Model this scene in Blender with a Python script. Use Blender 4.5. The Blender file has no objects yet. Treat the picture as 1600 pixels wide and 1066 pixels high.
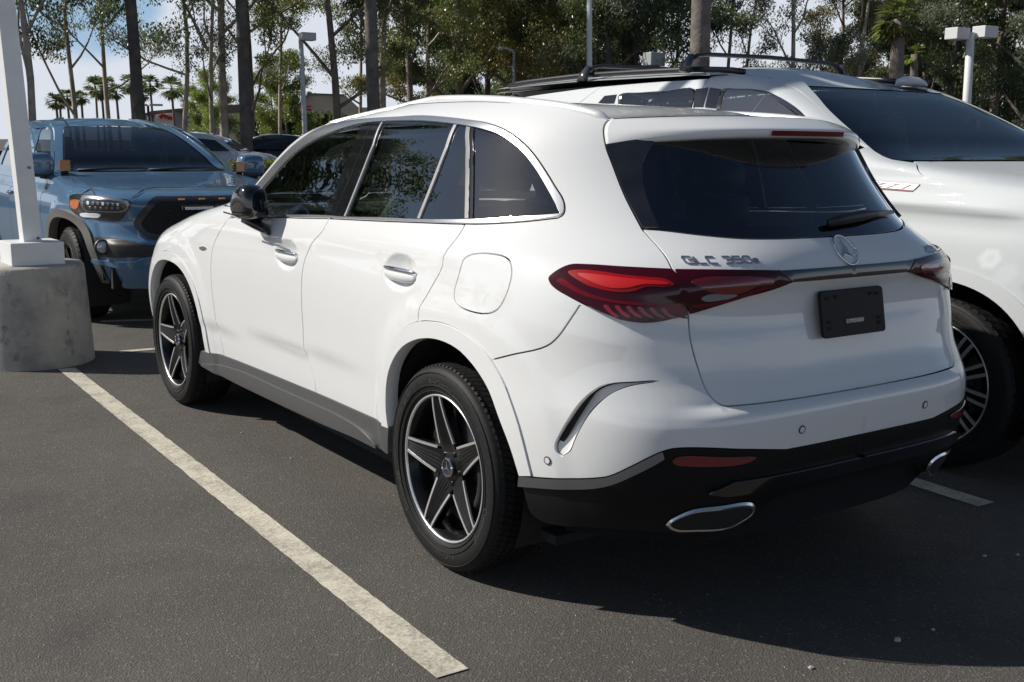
import bpy, math, random
import numpy as np
from mathutils import Vector, Matrix
from mathutils.bvhtree import BVHTree
from mathutils.geometry import delaunay_2d_cdt

random.seed(7)
RNG = np.random.default_rng(7)
SC = bpy.context.scene
COL = SC.collection
D2R = math.radians

# ------------------------------------------------------------------ camera
CAM_P = np.array([-2.81747572, -3.14492815, 1.47897624])
def _rot(rx, rz, ry):
    c, s = math.cos, math.sin
    Rz = np.array([[c(rz), -s(rz), 0], [s(rz), c(rz), 0], [0, 0, 1]])
    Rx = np.array([[1, 0, 0], [0, c(rx), -s(rx)], [0, s(rx), c(rx)]])
    Rr = np.array([[c(ry), -s(ry), 0], [s(ry), c(ry), 0], [0, 0, 1]])
    return Rz @ Rx @ Rr
CAM_R = _rot(D2R(79.67999467), D2R(-34.67982205), D2R(0.71900675))
FOC = 1727.2168
cam = bpy.data.cameras.new('camera')
cam.sensor_width = 36.0
cam.lens = FOC / 1600 * 36
cam.clip_start = 0.05
cam.clip_end = 2000
cam_o = bpy.data.objects.new('camera', cam)
COL.objects.link(cam_o)
M4 = Matrix.Identity(4)
for i in range(3):
    for j in range(3):
        M4[i][j] = CAM_R[i, j]
    M4[i][3] = CAM_P[i]
cam_o.matrix_world = M4
SC.camera = cam_o
SC.render.resolution_x, SC.render.resolution_y = 1024, 682

# ------------------------------------------------------------------ light
SUN_EL = 36.5
SUN_H = np.array([0.77, -0.638]); SUN_H /= np.linalg.norm(SUN_H)      # the way the shadows fall
SUN_AZ = math.degrees(math.atan2(-SUN_H[0], -SUN_H[1]))               # bearing of the sun from +Y towards +X
sun = bpy.data.lights.new('sun', 'SUN')
sun.energy = 5.0
sun.angle = D2R(0.55)
sun.color = (1.0, 0.95, 0.875)
sun_o = bpy.data.objects.new('sun', sun)
COL.objects.link(sun_o)
_d = Vector((SUN_H[0] * math.cos(D2R(SUN_EL)), SUN_H[1] * math.cos(D2R(SUN_EL)), -math.sin(D2R(SUN_EL))))
sun_o.rotation_euler = _d.to_track_quat('-Z', 'Y').to_euler()
sun_o.location = (-20, 20, 30)

W = bpy.data.worlds.new('World')
SC.world = W
W.use_nodes = True
wn, wl = W.node_tree.nodes, W.node_tree.links
wn.clear()
def wnode(t, **k):
    n = wn.new(t)
    for a, b in k.items():
        setattr(n, a, b)
    return n
w_out = wnode('ShaderNodeOutputWorld')
w_bg = wnode('ShaderNodeBackground')
w_sky = wnode('ShaderNodeTexSky', sky_type='NISHITA', sun_disc=False, sun_elevation=D2R(SUN_EL), sun_rotation=D2R(SUN_AZ))
w_sky.air_density = 1.0; w_sky.dust_density = 0.6; w_sky.ozone_density = 1.6
w_bg.inputs[1].default_value = 0.060
w_tc = wnode('ShaderNodeTexCoord')
w_map = wnode('ShaderNodeMapping'); w_map.inputs['Scale'].default_value = (1, 1, 3.2)
w_noi = wnode('ShaderNodeTexNoise'); w_noi.inputs['Scale'].default_value = 2.6; w_noi.inputs['Detail'].default_value = 7; w_noi.inputs['Roughness'].default_value = .55
w_sep = wnode('ShaderNodeSeparateXYZ')
wl.new(w_tc.outputs['Generated'], w_map.inputs[0]); wl.new(w_map.outputs[0], w_noi.inputs[0]); wl.new(w_tc.outputs['Generated'], w_sep.inputs[0])
def wmath(op, a, b=None, clamp=False):
    n = wnode('ShaderNodeMath', operation=op, use_clamp=clamp)
    for i, v in enumerate((a, b)):
        if v is None: continue
        if isinstance(v, (int, float)): n.inputs[i].default_value = v
        else: wl.new(v, n.inputs[i])
    return n.outputs[0]
# low cloud deck that thins out with height, broken by noise
w_e = wmath('MULTIPLY', w_sep.outputs[2], -4.6)
w_e = wmath('ADD', w_e, 1.15)
w_n = wmath('MULTIPLY', wmath('SUBTRACT', w_noi.outputs[0], 0.5), 1.7)
w_c = wmath('ADD', w_e, w_n)
# the open blue gap to the left of the big trunk
gap = np.array([math.sin(D2R(14.2)) , math.cos(D2R(14.2)), math.sin(D2R(6.6))]); gap /= np.linalg.norm(gap)
w_dot = wnode('ShaderNodeVectorMath', operation='DOT_PRODUCT'); w_dot.inputs[1].default_value = tuple(gap)
wl.new(w_tc.outputs['Generated'], w_dot.inputs[0])
w_g = wnode('ShaderNodeMapRange'); w_g.inputs[1].default_value = math.cos(D2R(4.4)); w_g.inputs[2].default_value = math.cos(D2R(1.2)); w_g.interpolation_type = 'SMOOTHSTEP'
wl.new(w_dot.outputs['Value'], w_g.inputs[0])
w_c = wmath('SUBTRACT', w_c, wmath('MULTIPLY', w_g.outputs[0], 0.75))
w_f = wnode('ShaderNodeMapRange'); w_f.interpolation_type = 'SMOOTHSTEP'; w_f.inputs[1].default_value = 0.12; w_f.inputs[2].default_value = 0.62; w_f.inputs[4].default_value = 0.93
wl.new(w_c, w_f.inputs[0])
w_blu = wnode('ShaderNodeMixRGB'); w_blu.inputs[2].default_value = (6.0, 9.0, 12.8, 1); wl.new(w_sky.outputs[0], w_blu.inputs[1])
w_lo = wnode('ShaderNodeMapRange'); w_lo.inputs[1].default_value = .30; w_lo.inputs[2].default_value = .02; wl.new(w_sep.outputs[2], w_lo.inputs[0]); wl.new(w_lo.outputs[0], w_blu.inputs[0])
w_mix = wnode('ShaderNodeMixRGB'); w_mix.inputs[2].default_value = (11.6, 12.2, 13.2, 1)
wl.new(w_f.outputs[0], w_mix.inputs[0]); wl.new(w_blu.outputs[0], w_mix.inputs[1]); wl.new(w_mix.outputs[0], w_bg.inputs[0]); wl.new(w_bg.outputs[0], w_out.inputs[0])

SC.view_settings.view_transform = 'Standard'
SC.view_settings.look = 'None'
SC.view_settings.gamma = 1.0
SC.view_settings.use_curve_mapping = False
SC.view_settings.exposure = 0.08
SC.cycles.max_bounces = 8
SC.cycles.transparent_max_bounces = 16
SC.cycles.use_denoising = True

# ------------------------------------------------------------------ photo measurements -> places
def ray(u, v):
    d = CAM_R @ np.array([(u - 800) / FOC, -(v - 533) / FOC, -1.0])
    return d
def on_z(u, v, z=0.0):
    d = ray(u, v); return CAM_P + d * ((z - CAM_P[2]) / d[2])
def on_y(u, v, y):
    d = ray(u, v); return CAM_P + d * ((y - CAM_P[1]) / d[1])
def on_x(u, v, x):
    d = ray(u, v); return CAM_P + d * ((x - CAM_P[0]) / d[0])
UPV = np.array([-0.0206, 0.0142, 1.0])                # plumb line (the lot drains to one side)
def far(u, v, dist):
    """point at horizontal distance dist on the sight line through a photo point"""
    d = ray(u, v); return CAM_P + d / math.hypot(d[0], d[1]) * dist
def foot(u, v, dist):
    """ground point under far(u, v, dist) measured along the plumb line"""
    p = far(u, v, dist); q = p - UPV * p[2]; return np.array([q[0], q[1], 0.0])

# ------------------------------------------------------------------ materials
MATS = {}
def mat(name, col, rough=.5, metal=0., coat=0., spec=.5, noise=None, bump=None, trans=0., emit=None):
    """noise=(scale, amount[, detail]) varies the colour, bump=(scale, strength, distance)"""
    if name in MATS: return MATS[name]
    m = bpy.data.materials.new(name); m.use_nodes = True
    n, l = m.node_tree.nodes, m.node_tree.links
    b = n['Principled BSDF']
    b.inputs['Base Color'].default_value = (*col, 1)
    b.inputs['Roughness'].default_value = rough
    b.inputs['Metallic'].default_value = metal
    b.inputs['Specular IOR Level'].default_value = spec
    b.inputs['Coat Weight'].default_value = coat
    b.inputs['Coat Roughness'].default_value = .03
    if trans: b.inputs['Transmission Weight'].default_value = trans
    if noise or bump:
        tc = n.new('ShaderNodeTexCoord')
    if noise:
        t = n.new('ShaderNodeTexNoise'); t.inputs['Scale'].default_value = noise[0]; t.inputs['Detail'].default_value = noise[2] if len(noise) > 2 else 5
        l.new(tc.outputs['Object'], t.inputs[0])
        r = n.new('ShaderNodeMapRange'); r.inputs[1].default_value = .3; r.inputs[2].default_value = .7
        r.inputs[3].default_value = 1 - noise[1]; r.inputs[4].default_value = 1 + noise[1]
        l.new(t.outputs[0], r.inputs[0])
        x = n.new('ShaderNodeVectorMath'); x.operation = 'SCALE'; x.inputs[0].default_value = col
        l.new(r.outputs[0], x.inputs['Scale']); l.new(x.outputs[0], b.inputs['Base Color'])
    if bump:
        t2 = n.new('ShaderNodeTexNoise'); t2.inputs['Scale'].default_value = bump[0]; t2.inputs['Detail'].default_value = 4
        l.new(tc.outputs['Object'], t2.inputs[0])
        bp = n.new('ShaderNodeBump'); bp.inputs['Strength'].default_value = bump[1]; bp.inputs['Distance'].default_value = bump[2]
        l.new(t2.outputs[0], bp.inputs['Height']); l.new(bp.outputs[0], b.inputs['Normal'])
    MATS[name] = m
    return m

def paint(name, col, rough=.38, flake=.0, dust=.0):
    m = mat(name, col, rough=rough, coat=1.0, spec=.12)
    n, l = m.node_tree.nodes, m.node_tree.links; b = n['Principled BSDF']; b.inputs['Coat IOR'].default_value = 1.65
    tc = n.new('ShaderNodeTexCoord')
    t = n.new('ShaderNodeTexNoise'); t.inputs['Scale'].default_value = 900; t.inputs['Detail'].default_value = 1
    l.new(tc.outputs['Object'], t.inputs[0])
    t2 = n.new('ShaderNodeTexNoise'); t2.inputs['Scale'].default_value = 2.3; t2.inputs['Detail'].default_value = 8; t2.inputs['Roughness'].default_value = .7
    l.new(tc.outputs['Object'], t2.inputs[0])
    r = n.new('ShaderNodeMapRange'); r.inputs[1].default_value = .3; r.inputs[2].default_value = .75; r.inputs[3].default_value = 1 + flake; r.inputs[4].default_value = 1 - flake
    l.new(t.outputs[0], r.inputs[0])
    r2 = n.new('ShaderNodeMapRange'); r2.inputs[1].default_value = .45; r2.inputs[2].default_value = .75; r2.inputs[3].default_value = 1; r2.inputs[4].default_value = 1 - dust
    l.new(t2.outputs[0], r2.inputs[0])
    mu = n.new('ShaderNodeMath'); mu.operation = 'MULTIPLY'; l.new(r.outputs[0], mu.inputs[0]); l.new(r2.outputs[0], mu.inputs[1])
    x = n.new('ShaderNodeVectorMath'); x.operation = 'SCALE'; x.inputs[0].default_value = col
    l.new(mu.outputs[0], x.inputs['Scale']); l.new(x.outputs[0], b.inputs['Base Color'])
    r3 = n.new('ShaderNodeMapRange'); r3.inputs[1].default_value = .4; r3.inputs[2].default_value = .8; r3.inputs[3].default_value = .008; r3.inputs[4].default_value = .02 + dust * 1.2
    l.new(t2.outputs[0], r3.inputs[0]); l.new(r3.outputs[0], b.inputs['Coat Roughness'])
    return m

def glass(name, tint, rough=.0, base=.06, mul=1.7):
    """thin tinted pane: clear-through tint plus mirror reflection by Fresnel"""
    m = bpy.data.materials.new(name); m.use_nodes = True
    n, l = m.node_tree.nodes, m.node_tree.links
    n.clear()
    o = n.new('ShaderNodeOutputMaterial'); mx = n.new('ShaderNodeMixShader'); tr = n.new('ShaderNodeBsdfTransparent'); gl = n.new('ShaderNodeBsdfGlossy'); fr = n.new('ShaderNodeFresnel')
    tr.inputs[0].default_value = (*tint, 1); gl.inputs['Roughness'].default_value = rough; gl.inputs[0].default_value = (.95, .97, 1, 1)
    fr.inputs[0].default_value = 1.55
    ad = n.new('ShaderNodeMath'); ad.operation = 'MULTIPLY_ADD'; ad.inputs[1].default_value = mul; ad.inputs[2].default_value = base - .04; ad.use_clamp = True
    l.new(fr.outputs[0], ad.inputs[0]); l.new(ad.outputs[0], mx.inputs[0]); l.new(tr.outputs[0], mx.inputs[1]); l.new(gl.outputs[0], mx.inputs[2]); l.new(mx.outputs[0], o.inputs[0])
    return m

M_WHITE = paint('white_paint', (.70, .708, .705), rough=.5, flake=.02, dust=.02)
M_PEARL = paint('pearl_white_paint', (.555, .58, .59), rough=.55, flake=.07, dust=.02); M_PEARL.node_tree.nodes['Principled BSDF'].inputs['Coat Weight'].default_value = .55
M_BLUE = paint('grey_blue_paint', (.075, .16, .27), rough=.35, flake=.05, dust=.12)
M_SHUT = mat('shut_line_dark', (.02, .02, .02), .8)
M_CHROME = mat('chrome', (.80, .81, .82), .07, 1.0)
M_SATIN = mat('satin_aluminium', (.74, .74, .74), .22, 1.0)
M_BLACKGLOSS = mat('gloss_black', (.006, .006, .007), .12, coat=1.0)
M_BLADE = mat('scuffed_gloss_black', (.010, .010, .012), .18, coat=1.0, noise=(9, .5))
M_PLASTIC = mat('black_plastic', (.016, .016, .017), .48, noise=(400, .3, 2), bump=(900, .25, .0006))
M_SILL = mat('grey_sill_plastic', (.075, .077, .08), .42, noise=(350, .25, 2), bump=(900, .3, .0006))
M_BUMPBLACK = mat('bumper_black', (.008, .0085, .0095), .42, spec=.18, noise=(500, .3, 2))
M_RUBBER = mat('tyre_rubber', (.012, .012, .0125), .6, spec=.25, noise=(60, .3, 4), bump=(300, .2, .0008))
M_LETTER = mat('tyre_lettering', (.055, .055, .057), .45)
M_WHEELBLACK = mat('wheel_gloss_black', (.006, .006, .007), .32, coat=.12, spec=.25)
M_MACHINED = mat('machined_alloy', (.72, .72, .72), .30, .75)
M_DARK = mat('under_dark', (.012, .012, .012), .9)
M_STEEL = mat('brake_steel', (.25, .25, .25), .35, 1.0)
M_TRIM = mat('cabin_trim', (.02, .02, .022), .8)
M_SEAT = mat('black_leather', (.014, .014, .015), .5)
M_REDLENS = mat('red_lens', (.13, .004, .009), .15, coat=.3, spec=.2)
M_REDDARK = mat('smoked_red_lens', (.040, .002, .006), .12, coat=.45, spec=.2)
M_REDBRIGHT = mat('bright_red_lamp', (.27, .004, .007), .3, coat=.2, spec=.2)
M_REDDEEP = mat('deep_red_reflector', (.16, .006, .010), .25, coat=1.0)
M_PINK = mat('red_lens_fins', (.22, .014, .026), .2, coat=.4)
M_CLEARGREY = mat('clear_grey_lens', (.20, .20, .21), .15, coat=1.0)
M_AMBER = mat('amber_lens', (.36, .115, .014), .15, coat=1.0, bump=(90, .5, .002))
M_CLEARPINK = mat('sunlit_clear_red_lens', (.55, .30, .30), .1, coat=1.0)
M_LAMPGREY = mat('lamp_reflector_grey', (.30, .31, .33), .18, .7)
M_LAMPDARK = mat('lamp_dark_housing', (.02, .021, .024), .2, coat=1.0)
M_LED = mat('white_led', (.75, .78, .82), .2)
G_PRIVACY = glass('privacy_glass', (.40, .46, .45), .0, base=.08)
G_QUARTER = glass('hazy_privacy_glass', (.40, .46, .45), .0, base=.09)
G_FRONT = glass('tinted_glass', (.46, .52, .50), .01, base=.08)
G_REAR = glass('rear_glass', (.34, .385, .385), base=.05)
G_CLEAR = glass('light_tinted_glass', (.42, .50, .48), base=.20)
G_SHIELD = glass('windscreen_glass', (.50, .58, .58), base=.05, mul=1.0)
G_DARKSHIELD = glass('dark_windscreen_glass', (.03, .033, .036), base=.05, mul=1.0)

# ------------------------------------------------------------------ object helpers
def wloc(o):
    v = np.zeros(3)
    while o is not None:
        v += np.array(o.location); o = o.parent
    return v
def mesh(name, V, F, m, parent=None, N=None, smooth=True, origin=None, edges=()):
    off = wloc(parent) if parent is not None else np.array(origin if origin is not None else (0, 0, 0), float)
    V = np.asarray(V, float) - off
    me = bpy.data.meshes.new(name)
    me.from_pydata(V.tolist(), list(edges), [tuple(int(i) for i in f) for f in F])
    if m is not None:
        for q in (m if isinstance(m, (list, tuple)) else [m]): me.materials.append(q)
    me.polygons.foreach_set('use_smooth', [bool(smooth)] * len(me.polygons))
    if N is not None:
        me.normals_split_custom_set_from_vertices(np.asarray(N, float).tolist())
    me.update()
    o = bpy.data.objects.new(name, me); COL.objects.link(o)
    if parent is not None: o.parent = parent
    else: o.location = off
    return o
def tag(o, label=None, cat=None, group=None, kind=None):
    if label: o['label'] = label
    if cat: o['category'] = cat
    if group: o['group'] = group
    if kind: o['kind'] = kind
    return o
def thing(name, label, cat, loc=(0, 0, 0), group=None):
    o = bpy.data.objects.new(name, None); COL.objects.link(o); o.location = Vector(loc); o.empty_display_size = .2
    return tag(o, label, cat, group)
def bevel(o, w=.004, seg=2, ang=35):
    b = o.modifiers.new('bevel', 'BEVEL'); b.width = w; b.segments = seg; b.limit_method = 'ANGLE'; b.angle_limit = D2R(ang); b.harden_normals = False
    return o
def kids(o): return [c for c in bpy.data.objects if c.parent is o]
def copy_tree(o, parent=None):
    ch = kids(o)
    c = o.copy(); COL.objects.link(c); c.parent = parent
    for k in ch: copy_tree(k, c)
    return c

class MB:
    def __init__(s): s.V = []; s.F = []; s.n = 0
    def add(s, V, F):
        V = np.asarray(V, float); s.V.append(V); s.F += [tuple(i + s.n for i in f) for f in F]; s.n += len(V); return s
    def box(s, c, size, R=None):
        h = np.array(size) / 2; V = np.array([[x, y, z] for x in (-1, 1) for y in (-1, 1) for z in (-1, 1)]) * h
        if R is not None: V = V @ np.asarray(R).T
        return s.add(V + np.asarray(c), [(0, 1, 3, 2), (4, 6, 7, 5), (0, 4, 5, 1), (2, 3, 7, 6), (0, 2, 6, 4), (1, 5, 7, 3)])
    def tube(s, pts, rad, n=8, cap=True, flat=None):
        pts = np.asarray(pts, float); k = len(pts); rad = np.broadcast_to(np.asarray(rad, float), (k,))
        T = np.gradient(pts, axis=0); T /= np.linalg.norm(T, axis=1, keepdims=True) + 1e-12
        up = np.array([0, 0, 1.]) if abs(T[0][2]) < .9 else np.array([1., 0, 0])
        V = []; A = np.linspace(0, 2 * np.pi, n, endpoint=False); a = None
        for p, t, r in zip(pts, T, rad):
            if a is None: a = np.cross(t, up)
            a = a - t * (a @ t); a /= np.linalg.norm(a) + 1e-12
            b = np.cross(t, a); f = flat if flat else (1, 1)
            V.append(p + r * (f[0] * np.cos(A)[:, None] * a + f[1] * np.sin(A)[:, None] * b))
        F = []
        for i in range(k - 1):
            for j in range(n):
                F.append((i * n + j, i * n + (j + 1) % n, (i + 1) * n + (j + 1) % n, (i + 1) * n + j))
        if cap: F += [tuple(range(n))[::-1], tuple((k - 1) * n + j for j in range(n))]
        return s.add(np.concatenate(V), F)
    def lathe(s, prof, n=48, axis='x', c=(0, 0, 0), close=False):
        """prof: (radius, along axis)"""
        prof = np.asarray(prof, float); k = len(prof); A = np.linspace(0, 2 * np.pi, n, endpoint=False); V = []
        for r, a in prof:
            ring = np.stack([np.full(n, a), r * np.cos(A), r * np.sin(A)], 1)
            V.append(ring)
        V = np.concatenate(V)
        if axis == 'z': V = V[:, [1, 2, 0]]
        if axis == 'y': V = V[:, [2, 0, 1]]
        F = []
        for i in range(k - 1 + (1 if close else 0)):
            i2 = (i + 1) % k
            for j in range(n):
                F.append((i * n + j, i2 * n + j, i2 * n + (j + 1) % n, i * n + (j + 1) % n))
        return s.add(V + np.asarray(c), F)
    def prism(s, P, v):
        """P: list of 3-D points of a planar outline, v: extrusion vector"""
        P = np.asarray(P, float); k = len(P); V = np.concatenate([P, P + np.asarray(v)])
        F = [tuple(range(k))[::-1], tuple(range(k, 2 * k))] + [(i, (i + 1) % k, k + (i + 1) % k, k + i) for i in range(k)]
        return s.add(V, F)
    def build(s, name, m, parent=None, smooth=False, origin=None):
        return mesh(name, np.concatenate(s.V), s.F, m, parent, smooth=smooth, origin=origin)

def fix_normals(o):
    import bmesh
    b = bmesh.new(); b.from_mesh(o.data); bmesh.ops.recalc_face_normals(b, faces=b.faces); b.to_mesh(o.data); b.free()
    return o

def text_geo(s, size=1., extrude=.02, offset=0., shear=0., spacing=1., align='LEFT', res=2):
    cu = bpy.data.curves.new('t', 'FONT'); cu.body = s; cu.size = size; cu.extrude = extrude; cu.offset = offset; cu.shear = shear; cu.space_character = spacing; cu.align_x = align; cu.resolution_u = res
    o = bpy.data.objects.new('t', cu); COL.objects.link(o)
    bpy.context.view_layer.update()
    e = o.evaluated_get(bpy.context.evaluated_depsgraph_get()); me = e.to_mesh()
    V = np.array([v.co[:] for v in me.vertices]); F = [tuple(p.vertices) for p in me.polygons]
    e.to_mesh_clear(); bpy.data.objects.remove(o); bpy.data.curves.remove(cu)
    return V, F
def loop_mesh(name, V, F, m, parent): return mesh(name, V, F, m, parent, smooth=False)

# ------------------------------------------------------------------ bodywork surfaces
def pchip(xs, ys):
    xs = np.array(xs, float); ys = np.array(ys, float)
    h = np.diff(xs); d = np.diff(ys) / h; m = np.zeros_like(ys)
    m[1:-1] = (h[1:] * d[:-1] + h[:-1] * d[1:]) / (h[1:] + h[:-1]); m[0] = d[0]; m[-1] = d[-1]
    def f(x):
        x = np.asarray(x, float); i = np.clip(np.searchsorted(xs, x) - 1, 0, len(h) - 1)
        t = (x - xs[i]) / h[i]; c = np.clip(t, 0, 1)
        y = (1 + 2 * c) * (1 - c) ** 2 * ys[i] + c * (1 - c) ** 2 * h[i] * m[i] + c * c * (3 - 2 * c) * ys[i + 1] + c * c * (c - 1) * h[i] * m[i + 1]
        return y + np.where(t > 1, (x - xs[-1]) * m[-1], 0) + np.where(t < 0, (x - xs[0]) * m[0], 0)
    return f
class Surf:
    """plan outlines stacked in height: superellipse tail, side, superellipse nose (left half)"""
    def __init__(s, W, YR, NR, YF, NF, y0, Y1, waist=None, LR=1.7, LF=1.7):
        s.W, s.YR, s.NR, s.YF, s.NF, s.Y1 = [pchip(*zip(*q)) for q in (W, YR, NR, YF, NF, Y1)]
        s.y0 = y0; s.waist = waist; s.LR = LR; s.LF = LF
    def P(s, u, z):
        u, z = np.broadcast_arrays(np.asarray(u, float), np.asarray(z, float))
        Wd = s.W(z); y0 = s.y0; y1 = s.Y1(z)
        def corner(ph, n):
            c, sn = np.cos(ph), np.sin(ph); r = (np.abs(c) ** n + sn ** n) ** (-1 / n); return r * c, r * sn
        c, sn = corner(np.clip((y0 - u) * (np.pi / 2) / s.LR, 0, np.pi / 2), s.NR(z)); xr = Wd * c; yr = y0 - (y0 - s.YR(z)) * sn
        c, sn = corner(np.clip((u - y1) * (np.pi / 2) / s.LF, 0, np.pi / 2), s.NF(z)); xf = Wd * c; yf = y1 + (s.YF(z) - y1) * sn
        x = np.where(u < y0, xr, np.where(u > y1, xf, Wd)); y = np.where(u < y0, yr, np.where(u > y1, yf, u))
        if s.waist is not None: x = x + s.waist(y, z) * np.clip(x / Wd, 0, 1)
        return np.stack([-x, y, z], -1)
    def N(s, u, z, f=None):
        f = f or s.P; e = 2e-3; u = np.asarray(u, float); z = np.asarray(z, float)
        n = np.cross(f(u, z + e) - f(u, z - e), f(u + e, z) - f(u - e, z))
        return n / (np.linalg.norm(n, axis=-1, keepdims=True) + 1e-12)

def smooth(pts, k=6, closed=False):
    """Catmull-Rom through the points"""
    P = np.asarray(pts, float)
    if len(P) < 3 and not closed:
        return np.array([P[0] + (P[-1] - P[0]) * t for t in np.linspace(0, 1, k + 1)])
    n = len(P); out = []
    for i in range(n if closed else n - 1):
        p1, p2 = P[i], P[(i + 1) % n]
        p0 = P[i - 1] if (i > 0 or closed) else 2 * p1 - p2
        p3 = P[(i + 2) % n] if (i + 2 < n or closed) else 2 * p2 - p1
        a = max(np.linalg.norm(p1 - p0), 1e-9) ** .5; b = max(np.linalg.norm(p2 - p1), 1e-9) ** .5; c = max(np.linalg.norm(p3 - p2), 1e-9) ** .5
        m1 = (p2 - p1) - b * b * 0 if False else b * ((p1 - p0) / a - (p2 - p0) / (a + b) + (p2 - p1) / b)
        m2 = b * ((p2 - p1) / b - (p3 - p1) / (b + c) + (p3 - p2) / c)
        for t in np.arange(k) / k:
            out.append((2 * t ** 3 - 3 * t * t + 1) * p1 + (t ** 3 - 2 * t * t + t) * m1 + (-2 * t ** 3 + 3 * t * t) * p2 + (t ** 3 - t * t) * m2)
    if not closed: out.append(P[-1])
    return np.array(out)
def resample(P, h, closed=False):
    P = np.asarray(P, float); Q = np.vstack([P, P[:1]]) if closed else P
    out = []
    for a, b in zip(Q[:-1], Q[1:]):
        k = max(1, int(math.ceil(np.linalg.norm(b - a) / h)))
        for t in range(k): out.append(a + (b - a) * t / k)
    if not closed: out.append(Q[-1])
    return np.array(out)
def clean(P, eps=1.5e-3):
    out = [P[0]]
    for p in P[1:]:
        if np.linalg.norm(p - out[-1]) > eps: out.append(p)
    if np.linalg.norm(out[0] - out[-1]) <= eps: out.pop()
    return np.array(out)
def inpoly(Q, P):
    x, y = Q[:, 0], Q[:, 1]; r = np.zeros(len(Q), bool)
    for (x1, y1), (x2, y2) in zip(P, np.roll(P, -1, 0)):
        if y1 == y2: continue
        r ^= ((y1 > y) != (y2 > y)) & (x < (x2 - x1) * (y - y1) / (y2 - y1) + x1)
    return r
def area(P):
    x, y = P[:, 0], P[:, 1]; return .5 * np.sum(x * np.roll(y, -1) - np.roll(x, -1) * y)
def inset_poly(P, g, keep=None):
    """P counter-clockwise; move every corner inwards by g"""
    t1 = P - np.roll(P, 1, 0); t2 = np.roll(P, -1, 0) - P
    n1 = np.stack([-t1[:, 1], t1[:, 0]], 1) / (np.linalg.norm(t1, axis=1, keepdims=True) + 1e-12); n2 = np.stack([-t2[:, 1], t2[:, 0]], 1) / (np.linalg.norm(t2, axis=1, keepdims=True) + 1e-12)
    b = n1 + n2; L = np.linalg.norm(b, axis=1, keepdims=True); b = b / np.maximum(L, .3) ; cosv = np.clip((b * n1).sum(1, keepdims=True), .55, 1)
    Q = P + b * g / cosv
    if keep is not None:
        Q[keep, 0] = P[keep, 0]; f = keep & (P[:, 0] > 1.0); Q[f] = P[f]
    return Q

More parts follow.
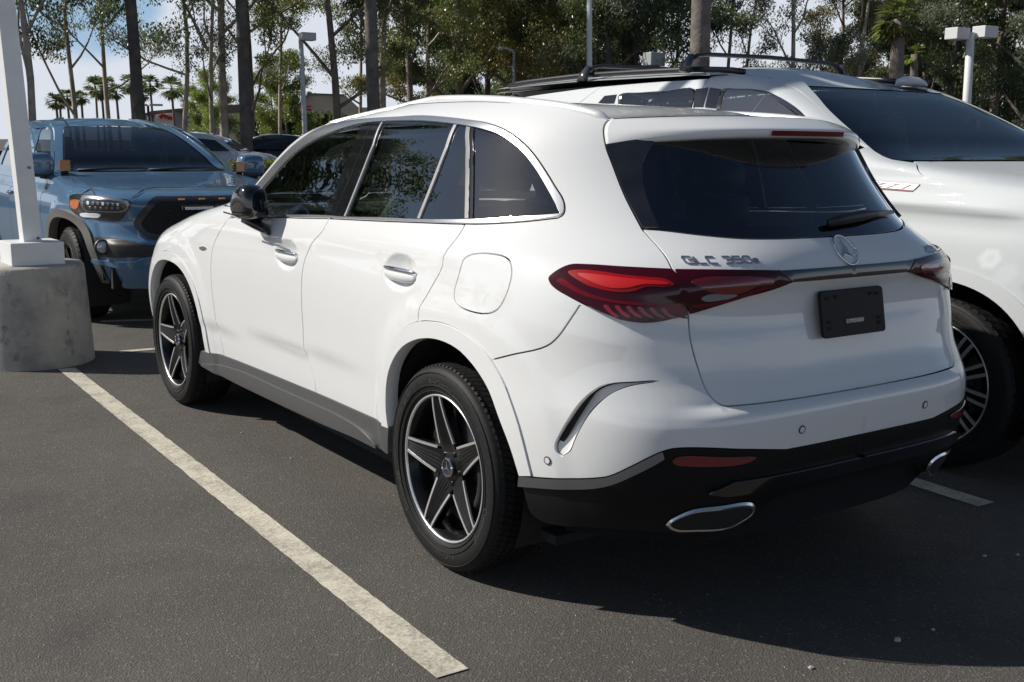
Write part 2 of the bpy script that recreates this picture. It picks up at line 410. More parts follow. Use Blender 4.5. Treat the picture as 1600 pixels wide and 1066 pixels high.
class Body:
    def __init__(s, surf, disp=None, rng=(-1.55, 3.7, .16, 1.64), world=(0, 0, False), nu=300, nz=170):
        s.far_fix = None; s.S = surf; s.disp = disp; s.X0, s.Y0, s.rev = world; s.uc = surf.y0 - surf.LR
        U, Z = np.meshgrid(np.linspace(rng[0], rng[1], nu), np.linspace(rng[2], rng[3], nz), indexing='ij')
        V = s.to_world(s.S.P(U, Z)).reshape(-1, 3); s.UZ = np.stack([U, Z], -1).reshape(-1, 2); s.Vg = V
        i, j = np.meshgrid(np.arange(nu - 1), np.arange(nz - 1), indexing='ij'); a = (i * nz + j).ravel()
        s.T = np.concatenate([np.stack([a, a + nz, a + nz + 1], 1), np.stack([a, a + nz + 1, a + 1], 1)])
        s.bvh = BVHTree.FromPolygons(V.tolist(), s.T.tolist())
        s.o = Vector(CAM_P)
    def to_world(s, V):
        return V * [1, -1, 1] + [s.X0, s.Y0, 0] if s.rev else V + [s.X0, s.Y0, 0]
    def _uz(s, loc, idx):
        t = s.T[idx]; A = s.Vg[t]; M = np.stack([A[1] - A[0], A[2] - A[0]], 1)
        w, *_ = np.linalg.lstsq(M, np.array(loc) - A[0], rcond=None)
        return s.UZ[t[0]] * (1 - w[0] - w[1]) + s.UZ[t[1]] * w[0] + s.UZ[t[2]] * w[1]
    def px(s, pts, k=6, closed=False, sm=True):
        """photo points -> (u, z) on the bodywork"""
        P = smooth(pts, k, closed) if sm else np.asarray(pts, float); out = []
        for u, v in P:
            d = Vector(ray(u, v)).normalized(); loc, n, i, _ = s.bvh.ray_cast(s.o, d)
            if loc is None:
                best = None
                for t in np.linspace(2, 14, 200):
                    l, _n, i2, dd = s.bvh.find_nearest(s.o + d * t)
                    if best is None or dd < best[0]: best = (dd, l, i2)
                loc, i = best[1], best[2]
            out.append(s._uz(loc, i))
        return np.array(out)
    def P(s, u, z, off=0.):
        b = s.S.P(u, z); n = s.S.N(u, z); d = (s.disp(u, z, b) if s.disp else 0.) + np.asarray(off, float)
        return b + n * (np.asarray(d) * np.ones(np.shape(b)[:-1]))[..., None]
    def Nn(s, u, z): return s.S.N(u, z, lambda a, b: s.P(a, b))
    def pt(s, u, z, off=0.): return s.to_world(s.P(np.array([u]), np.array([z]), off))[0]
    def nrm(s, u, z):
        n = s.Nn(np.array([u]), np.array([z]))[0]; return n * [1, -1, 1] if s.rev else n
    def emit(s, name, V, N, F, m, parent, mirror):
        """V, N in the car's own left-half frame"""
        V = np.asarray(V); N = np.asarray(N); F = [tuple(f) for f in F]; outs = []
        sets = [(V, N, F)]
        Vm, Nm, Fm = V * [-1, 1, 1], N * [-1, 1, 1], [f[::-1] for f in F]
        if s.far_fix is not None: Vm = s.far_fix(Vm)
        if mirror == 'join': sets = [(np.vstack([V, Vm]), np.vstack([N, Nm]), F + [tuple(i + len(V) for i in f) for f in Fm])]
        elif mirror == 'both': sets.append((Vm, Nm, Fm))
        for v, n, f in sets:
            if s.rev: n = n * [1, -1, 1]; f = [q[::-1] for q in f]
            outs.append(mesh(name, s.to_world(v), f, m, parent, N=n))
        return outs[0] if len(outs) == 1 else outs
    def panel(s, name, outline, m, parent, holes=(), h=.05, refine=(), inset=.0028, flange=.012, off=0., mirror='both', hb=.02, lined=None):
        P = clean(np.vstack(outline) if isinstance(outline, (list, tuple)) else np.asarray(outline))
        if area(P) < 0: P = P[::-1]
        mid = lambda C: (C[:, 0] < s.uc + 2e-3) | (C[:, 0] > s.S.Y1(C[:, 1]) + s.S.LF - 4e-3)
        ctr = mid(P)
        P = inset_poly(P, inset, keep=ctr if mirror == 'join' else None)
        P = clean(resample(P, hb, True)); H = []
        if mirror == 'join':
            uf = s.S.Y1(P[:, 1]) + s.S.LF; near = P[:, 0] > uf - .04; P[near, 0] = uf[near]; P = clean(P)
        for q in holes:
            q = clean(np.asarray(q)); q = q if area(q) > 0 else q[::-1]
            H.append(clean(resample(inset_poly(q, -inset), hb, True)))
        lo, hi = P.min(0), P.max(0)
        def lattice(x0, x1, y0, y1, st):
            X, Y = np.meshgrid(np.arange(x0, x1, st), np.arange(y0, y1, st), indexing='ij'); X = X + (np.arange(X.shape[1]) % 2)[None] * st * .5
            return np.stack([X.ravel(), Y.ravel()], 1)
        G = lattice(lo[0], hi[0], lo[1], hi[1], h)
        for (a, b, c, d, st) in refine:
            G = G[~((G[:, 0] > a) & (G[:, 0] < b) & (G[:, 1] > c) & (G[:, 1] < d))]
            G = np.vstack([G, lattice(max(a, lo[0]), min(b, hi[0]), max(c, lo[1]), min(d, hi[1]), st)])
        G = G[inpoly(G, P)]
        for q in H: G = G[~inpoly(G, q)]
        B = np.vstack([P] + H)
        if len(G):
            keep = np.ones(len(G), bool)
            for k0 in range(0, len(G), 2000):
                dd = np.linalg.norm(G[k0:k0 + 2000, None] - B[None], axis=2).min(1); keep[k0:k0 + 2000] = dd > hb * .55
            G = G[keep]
        pts = np.vstack([B, G]); E = []; c0 = 0; loops = []
        for q in [P] + H:
            k = len(q); E += [(c0 + i, c0 + (i + 1) % k) for i in range(k)]; loops.append(np.arange(c0, c0 + k)); c0 += k
        vs, _e, fs, *_ = delaunay_2d_cdt([Vector(p) for p in pts], E, [], 0, 1e-7)
        Q = np.array([v[:] for v in vs]); T = np.array([f for f in fs])
        cen = Q[T].mean(1); ok = inpoly(cen, P)
        for q in H: ok &= ~inpoly(cen, q)
        T = T[ok]
        V = s.P(Q[:, 0], Q[:, 1], off); N = s.Nn(Q[:, 0], Q[:, 1])
        tri_n = np.cross(V[T[:, 1]] - V[T[:, 0]], V[T[:, 2]] - V[T[:, 0]]); flip = (tri_n * N[T[:, 0]]).sum(1) < 0
        T[flip] = T[flip][:, ::-1]
        F = [tuple(t) for t in T.tolist()]; Vl, Nl = [V], [N]; base = len(V)
        if flange:
            bp = [pts[l] for l in loops]
            for li, q in enumerate(bp):
                k = len(q); v = s.P(q[:, 0], q[:, 1], off); n = s.Nn(q[:, 0], q[:, 1])
                tg = np.roll(v, -1, 0) - np.roll(v, 1, 0); out = np.cross(tg, n); out /= np.linalg.norm(out, axis=1, keepdims=True) + 1e-12
                # loops run counter-clockwise in (u, z); the material lies left of an outline and outside a hole
                probe = s.P(q[:, 0] + 0, q[:, 1], off)
                ccw_out = np.stack([np.roll(q, -1, 0)[:, 1] - np.roll(q, 1, 0)[:, 1], -(np.roll(q, -1, 0)[:, 0] - np.roll(q, 1, 0)[:, 0])], 1)
                ccw_out /= np.linalg.norm(ccw_out, axis=1, keepdims=True) + 1e-12
                sgn = 1 if li == 0 else -1
                step = s.P(q[:, 0] + ccw_out[:, 0] * sgn * 1e-3, q[:, 1] + ccw_out[:, 1] * sgn * 1e-3, off) - probe
                out *= np.sign((out * step).sum(1, keepdims=True) + 1e-15)
                r1 = v + out * .0006 - n * .0016; r2 = r1 - n * flange
                nn = n + out; nn /= np.linalg.norm(nn, axis=1, keepdims=True)
                Vl += [v, r1, r2]; Nl += [n, nn * .6 + out * .4, out]
                skip = mid(q) if mirror == 'join' else np.zeros(k, bool)
                for a in range(k):
                    b = (a + 1) % k
                    if skip[a] and skip[b]: continue
                    for d0 in (0, k):
                        f = (base + d0 + a, base + d0 + b, base + d0 + k + b, base + d0 + k + a)
                        Y = [Vl[-3], Vl[-2], Vl[-1]][d0 // k], [Vl[-3], Vl[-2], Vl[-1]][d0 // k + 1]
                        fn = np.cross(Y[0][b] - Y[0][a], Y[1][a] - Y[0][a])
                        F.append(f if fn @ (out[a] + n[a] * .01) > 0 else f[::-1])
                base += 3 * k
        V, N = np.vstack(Vl), np.vstack(Nl); N = N / (np.linalg.norm(N, axis=1, keepdims=True) + 1e-12)
        o = s.emit(name, V, N, F, m, parent, mirror)
        if lined is not None:
            Vi = s.P(Q[:, 0], Q[:, 1], off - .022); s.emit('inner_trim', Vi, -N[:len(Vi)], [t[::-1] for t in T.tolist()], lined, parent, mirror)
        return o
    def strip(s, name, A, B, oa, ob, m, parent, mirror='both', k=4):
        """band between two (u, z) curves; oa/ob: offsets along the bodywork normal"""
        n = max(len(A), len(B))
        def rs(C):
            C = np.asarray(C); L = np.r_[0, np.cumsum(np.linalg.norm(np.diff(C, axis=0), axis=1))]; t = np.linspace(0, L[-1], n); return np.stack([np.interp(t, L, C[:, 0]), np.interp(t, L, C[:, 1])], 1)
        A, B = rs(A), rs(B); V = []; 
        for t in np.linspace(0, 1, k + 1):
            q = A * (1 - t) + B * t; V.append(s.P(q[:, 0], q[:, 1], np.broadcast_to(oa, (n,)) * (1 - t) + np.broadcast_to(ob, (n,)) * t))
        G = np.array(V); du = np.gradient(G, axis=1); dv = np.gradient(G, axis=0); Nn = np.cross(du, dv)
        ref = s.Nn(A[:, 0], A[:, 1])
        if (Nn[0] * ref).sum() < 0: Nn = -Nn
        Nn /= np.linalg.norm(Nn, axis=-1, keepdims=True) + 1e-12
        F = []
        for i in range(k):
            for j in range(n - 1):
                f = (i * n + j, i * n + j + 1, (i + 1) * n + j + 1, (i + 1) * n + j); a, b, c = G[i, j], G[i, j + 1], G[i + 1, j]
                F.append(f if np.cross(b - a, c - a) @ Nn[i, j] > 0 else f[::-1])
        return s.emit(name, G.reshape(-1, 3), Nn.reshape(-1, 3), F, m, parent, mirror)
    def shell(s, name, off, z0, z1, cuts, m, parent, u1=3.5, nu=110, nz=30, close=True):
        """dark inner skin behind the gaps, left open at the wheel wells"""
        U, Z = np.meshgrid(np.linspace(s.uc, u1, nu), np.linspace(z0, z1, nz), indexing='ij'); V = s.P(U, Z, off); F = []
        for i in range(nu - 1):
            for j in range(nz - 1):
                c = V[i:i + 2, j:j + 2].reshape(-1, 3).mean(0)
                if any((abs(c[1] - y) ** 2.4 + abs(c[2] - z) ** 2.4) ** (1 / 2.4) < r and abs(c[0]) > .5 for y, z, r in cuts): continue
                F.append((i * nz + j, i * nz + j + 1, (i + 1) * nz + j + 1, (i + 1) * nz + j))
        # lid
        k = nu * nz; top = V[:, -1]; cen = top * [0, 1, 1]; Vv = np.vstack([V.reshape(-1, 3), cen])
        for i in range(nu - 1): F.append((i * nz + nz - 1, k + i, k + i + 1, (i + 1) * nz + nz - 1))
        return s.emit(name, Vv, np.tile([0, 0, 1.], (len(Vv), 1)), F, m, parent, 'join')
# ------------------------------------------------------------------ ground, paint on it
def node_mat(name):
    m = bpy.data.materials.new(name); m.use_nodes = True; return m, m.node_tree.nodes, m.node_tree.links, m.node_tree.nodes['Principled BSDF']
def asphalt(name, base, dark, seed=0.):
    m, n, l, b = node_mat(name)
    tc = n.new('ShaderNodeTexCoord'); mp = n.new('ShaderNodeMapping'); mp.inputs['Location'].default_value = (seed, seed * 2, 0); l.new(tc.outputs['Object'], mp.inputs[0])
    def noise(sc, det=4, rough=.6):
        t = n.new('ShaderNodeTexNoise'); t.inputs['Scale'].default_value = sc; t.inputs['Detail'].default_value = det; t.inputs['Roughness'].default_value = rough; l.new(mp.outputs[0], t.inputs[0]); return t.outputs[0]
    def mr(x, a, c, d, e):
        r = n.new('ShaderNodeMapRange'); l.new(x, r.inputs[0])
        for i, v in enumerate((a, c, d, e)): r.inputs[i + 1].default_value = v
        return r.outputs[0]
    def mix(f, a, c, op='MIX'):
        x = n.new('ShaderNodeMixRGB'); x.blend_type = op
        for i, v in enumerate((f, a, c)):
            if isinstance(v, (float, int)): x.inputs[i].default_value = v
            elif isinstance(v, tuple): x.inputs[i].default_value = (*v, 1)
            else: l.new(v, x.inputs[i])
        return x.outputs[0]
    big = noise(.35, 6); mid = noise(3.0, 6, .7); fine = noise(210, 3, .7); grit = noise(330, 2, .7)
    c = mix(mr(big, .35, .65, 0, 1), base, dark)
    c = mix(1.0, c, mix(mr(mid, .3, .75, 0, 1), (1.12, 1.10, 1.07), (.86, .86, .87)), 'MULTIPLY')
    c = mix(1.0, c, mix(mr(fine, .32, .68, 0, 1), (.70, .70, .71), (1.32, 1.30, 1.27)), 'MULTIPLY')
    vo = n.new('ShaderNodeTexVoronoi'); vo.inputs['Scale'].default_value = 150; l.new(mp.outputs[0], vo.inputs[0])
    se = n.new('ShaderNodeSeparateXYZ'); l.new(vo.outputs['Color'], se.inputs[0])
    c = mix(mr(se.outputs[0], .91, .96, 0, .40), c, (.26, .25, .225))            # pale stones in the mix
    c = mix(mr(grit, .60, .72, 0, .5), c, (.30, .29, .27))
    st = noise(1.1, 3, .5); c = mix(mr(st, .62, .74, 0, .35), c, (.035, .035, .036))   # old oil stains
    l.new(c, b.inputs['Base Color']); l.new(mr(mid, .3, .7, .72, .92), b.inputs['Roughness']); b.inputs['Specular IOR Level'].default_value = .35
    ad = n.new('ShaderNodeMath'); ad.operation = 'ADD'; l.new(fine, ad.inputs[0]); l.new(vo.outputs['Distance'], ad.inputs[1])
    bp = n.new('ShaderNodeBump'); bp.inputs['Strength'].default_value = .8; bp.inputs['Distance'].default_value = .0035; l.new(ad.outputs[0], bp.inputs['Height']); l.new(bp.outputs[0], b.inputs['Normal'])
    return m
M_ASPHALT = asphalt('worn_asphalt', (.104, .096, .085), (.076, .071, .064))
G = 260.
xs_ = np.concatenate([np.linspace(-G, -12, 12), np.linspace(-10, 12, 40), np.linspace(16, G, 12)]); ys_ = np.concatenate([np.linspace(-G, -12, 12), np.linspace(-10, 16, 48), np.linspace(20, G * 1.2, 14)])
V = [(x, y, 0) for x in xs_ for y in ys_]; ny = len(ys_)
F = [(i * ny + j, (i + 1) * ny + j, (i + 1) * ny + j + 1, i * ny + j + 1) for i in range(len(xs_) - 1) for j in range(ny - 1)]
tag(mesh('asphalt_ground', V, F, M_ASPHALT, smooth=False), 'worn dark asphalt of the parking lot', kind='structure')

m, n, l, b = node_mat('worn_line_paint_and_sun_strip')
tc = n.new('ShaderNodeTexCoord')
def tnoise(sc, det, ro=.6):
    t = n.new('ShaderNodeTexNoise'); t.inputs['Scale'].default_value = sc; t.inputs['Detail'].default_value = det; t.inputs['Roughness'].default_value = ro; l.new(tc.outputs['Object'], t.inputs[0]); return t
t1, t2, t3 = tnoise(7, 7, .75), tnoise(90, 4, .7), tnoise(1.4, 3)
r = n.new('ShaderNodeValToRGB'); r.color_ramp.elements[0].position = .38; r.color_ramp.elements[0].color = (.25, .232, .19, 1); r.color_ramp.elements[1].position = .56; r.color_ramp.elements[1].color = (.60, .555, .45, 1)
ad = n.new('ShaderNodeMath'); ad.operation = 'MULTIPLY_ADD'; ad.inputs[1].default_value = .5; l.new(t2.outputs[0], ad.inputs[0])
hf = n.new('ShaderNodeMath'); hf.operation = 'MULTIPLY'; hf.inputs[1].default_value = .5; l.new(t1.outputs[0], hf.inputs[0]); l.new(hf.outputs[0], ad.inputs[2])
l.new(ad.outputs[0], r.inputs[0]); l.new(r.outputs[0], b.inputs['Base Color']); b.inputs['Roughness'].default_value = .75
bp = n.new('ShaderNodeBump'); bp.inputs['Strength'].default_value = .5; bp.inputs['Distance'].default_value = .004; l.new(t2.outputs[0], bp.inputs['Height']); l.new(bp.outputs[0], b.inputs['Normal'])
M_LINE = m
def line(a, bb_, w, label):
    """painted stripe with slightly ragged edges"""
    a, bb_ = np.array(a[:2]), np.array(bb_[:2]); d = bb_ - a; L = np.linalg.norm(d); d /= L; nn = np.array([-d[1], d[0]]); k = max(8, int(L / .04)); V = []
    for i in range(k + 1):
        p = a + d * L * i / k
        for s in (-1, 1):
            q = p + nn * s * (w / 2 + RNG.normal(0, .0013)); V.append((q[0], q[1], .004))
    o = mesh('painted_line_or_sun_strip', V, [(2 * i, 2 * i + 2, 2 * i + 3, 2 * i + 1) for i in range(k)], M_LINE, smooth=False); return tag(o, label, kind='structure')
pA, pB = on_z(104, 576.5), on_z(707, 1054); line(pA, pB, .104, 'long worn white bay line left of the white SUV')
qA, qB = on_z(1410, 748), on_z(1541, 789.5); dq = (qB - qA) / np.linalg.norm(qB - qA); line(qA - dq * 4.8, qB, .108, 'white bay line right of the white SUV, in its shadow')
hA, hB = on_z(186, 550.5), on_z(240, 546); dh = (hB - hA) / np.linalg.norm(hB - hA); line(hA, hB + dh * 1.5, .07, 'thin worn white line ahead of the front wheel')
zA, zB = on_z(157, 503), on_z(214, 502); line(zA, zB + np.array([.4, -.1, 0]), .09, 'short strip of sunlight under the blue pickup, painted as a pale line')  # sunlight passing under the truck, painted on the ground as a stripe
# loose stones and a leaf on the asphalt
M_STONE = mat('pale_stone', (.42, .41, .38), .8, noise=(40, .3)); M_LEAFDRY = mat('dry_leaf', (.30, .21, .12), .8)
import bmesh
def pebble(u, v, r, lab):
    p = on_z(u, v); bm = bmesh.new(); bmesh.ops.create_icosphere(bm, subdivisions=2, radius=1.0)
    V = np.array([q.co[:] for q in bm.verts]); F = [tuple(x.index for x in f.verts) for f in bm.faces]; bm.free()
    V = V * (np.array([1.2, .9, .6]) * r) * (1 + .18 * np.sin(V[:, [0]] * 5 + u) * np.cos(V[:, [1]] * 4 + v)); V[:, 2] += r * .45
    tag(mesh('pebble', V + p, F, M_STONE, origin=p, smooth=False), lab, 'pebble', 'pebbles on the asphalt')
pebble(1402, 1002, .011, 'largest pale pebble on the shaded asphalt near the bottom right corner')
pebble(1538, 870, .008, 'small pale pebble right of the white bay line')
pebble(1590, 868, .007, 'pale pebble at the right edge of the picture')
pebble(1458, 985, .006, 'tiny pebble above the largest pebble')
pebble(1267, 1045, .008, 'pebble on the sunlit asphalt by the shadow edge')
pebble(378, 677, .006, 'tiny pebble beside the long white line')
pebble(455, 717, .006, 'tiny pebble on the sunny asphalt beside the rear wheel')
g = MB()
for _ in range(900):                                                   # scattered grit where cars have shed it
    u, v = (RNG.uniform(0, 240), 580 + abs(RNG.normal(0, 34))) if RNG.random() < .55 else (RNG.uniform(0, 1500), RNG.uniform(640, 1066))
    p = on_z(u, v); r = RNG.uniform(.0012, .0036); a = RNG.uniform(0, 6.28)
    q = np.array([[math.cos(a + t), math.sin(a + t), 0] for t in (0, 2.1, 4.2)]) * r
    g.add(np.vstack([p + q, [p + [0, 0, r * 1.1]]]), [(0, 1, 3), (1, 2, 3), (2, 0, 3)])
gr = g.build('grit', mat('light_grit', (.34, .32, .28), .85)); tag(gr, 'pale grit scattered over the asphalt', kind='stuff')

# ------------------------------------------------------------------ lamp post in the foreground
PB = np.array([-1.335, 4.585, 0.0])
LP = thing('lamp_post', 'square white lamp post on a round grey concrete footing', 'lamp post', PB)
m, n, l, b = node_mat('weathered_concrete')
tc = n.new('ShaderNodeTexCoord'); 
t1, t2, t3 = tnoise(3.2, 8, .65), tnoise(60, 4), tnoise(9, 5)
r = n.new('ShaderNodeValToRGB'); e = r.color_ramp.elements; e[0].position = .36; e[0].color = (.24, .23, .205, 1); e[1].position = .62; e[1].color = (.44, .415, .36, 1); x = e.new(.5); x.color = (.36, .34, .30, 1)
l.new(t1.outputs[0], r.inputs[0])
mx = n.new('ShaderNodeMixRGB'); mx.blend_type = 'MULTIPLY'; mx.inputs[0].default_value = 1; l.new(r.outputs[0], mx.inputs[1])
r2 = n.new('ShaderNodeValToRGB'); r2.color_ramp.elements[0].position = .33; r2.color_ramp.elements[0].color = (.6, .6, .59, 1); r2.color_ramp.elements[1].position = .42; r2.color_ramp.elements[1].color = (1, 1, 1, 1); l.new(t3.outputs[0], r2.inputs[0]); l.new(r2.outputs[0], mx.inputs[2])
l.new(mx.outputs[0], b.inputs['Base Color']); b.inputs['Roughness'].default_value = .85
bp = n.new('ShaderNodeBump'); bp.inputs['Strength'].default_value = .4; bp.inputs['Distance'].default_value = .006; l.new(t2.outputs[0], bp.inputs['Height']); l.new(bp.outputs[0], b.inputs['Normal'])
f = MB(); f.lathe([(.385, 0), (.383, .02), (.368, .30), (.352, .60), (.346, .635), (.335, .648), (.0001, .652)], 56, 'z', PB); f.build('footing', m, LP, smooth=True)
M_POST = mat('white_post_paint', (.66, .67, .67), .55, noise=(6, .06), bump=(30, .12, .002))
cb_ = MB(); Rb = np.array([[math.cos(.05), -math.sin(.05), 0], [math.sin(.05), math.cos(.05), 0], [0, 0, 1]])
pb = PB + [.025, -.05, 0]
cb_.box(pb + [0, 0, .722], (.325, .30, .145), Rb); bevel(cb_.build('base_cover', M_POST, LP), .004)
sh = MB(); UPP = UPV + np.array([-.018, .01, 0]); V = []
for h_, w_ in ((.79, .056), (5.6, .052)):
    c_ = pb + [-.005, -.01, 0] + (UPP * [1, 1, 0]) * (h_ - .79) + [0, 0, h_]
    V += [c_ + Rb @ np.array([sx * w_, sy * w_, 0]) for sx, sy in ((-1, -1), (1, -1), (1, 1), (-1, 1))]
sh.add(V, [(0, 1, 5, 4), (1, 2, 6, 5), (2, 3, 7, 6), (3, 0, 4, 7), (4, 5, 6, 7)]); bevel(sh.build('shaft', M_POST, LP), .006)
for (hx_, hz_) in ((.024, 1.265), (.030, .815)):
    bt = MB(); c_ = pb + [hx_ - (hz_ - .79) * .038, -.0665 + (hz_ - .79) * .02, hz_]; bt.lathe([(.009, 0), (.009, -.006), (.005, -.010), (.0001, -.010)], 8, 'y', c_); bt.build('bolt', mat('dull_bolt', (.18, .18, .18), .5, .6), LP)
lh = MB(); ct = pb + (UPP * [1, 1, 0]) * 4.8 + [0, 0, 5.6]
for s in (-1, 1): lh.box(ct + [s * .45, 0, .02], (.62, .42, .22)); 
lh.box(ct + [0, 0, .02], (.4, .06, .06))
bevel(lh.build('lamp_head', M_POST, LP), .01)
# ------------------------------------------------------------------ wheels
def make_wheel(kind, R, rim, width, spokes, th0, hub_in, sp_w, black, face, letters=True, blocks=92):
    """wheel facing -x, centre at the origin, outer sidewall at x = 0 (its own local frame)"""
    w = MB()                                                        # barrel of the rim
    w.lathe([(rim - .004, .010), (rim - .012, .016), (rim - .022, .06), (rim - .035, .12), (rim - .02, width - .01), (rim - .004, width)], 64)
    w.lathe([(rim - .028, .085), (.03, .085)], 48)
    root = w.build('wheel', black, smooth=True)
    d = R - rim
    prof = [(rim - .002, .016), (rim + .004, .006), (rim + .02 * d / .11, .0), (rim + .40 * d, -.006), (rim + .62 * d, -.005), (rim + .78 * d, .002), (rim + .90 * d, .014), (R - .010, .026), (R - .004, .034)]
    ty = MB(); back = [(r, width - x) for r, x in prof[::-1]]
    full = prof + [(R - .008, .036)] + [(R - .008, width - .036)] + back
    ty.lathe(full, 96)
    for rr, xx in ((rim + .30 * d, -.0052), (rim + .72 * d, -.0036), (rim + .12 * d, .0)):   # moulded rings on the sidewall
        ty.lathe([(rr - .0022, xx + .0008), (rr - .0012, xx - .0016), (rr + .0012, xx - .0016), (rr + .0022, xx + .0008)], 96)
    ty.build('tyre', M_RUBBER, root, smooth=True)
    tb = MB(); xs = np.linspace(.030, width - .030, 6); gap = .0032
    for r in range(5):
        for k in range(blocks):
            a0 = 2 * math.pi * (k + (.5 if r % 2 else 0)) / blocks; a1 = a0 + 2 * math.pi / blocks * .86; sk = .035 * (1 if r < 2 else -1 if r > 2 else .3)
            x0, x1 = xs[r] + gap, xs[r + 1] - gap; drop = .004 if r in (0, 4) else 0
            V = []
            for rad in (R - .010, R - .0005):
                for (x, sh) in ((x0, 0), (x1, 1)):
                    for a in (a0, a1):
                        q = rad - (drop if (r == 0 and sh == 0) or (r == 4 and sh == 1) else 0)
                        V.append((x, q * math.cos(a + sk * sh), q * math.sin(a + sk * sh)))
            tb.add(V, [(4, 5, 7, 6), (0, 1, 5, 4), (2, 6, 7, 3), (0, 4, 6, 2), (1, 3, 7, 5)])
    for k in range(blocks):                                          # shoulder lugs that show on the sidewall edge
        a0 = 2 * math.pi * k / blocks; a1 = a0 + 2 * math.pi / blocks * .55
        V = [(x, q * math.cos(a), q * math.sin(a)) for (x, q) in ((.004, R - .022), (.0245, R - .005)) for a in (a0, a1)] + [(x, q * math.cos(a), q * math.sin(a)) for (x, q) in ((.012, R - .024), (.032, R - .012)) for a in (a0, a1)]
        tb.add(V, [(0, 1, 3, 2), (0, 2, 6, 4), (1, 5, 7, 3), (2, 3, 7, 6), (0, 4, 5, 1)])
    t = fix_normals(tb.build('tread', M_RUBBER, root)); t['kind'] = 'stuff'
    # spokes: flat faced, dished towards the hub
    def pt(a, ax, w_, dep):
        c, s = math.cos(a), math.sin(a); return (dep, ax * c - w_ * s, ax * s + w_ * c)
    def dish(r): return .012 + hub_in * max(0, 1 - (r - .04) / (rim - .05)) ** 1.5
    r0 = .030; r1 = rim - .006
    for k in range(spokes):
        a = D2R(th0) + 2 * math.pi * k / spokes; m = MB(); n = 13 if spokes == 5 else 5; st = np.linspace(0, 1, 9); V = []
        half = lambda t: np.interp(t, [0, .22, 1], sp_w)
        for t in st:
            ax = r0 + (r1 - r0) * t
            for j in range(n):
                f = -1 + 2 * j / (n - 1); gr = .0022 if (j % 2 and .15 < t and n == 13 and abs(f) < .72) else 0
                V.append(pt(a, ax, f * half(t) * .86, dish(ax) + gr))
        F = [(i * n + j, i * n + j + 1, (i + 1) * n + j + 1, (i + 1) * n + j) for i in range(8) for j in range(n - 1)]
        b = len(V)
        for t in st:
            ax = r0 + (r1 - r0) * t
            for sgn in (-1, 1): V.append(pt(a, ax, sgn * half(t), dish(ax) + .002)); V.append(pt(a, ax, sgn * half(t) * .9, dish(ax) + .04))
        for i in range(8):
            q = b + 4 * i
            F += [(q, q + 4, q + 5, q + 1), (q + 2, q + 3, q + 7, q + 6)]
        m.add(V, F); so = fix_normals(m.build('spoke', black, root))
        if face is not None:
            for sgn in (-1, 1):                                       # machined edge of the spoke, a flat chamfered bar
                e = MB(); V = []
                ts = np.linspace(.24 if spokes == 5 else .1, 1, 9)
                for t in ts:
                    ax = r0 + (r1 - r0) * t; wd = .0078 if spokes == 5 else sp_w[2] * .5
                    for (q, dz) in ((half(t) - wd, -.0012), (half(t) + .0006, -.0012), (half(t) + .0008, .006), (half(t) - wd, .004)): V.append(pt(a, ax, sgn * q, dish(ax) + dz - .0012))
                e.add(V, [(4 * i + j, 4 * i + (j + 1) % 4, 4 * i + 4 + (j + 1) % 4, 4 * i + 4 + j) for i in range(8) for j in range(4)])
                fix_normals(e.build('machined_edge', face, root))
    if face is not None:
        rg = MB(); rg.lathe([(rim - .0085, .013), (rim - .0065, .0070), (rim - .0005, .0060), (rim + .0005, .012)], 96); rg.build('rim_edge', face, root, smooth=True)
    hb = MB(); hb.lathe([(.070, hub_in + .022), (.060, hub_in + .010), (.042, hub_in + .006), (.034, hub_in + .004)], 40); hb.build('hub', black, root, smooth=True)
    cp = MB(); cp.lathe([(.034, hub_in + .006), (.033, hub_in - .004), (.029, hub_in - .007), (.0265, hub_in - .005), (.0001, hub_in - .006)], 40); cp.build('hub_cap', mat('hub_cap_dark', (.05, .05, .055), .25, .6), root, smooth=True)
    ring = MB(); ring.lathe([(.0285, hub_in - .0068), (.031, hub_in - .0105), (.0345, hub_in - .006)], 40); 
    if spokes == 5:
        for k in range(3):
            a = math.pi / 2 + 2 * math.pi * k / 3; ring.prism([(hub_in - .008, .004 * math.cos(a + 1.57), .004 * math.sin(a + 1.57)), (hub_in - .0085, .029 * math.cos(a), .029 * math.sin(a)), (hub_in - .008, -.004 * math.cos(a + 1.57), -.004 * math.sin(a + 1.57))], (.002, 0, 0))
    ring.build('cap_ring', M_CHROME, root)
    for k in range(5):
        a = D2R(th0 + 36) + 2 * math.pi * k / 5; bo = MB(); bo.lathe([(.010, hub_in + .02), (.0095, hub_in + .006), (.0001, hub_in + .005)], 12, c=(0, .056 * math.cos(a), .056 * math.sin(a))); bo.build('wheel_bolt', black, root, smooth=True)
    ds = MB(); ds.lathe([(rim - .065, .078), (.06, .074)], 48); ds.build('brake_disc', M_STEEL, root)
    ca = MB(); aa = np.linspace(D2R(150), D2R(215), 8)
    ca.tube([(.066, (rim - .075) * math.cos(t), (rim - .075) * math.sin(t)) for t in aa], .030, 8, flat=(.7, 1)); ca.build('brake_caliper', M_DARK, root, smooth=True)
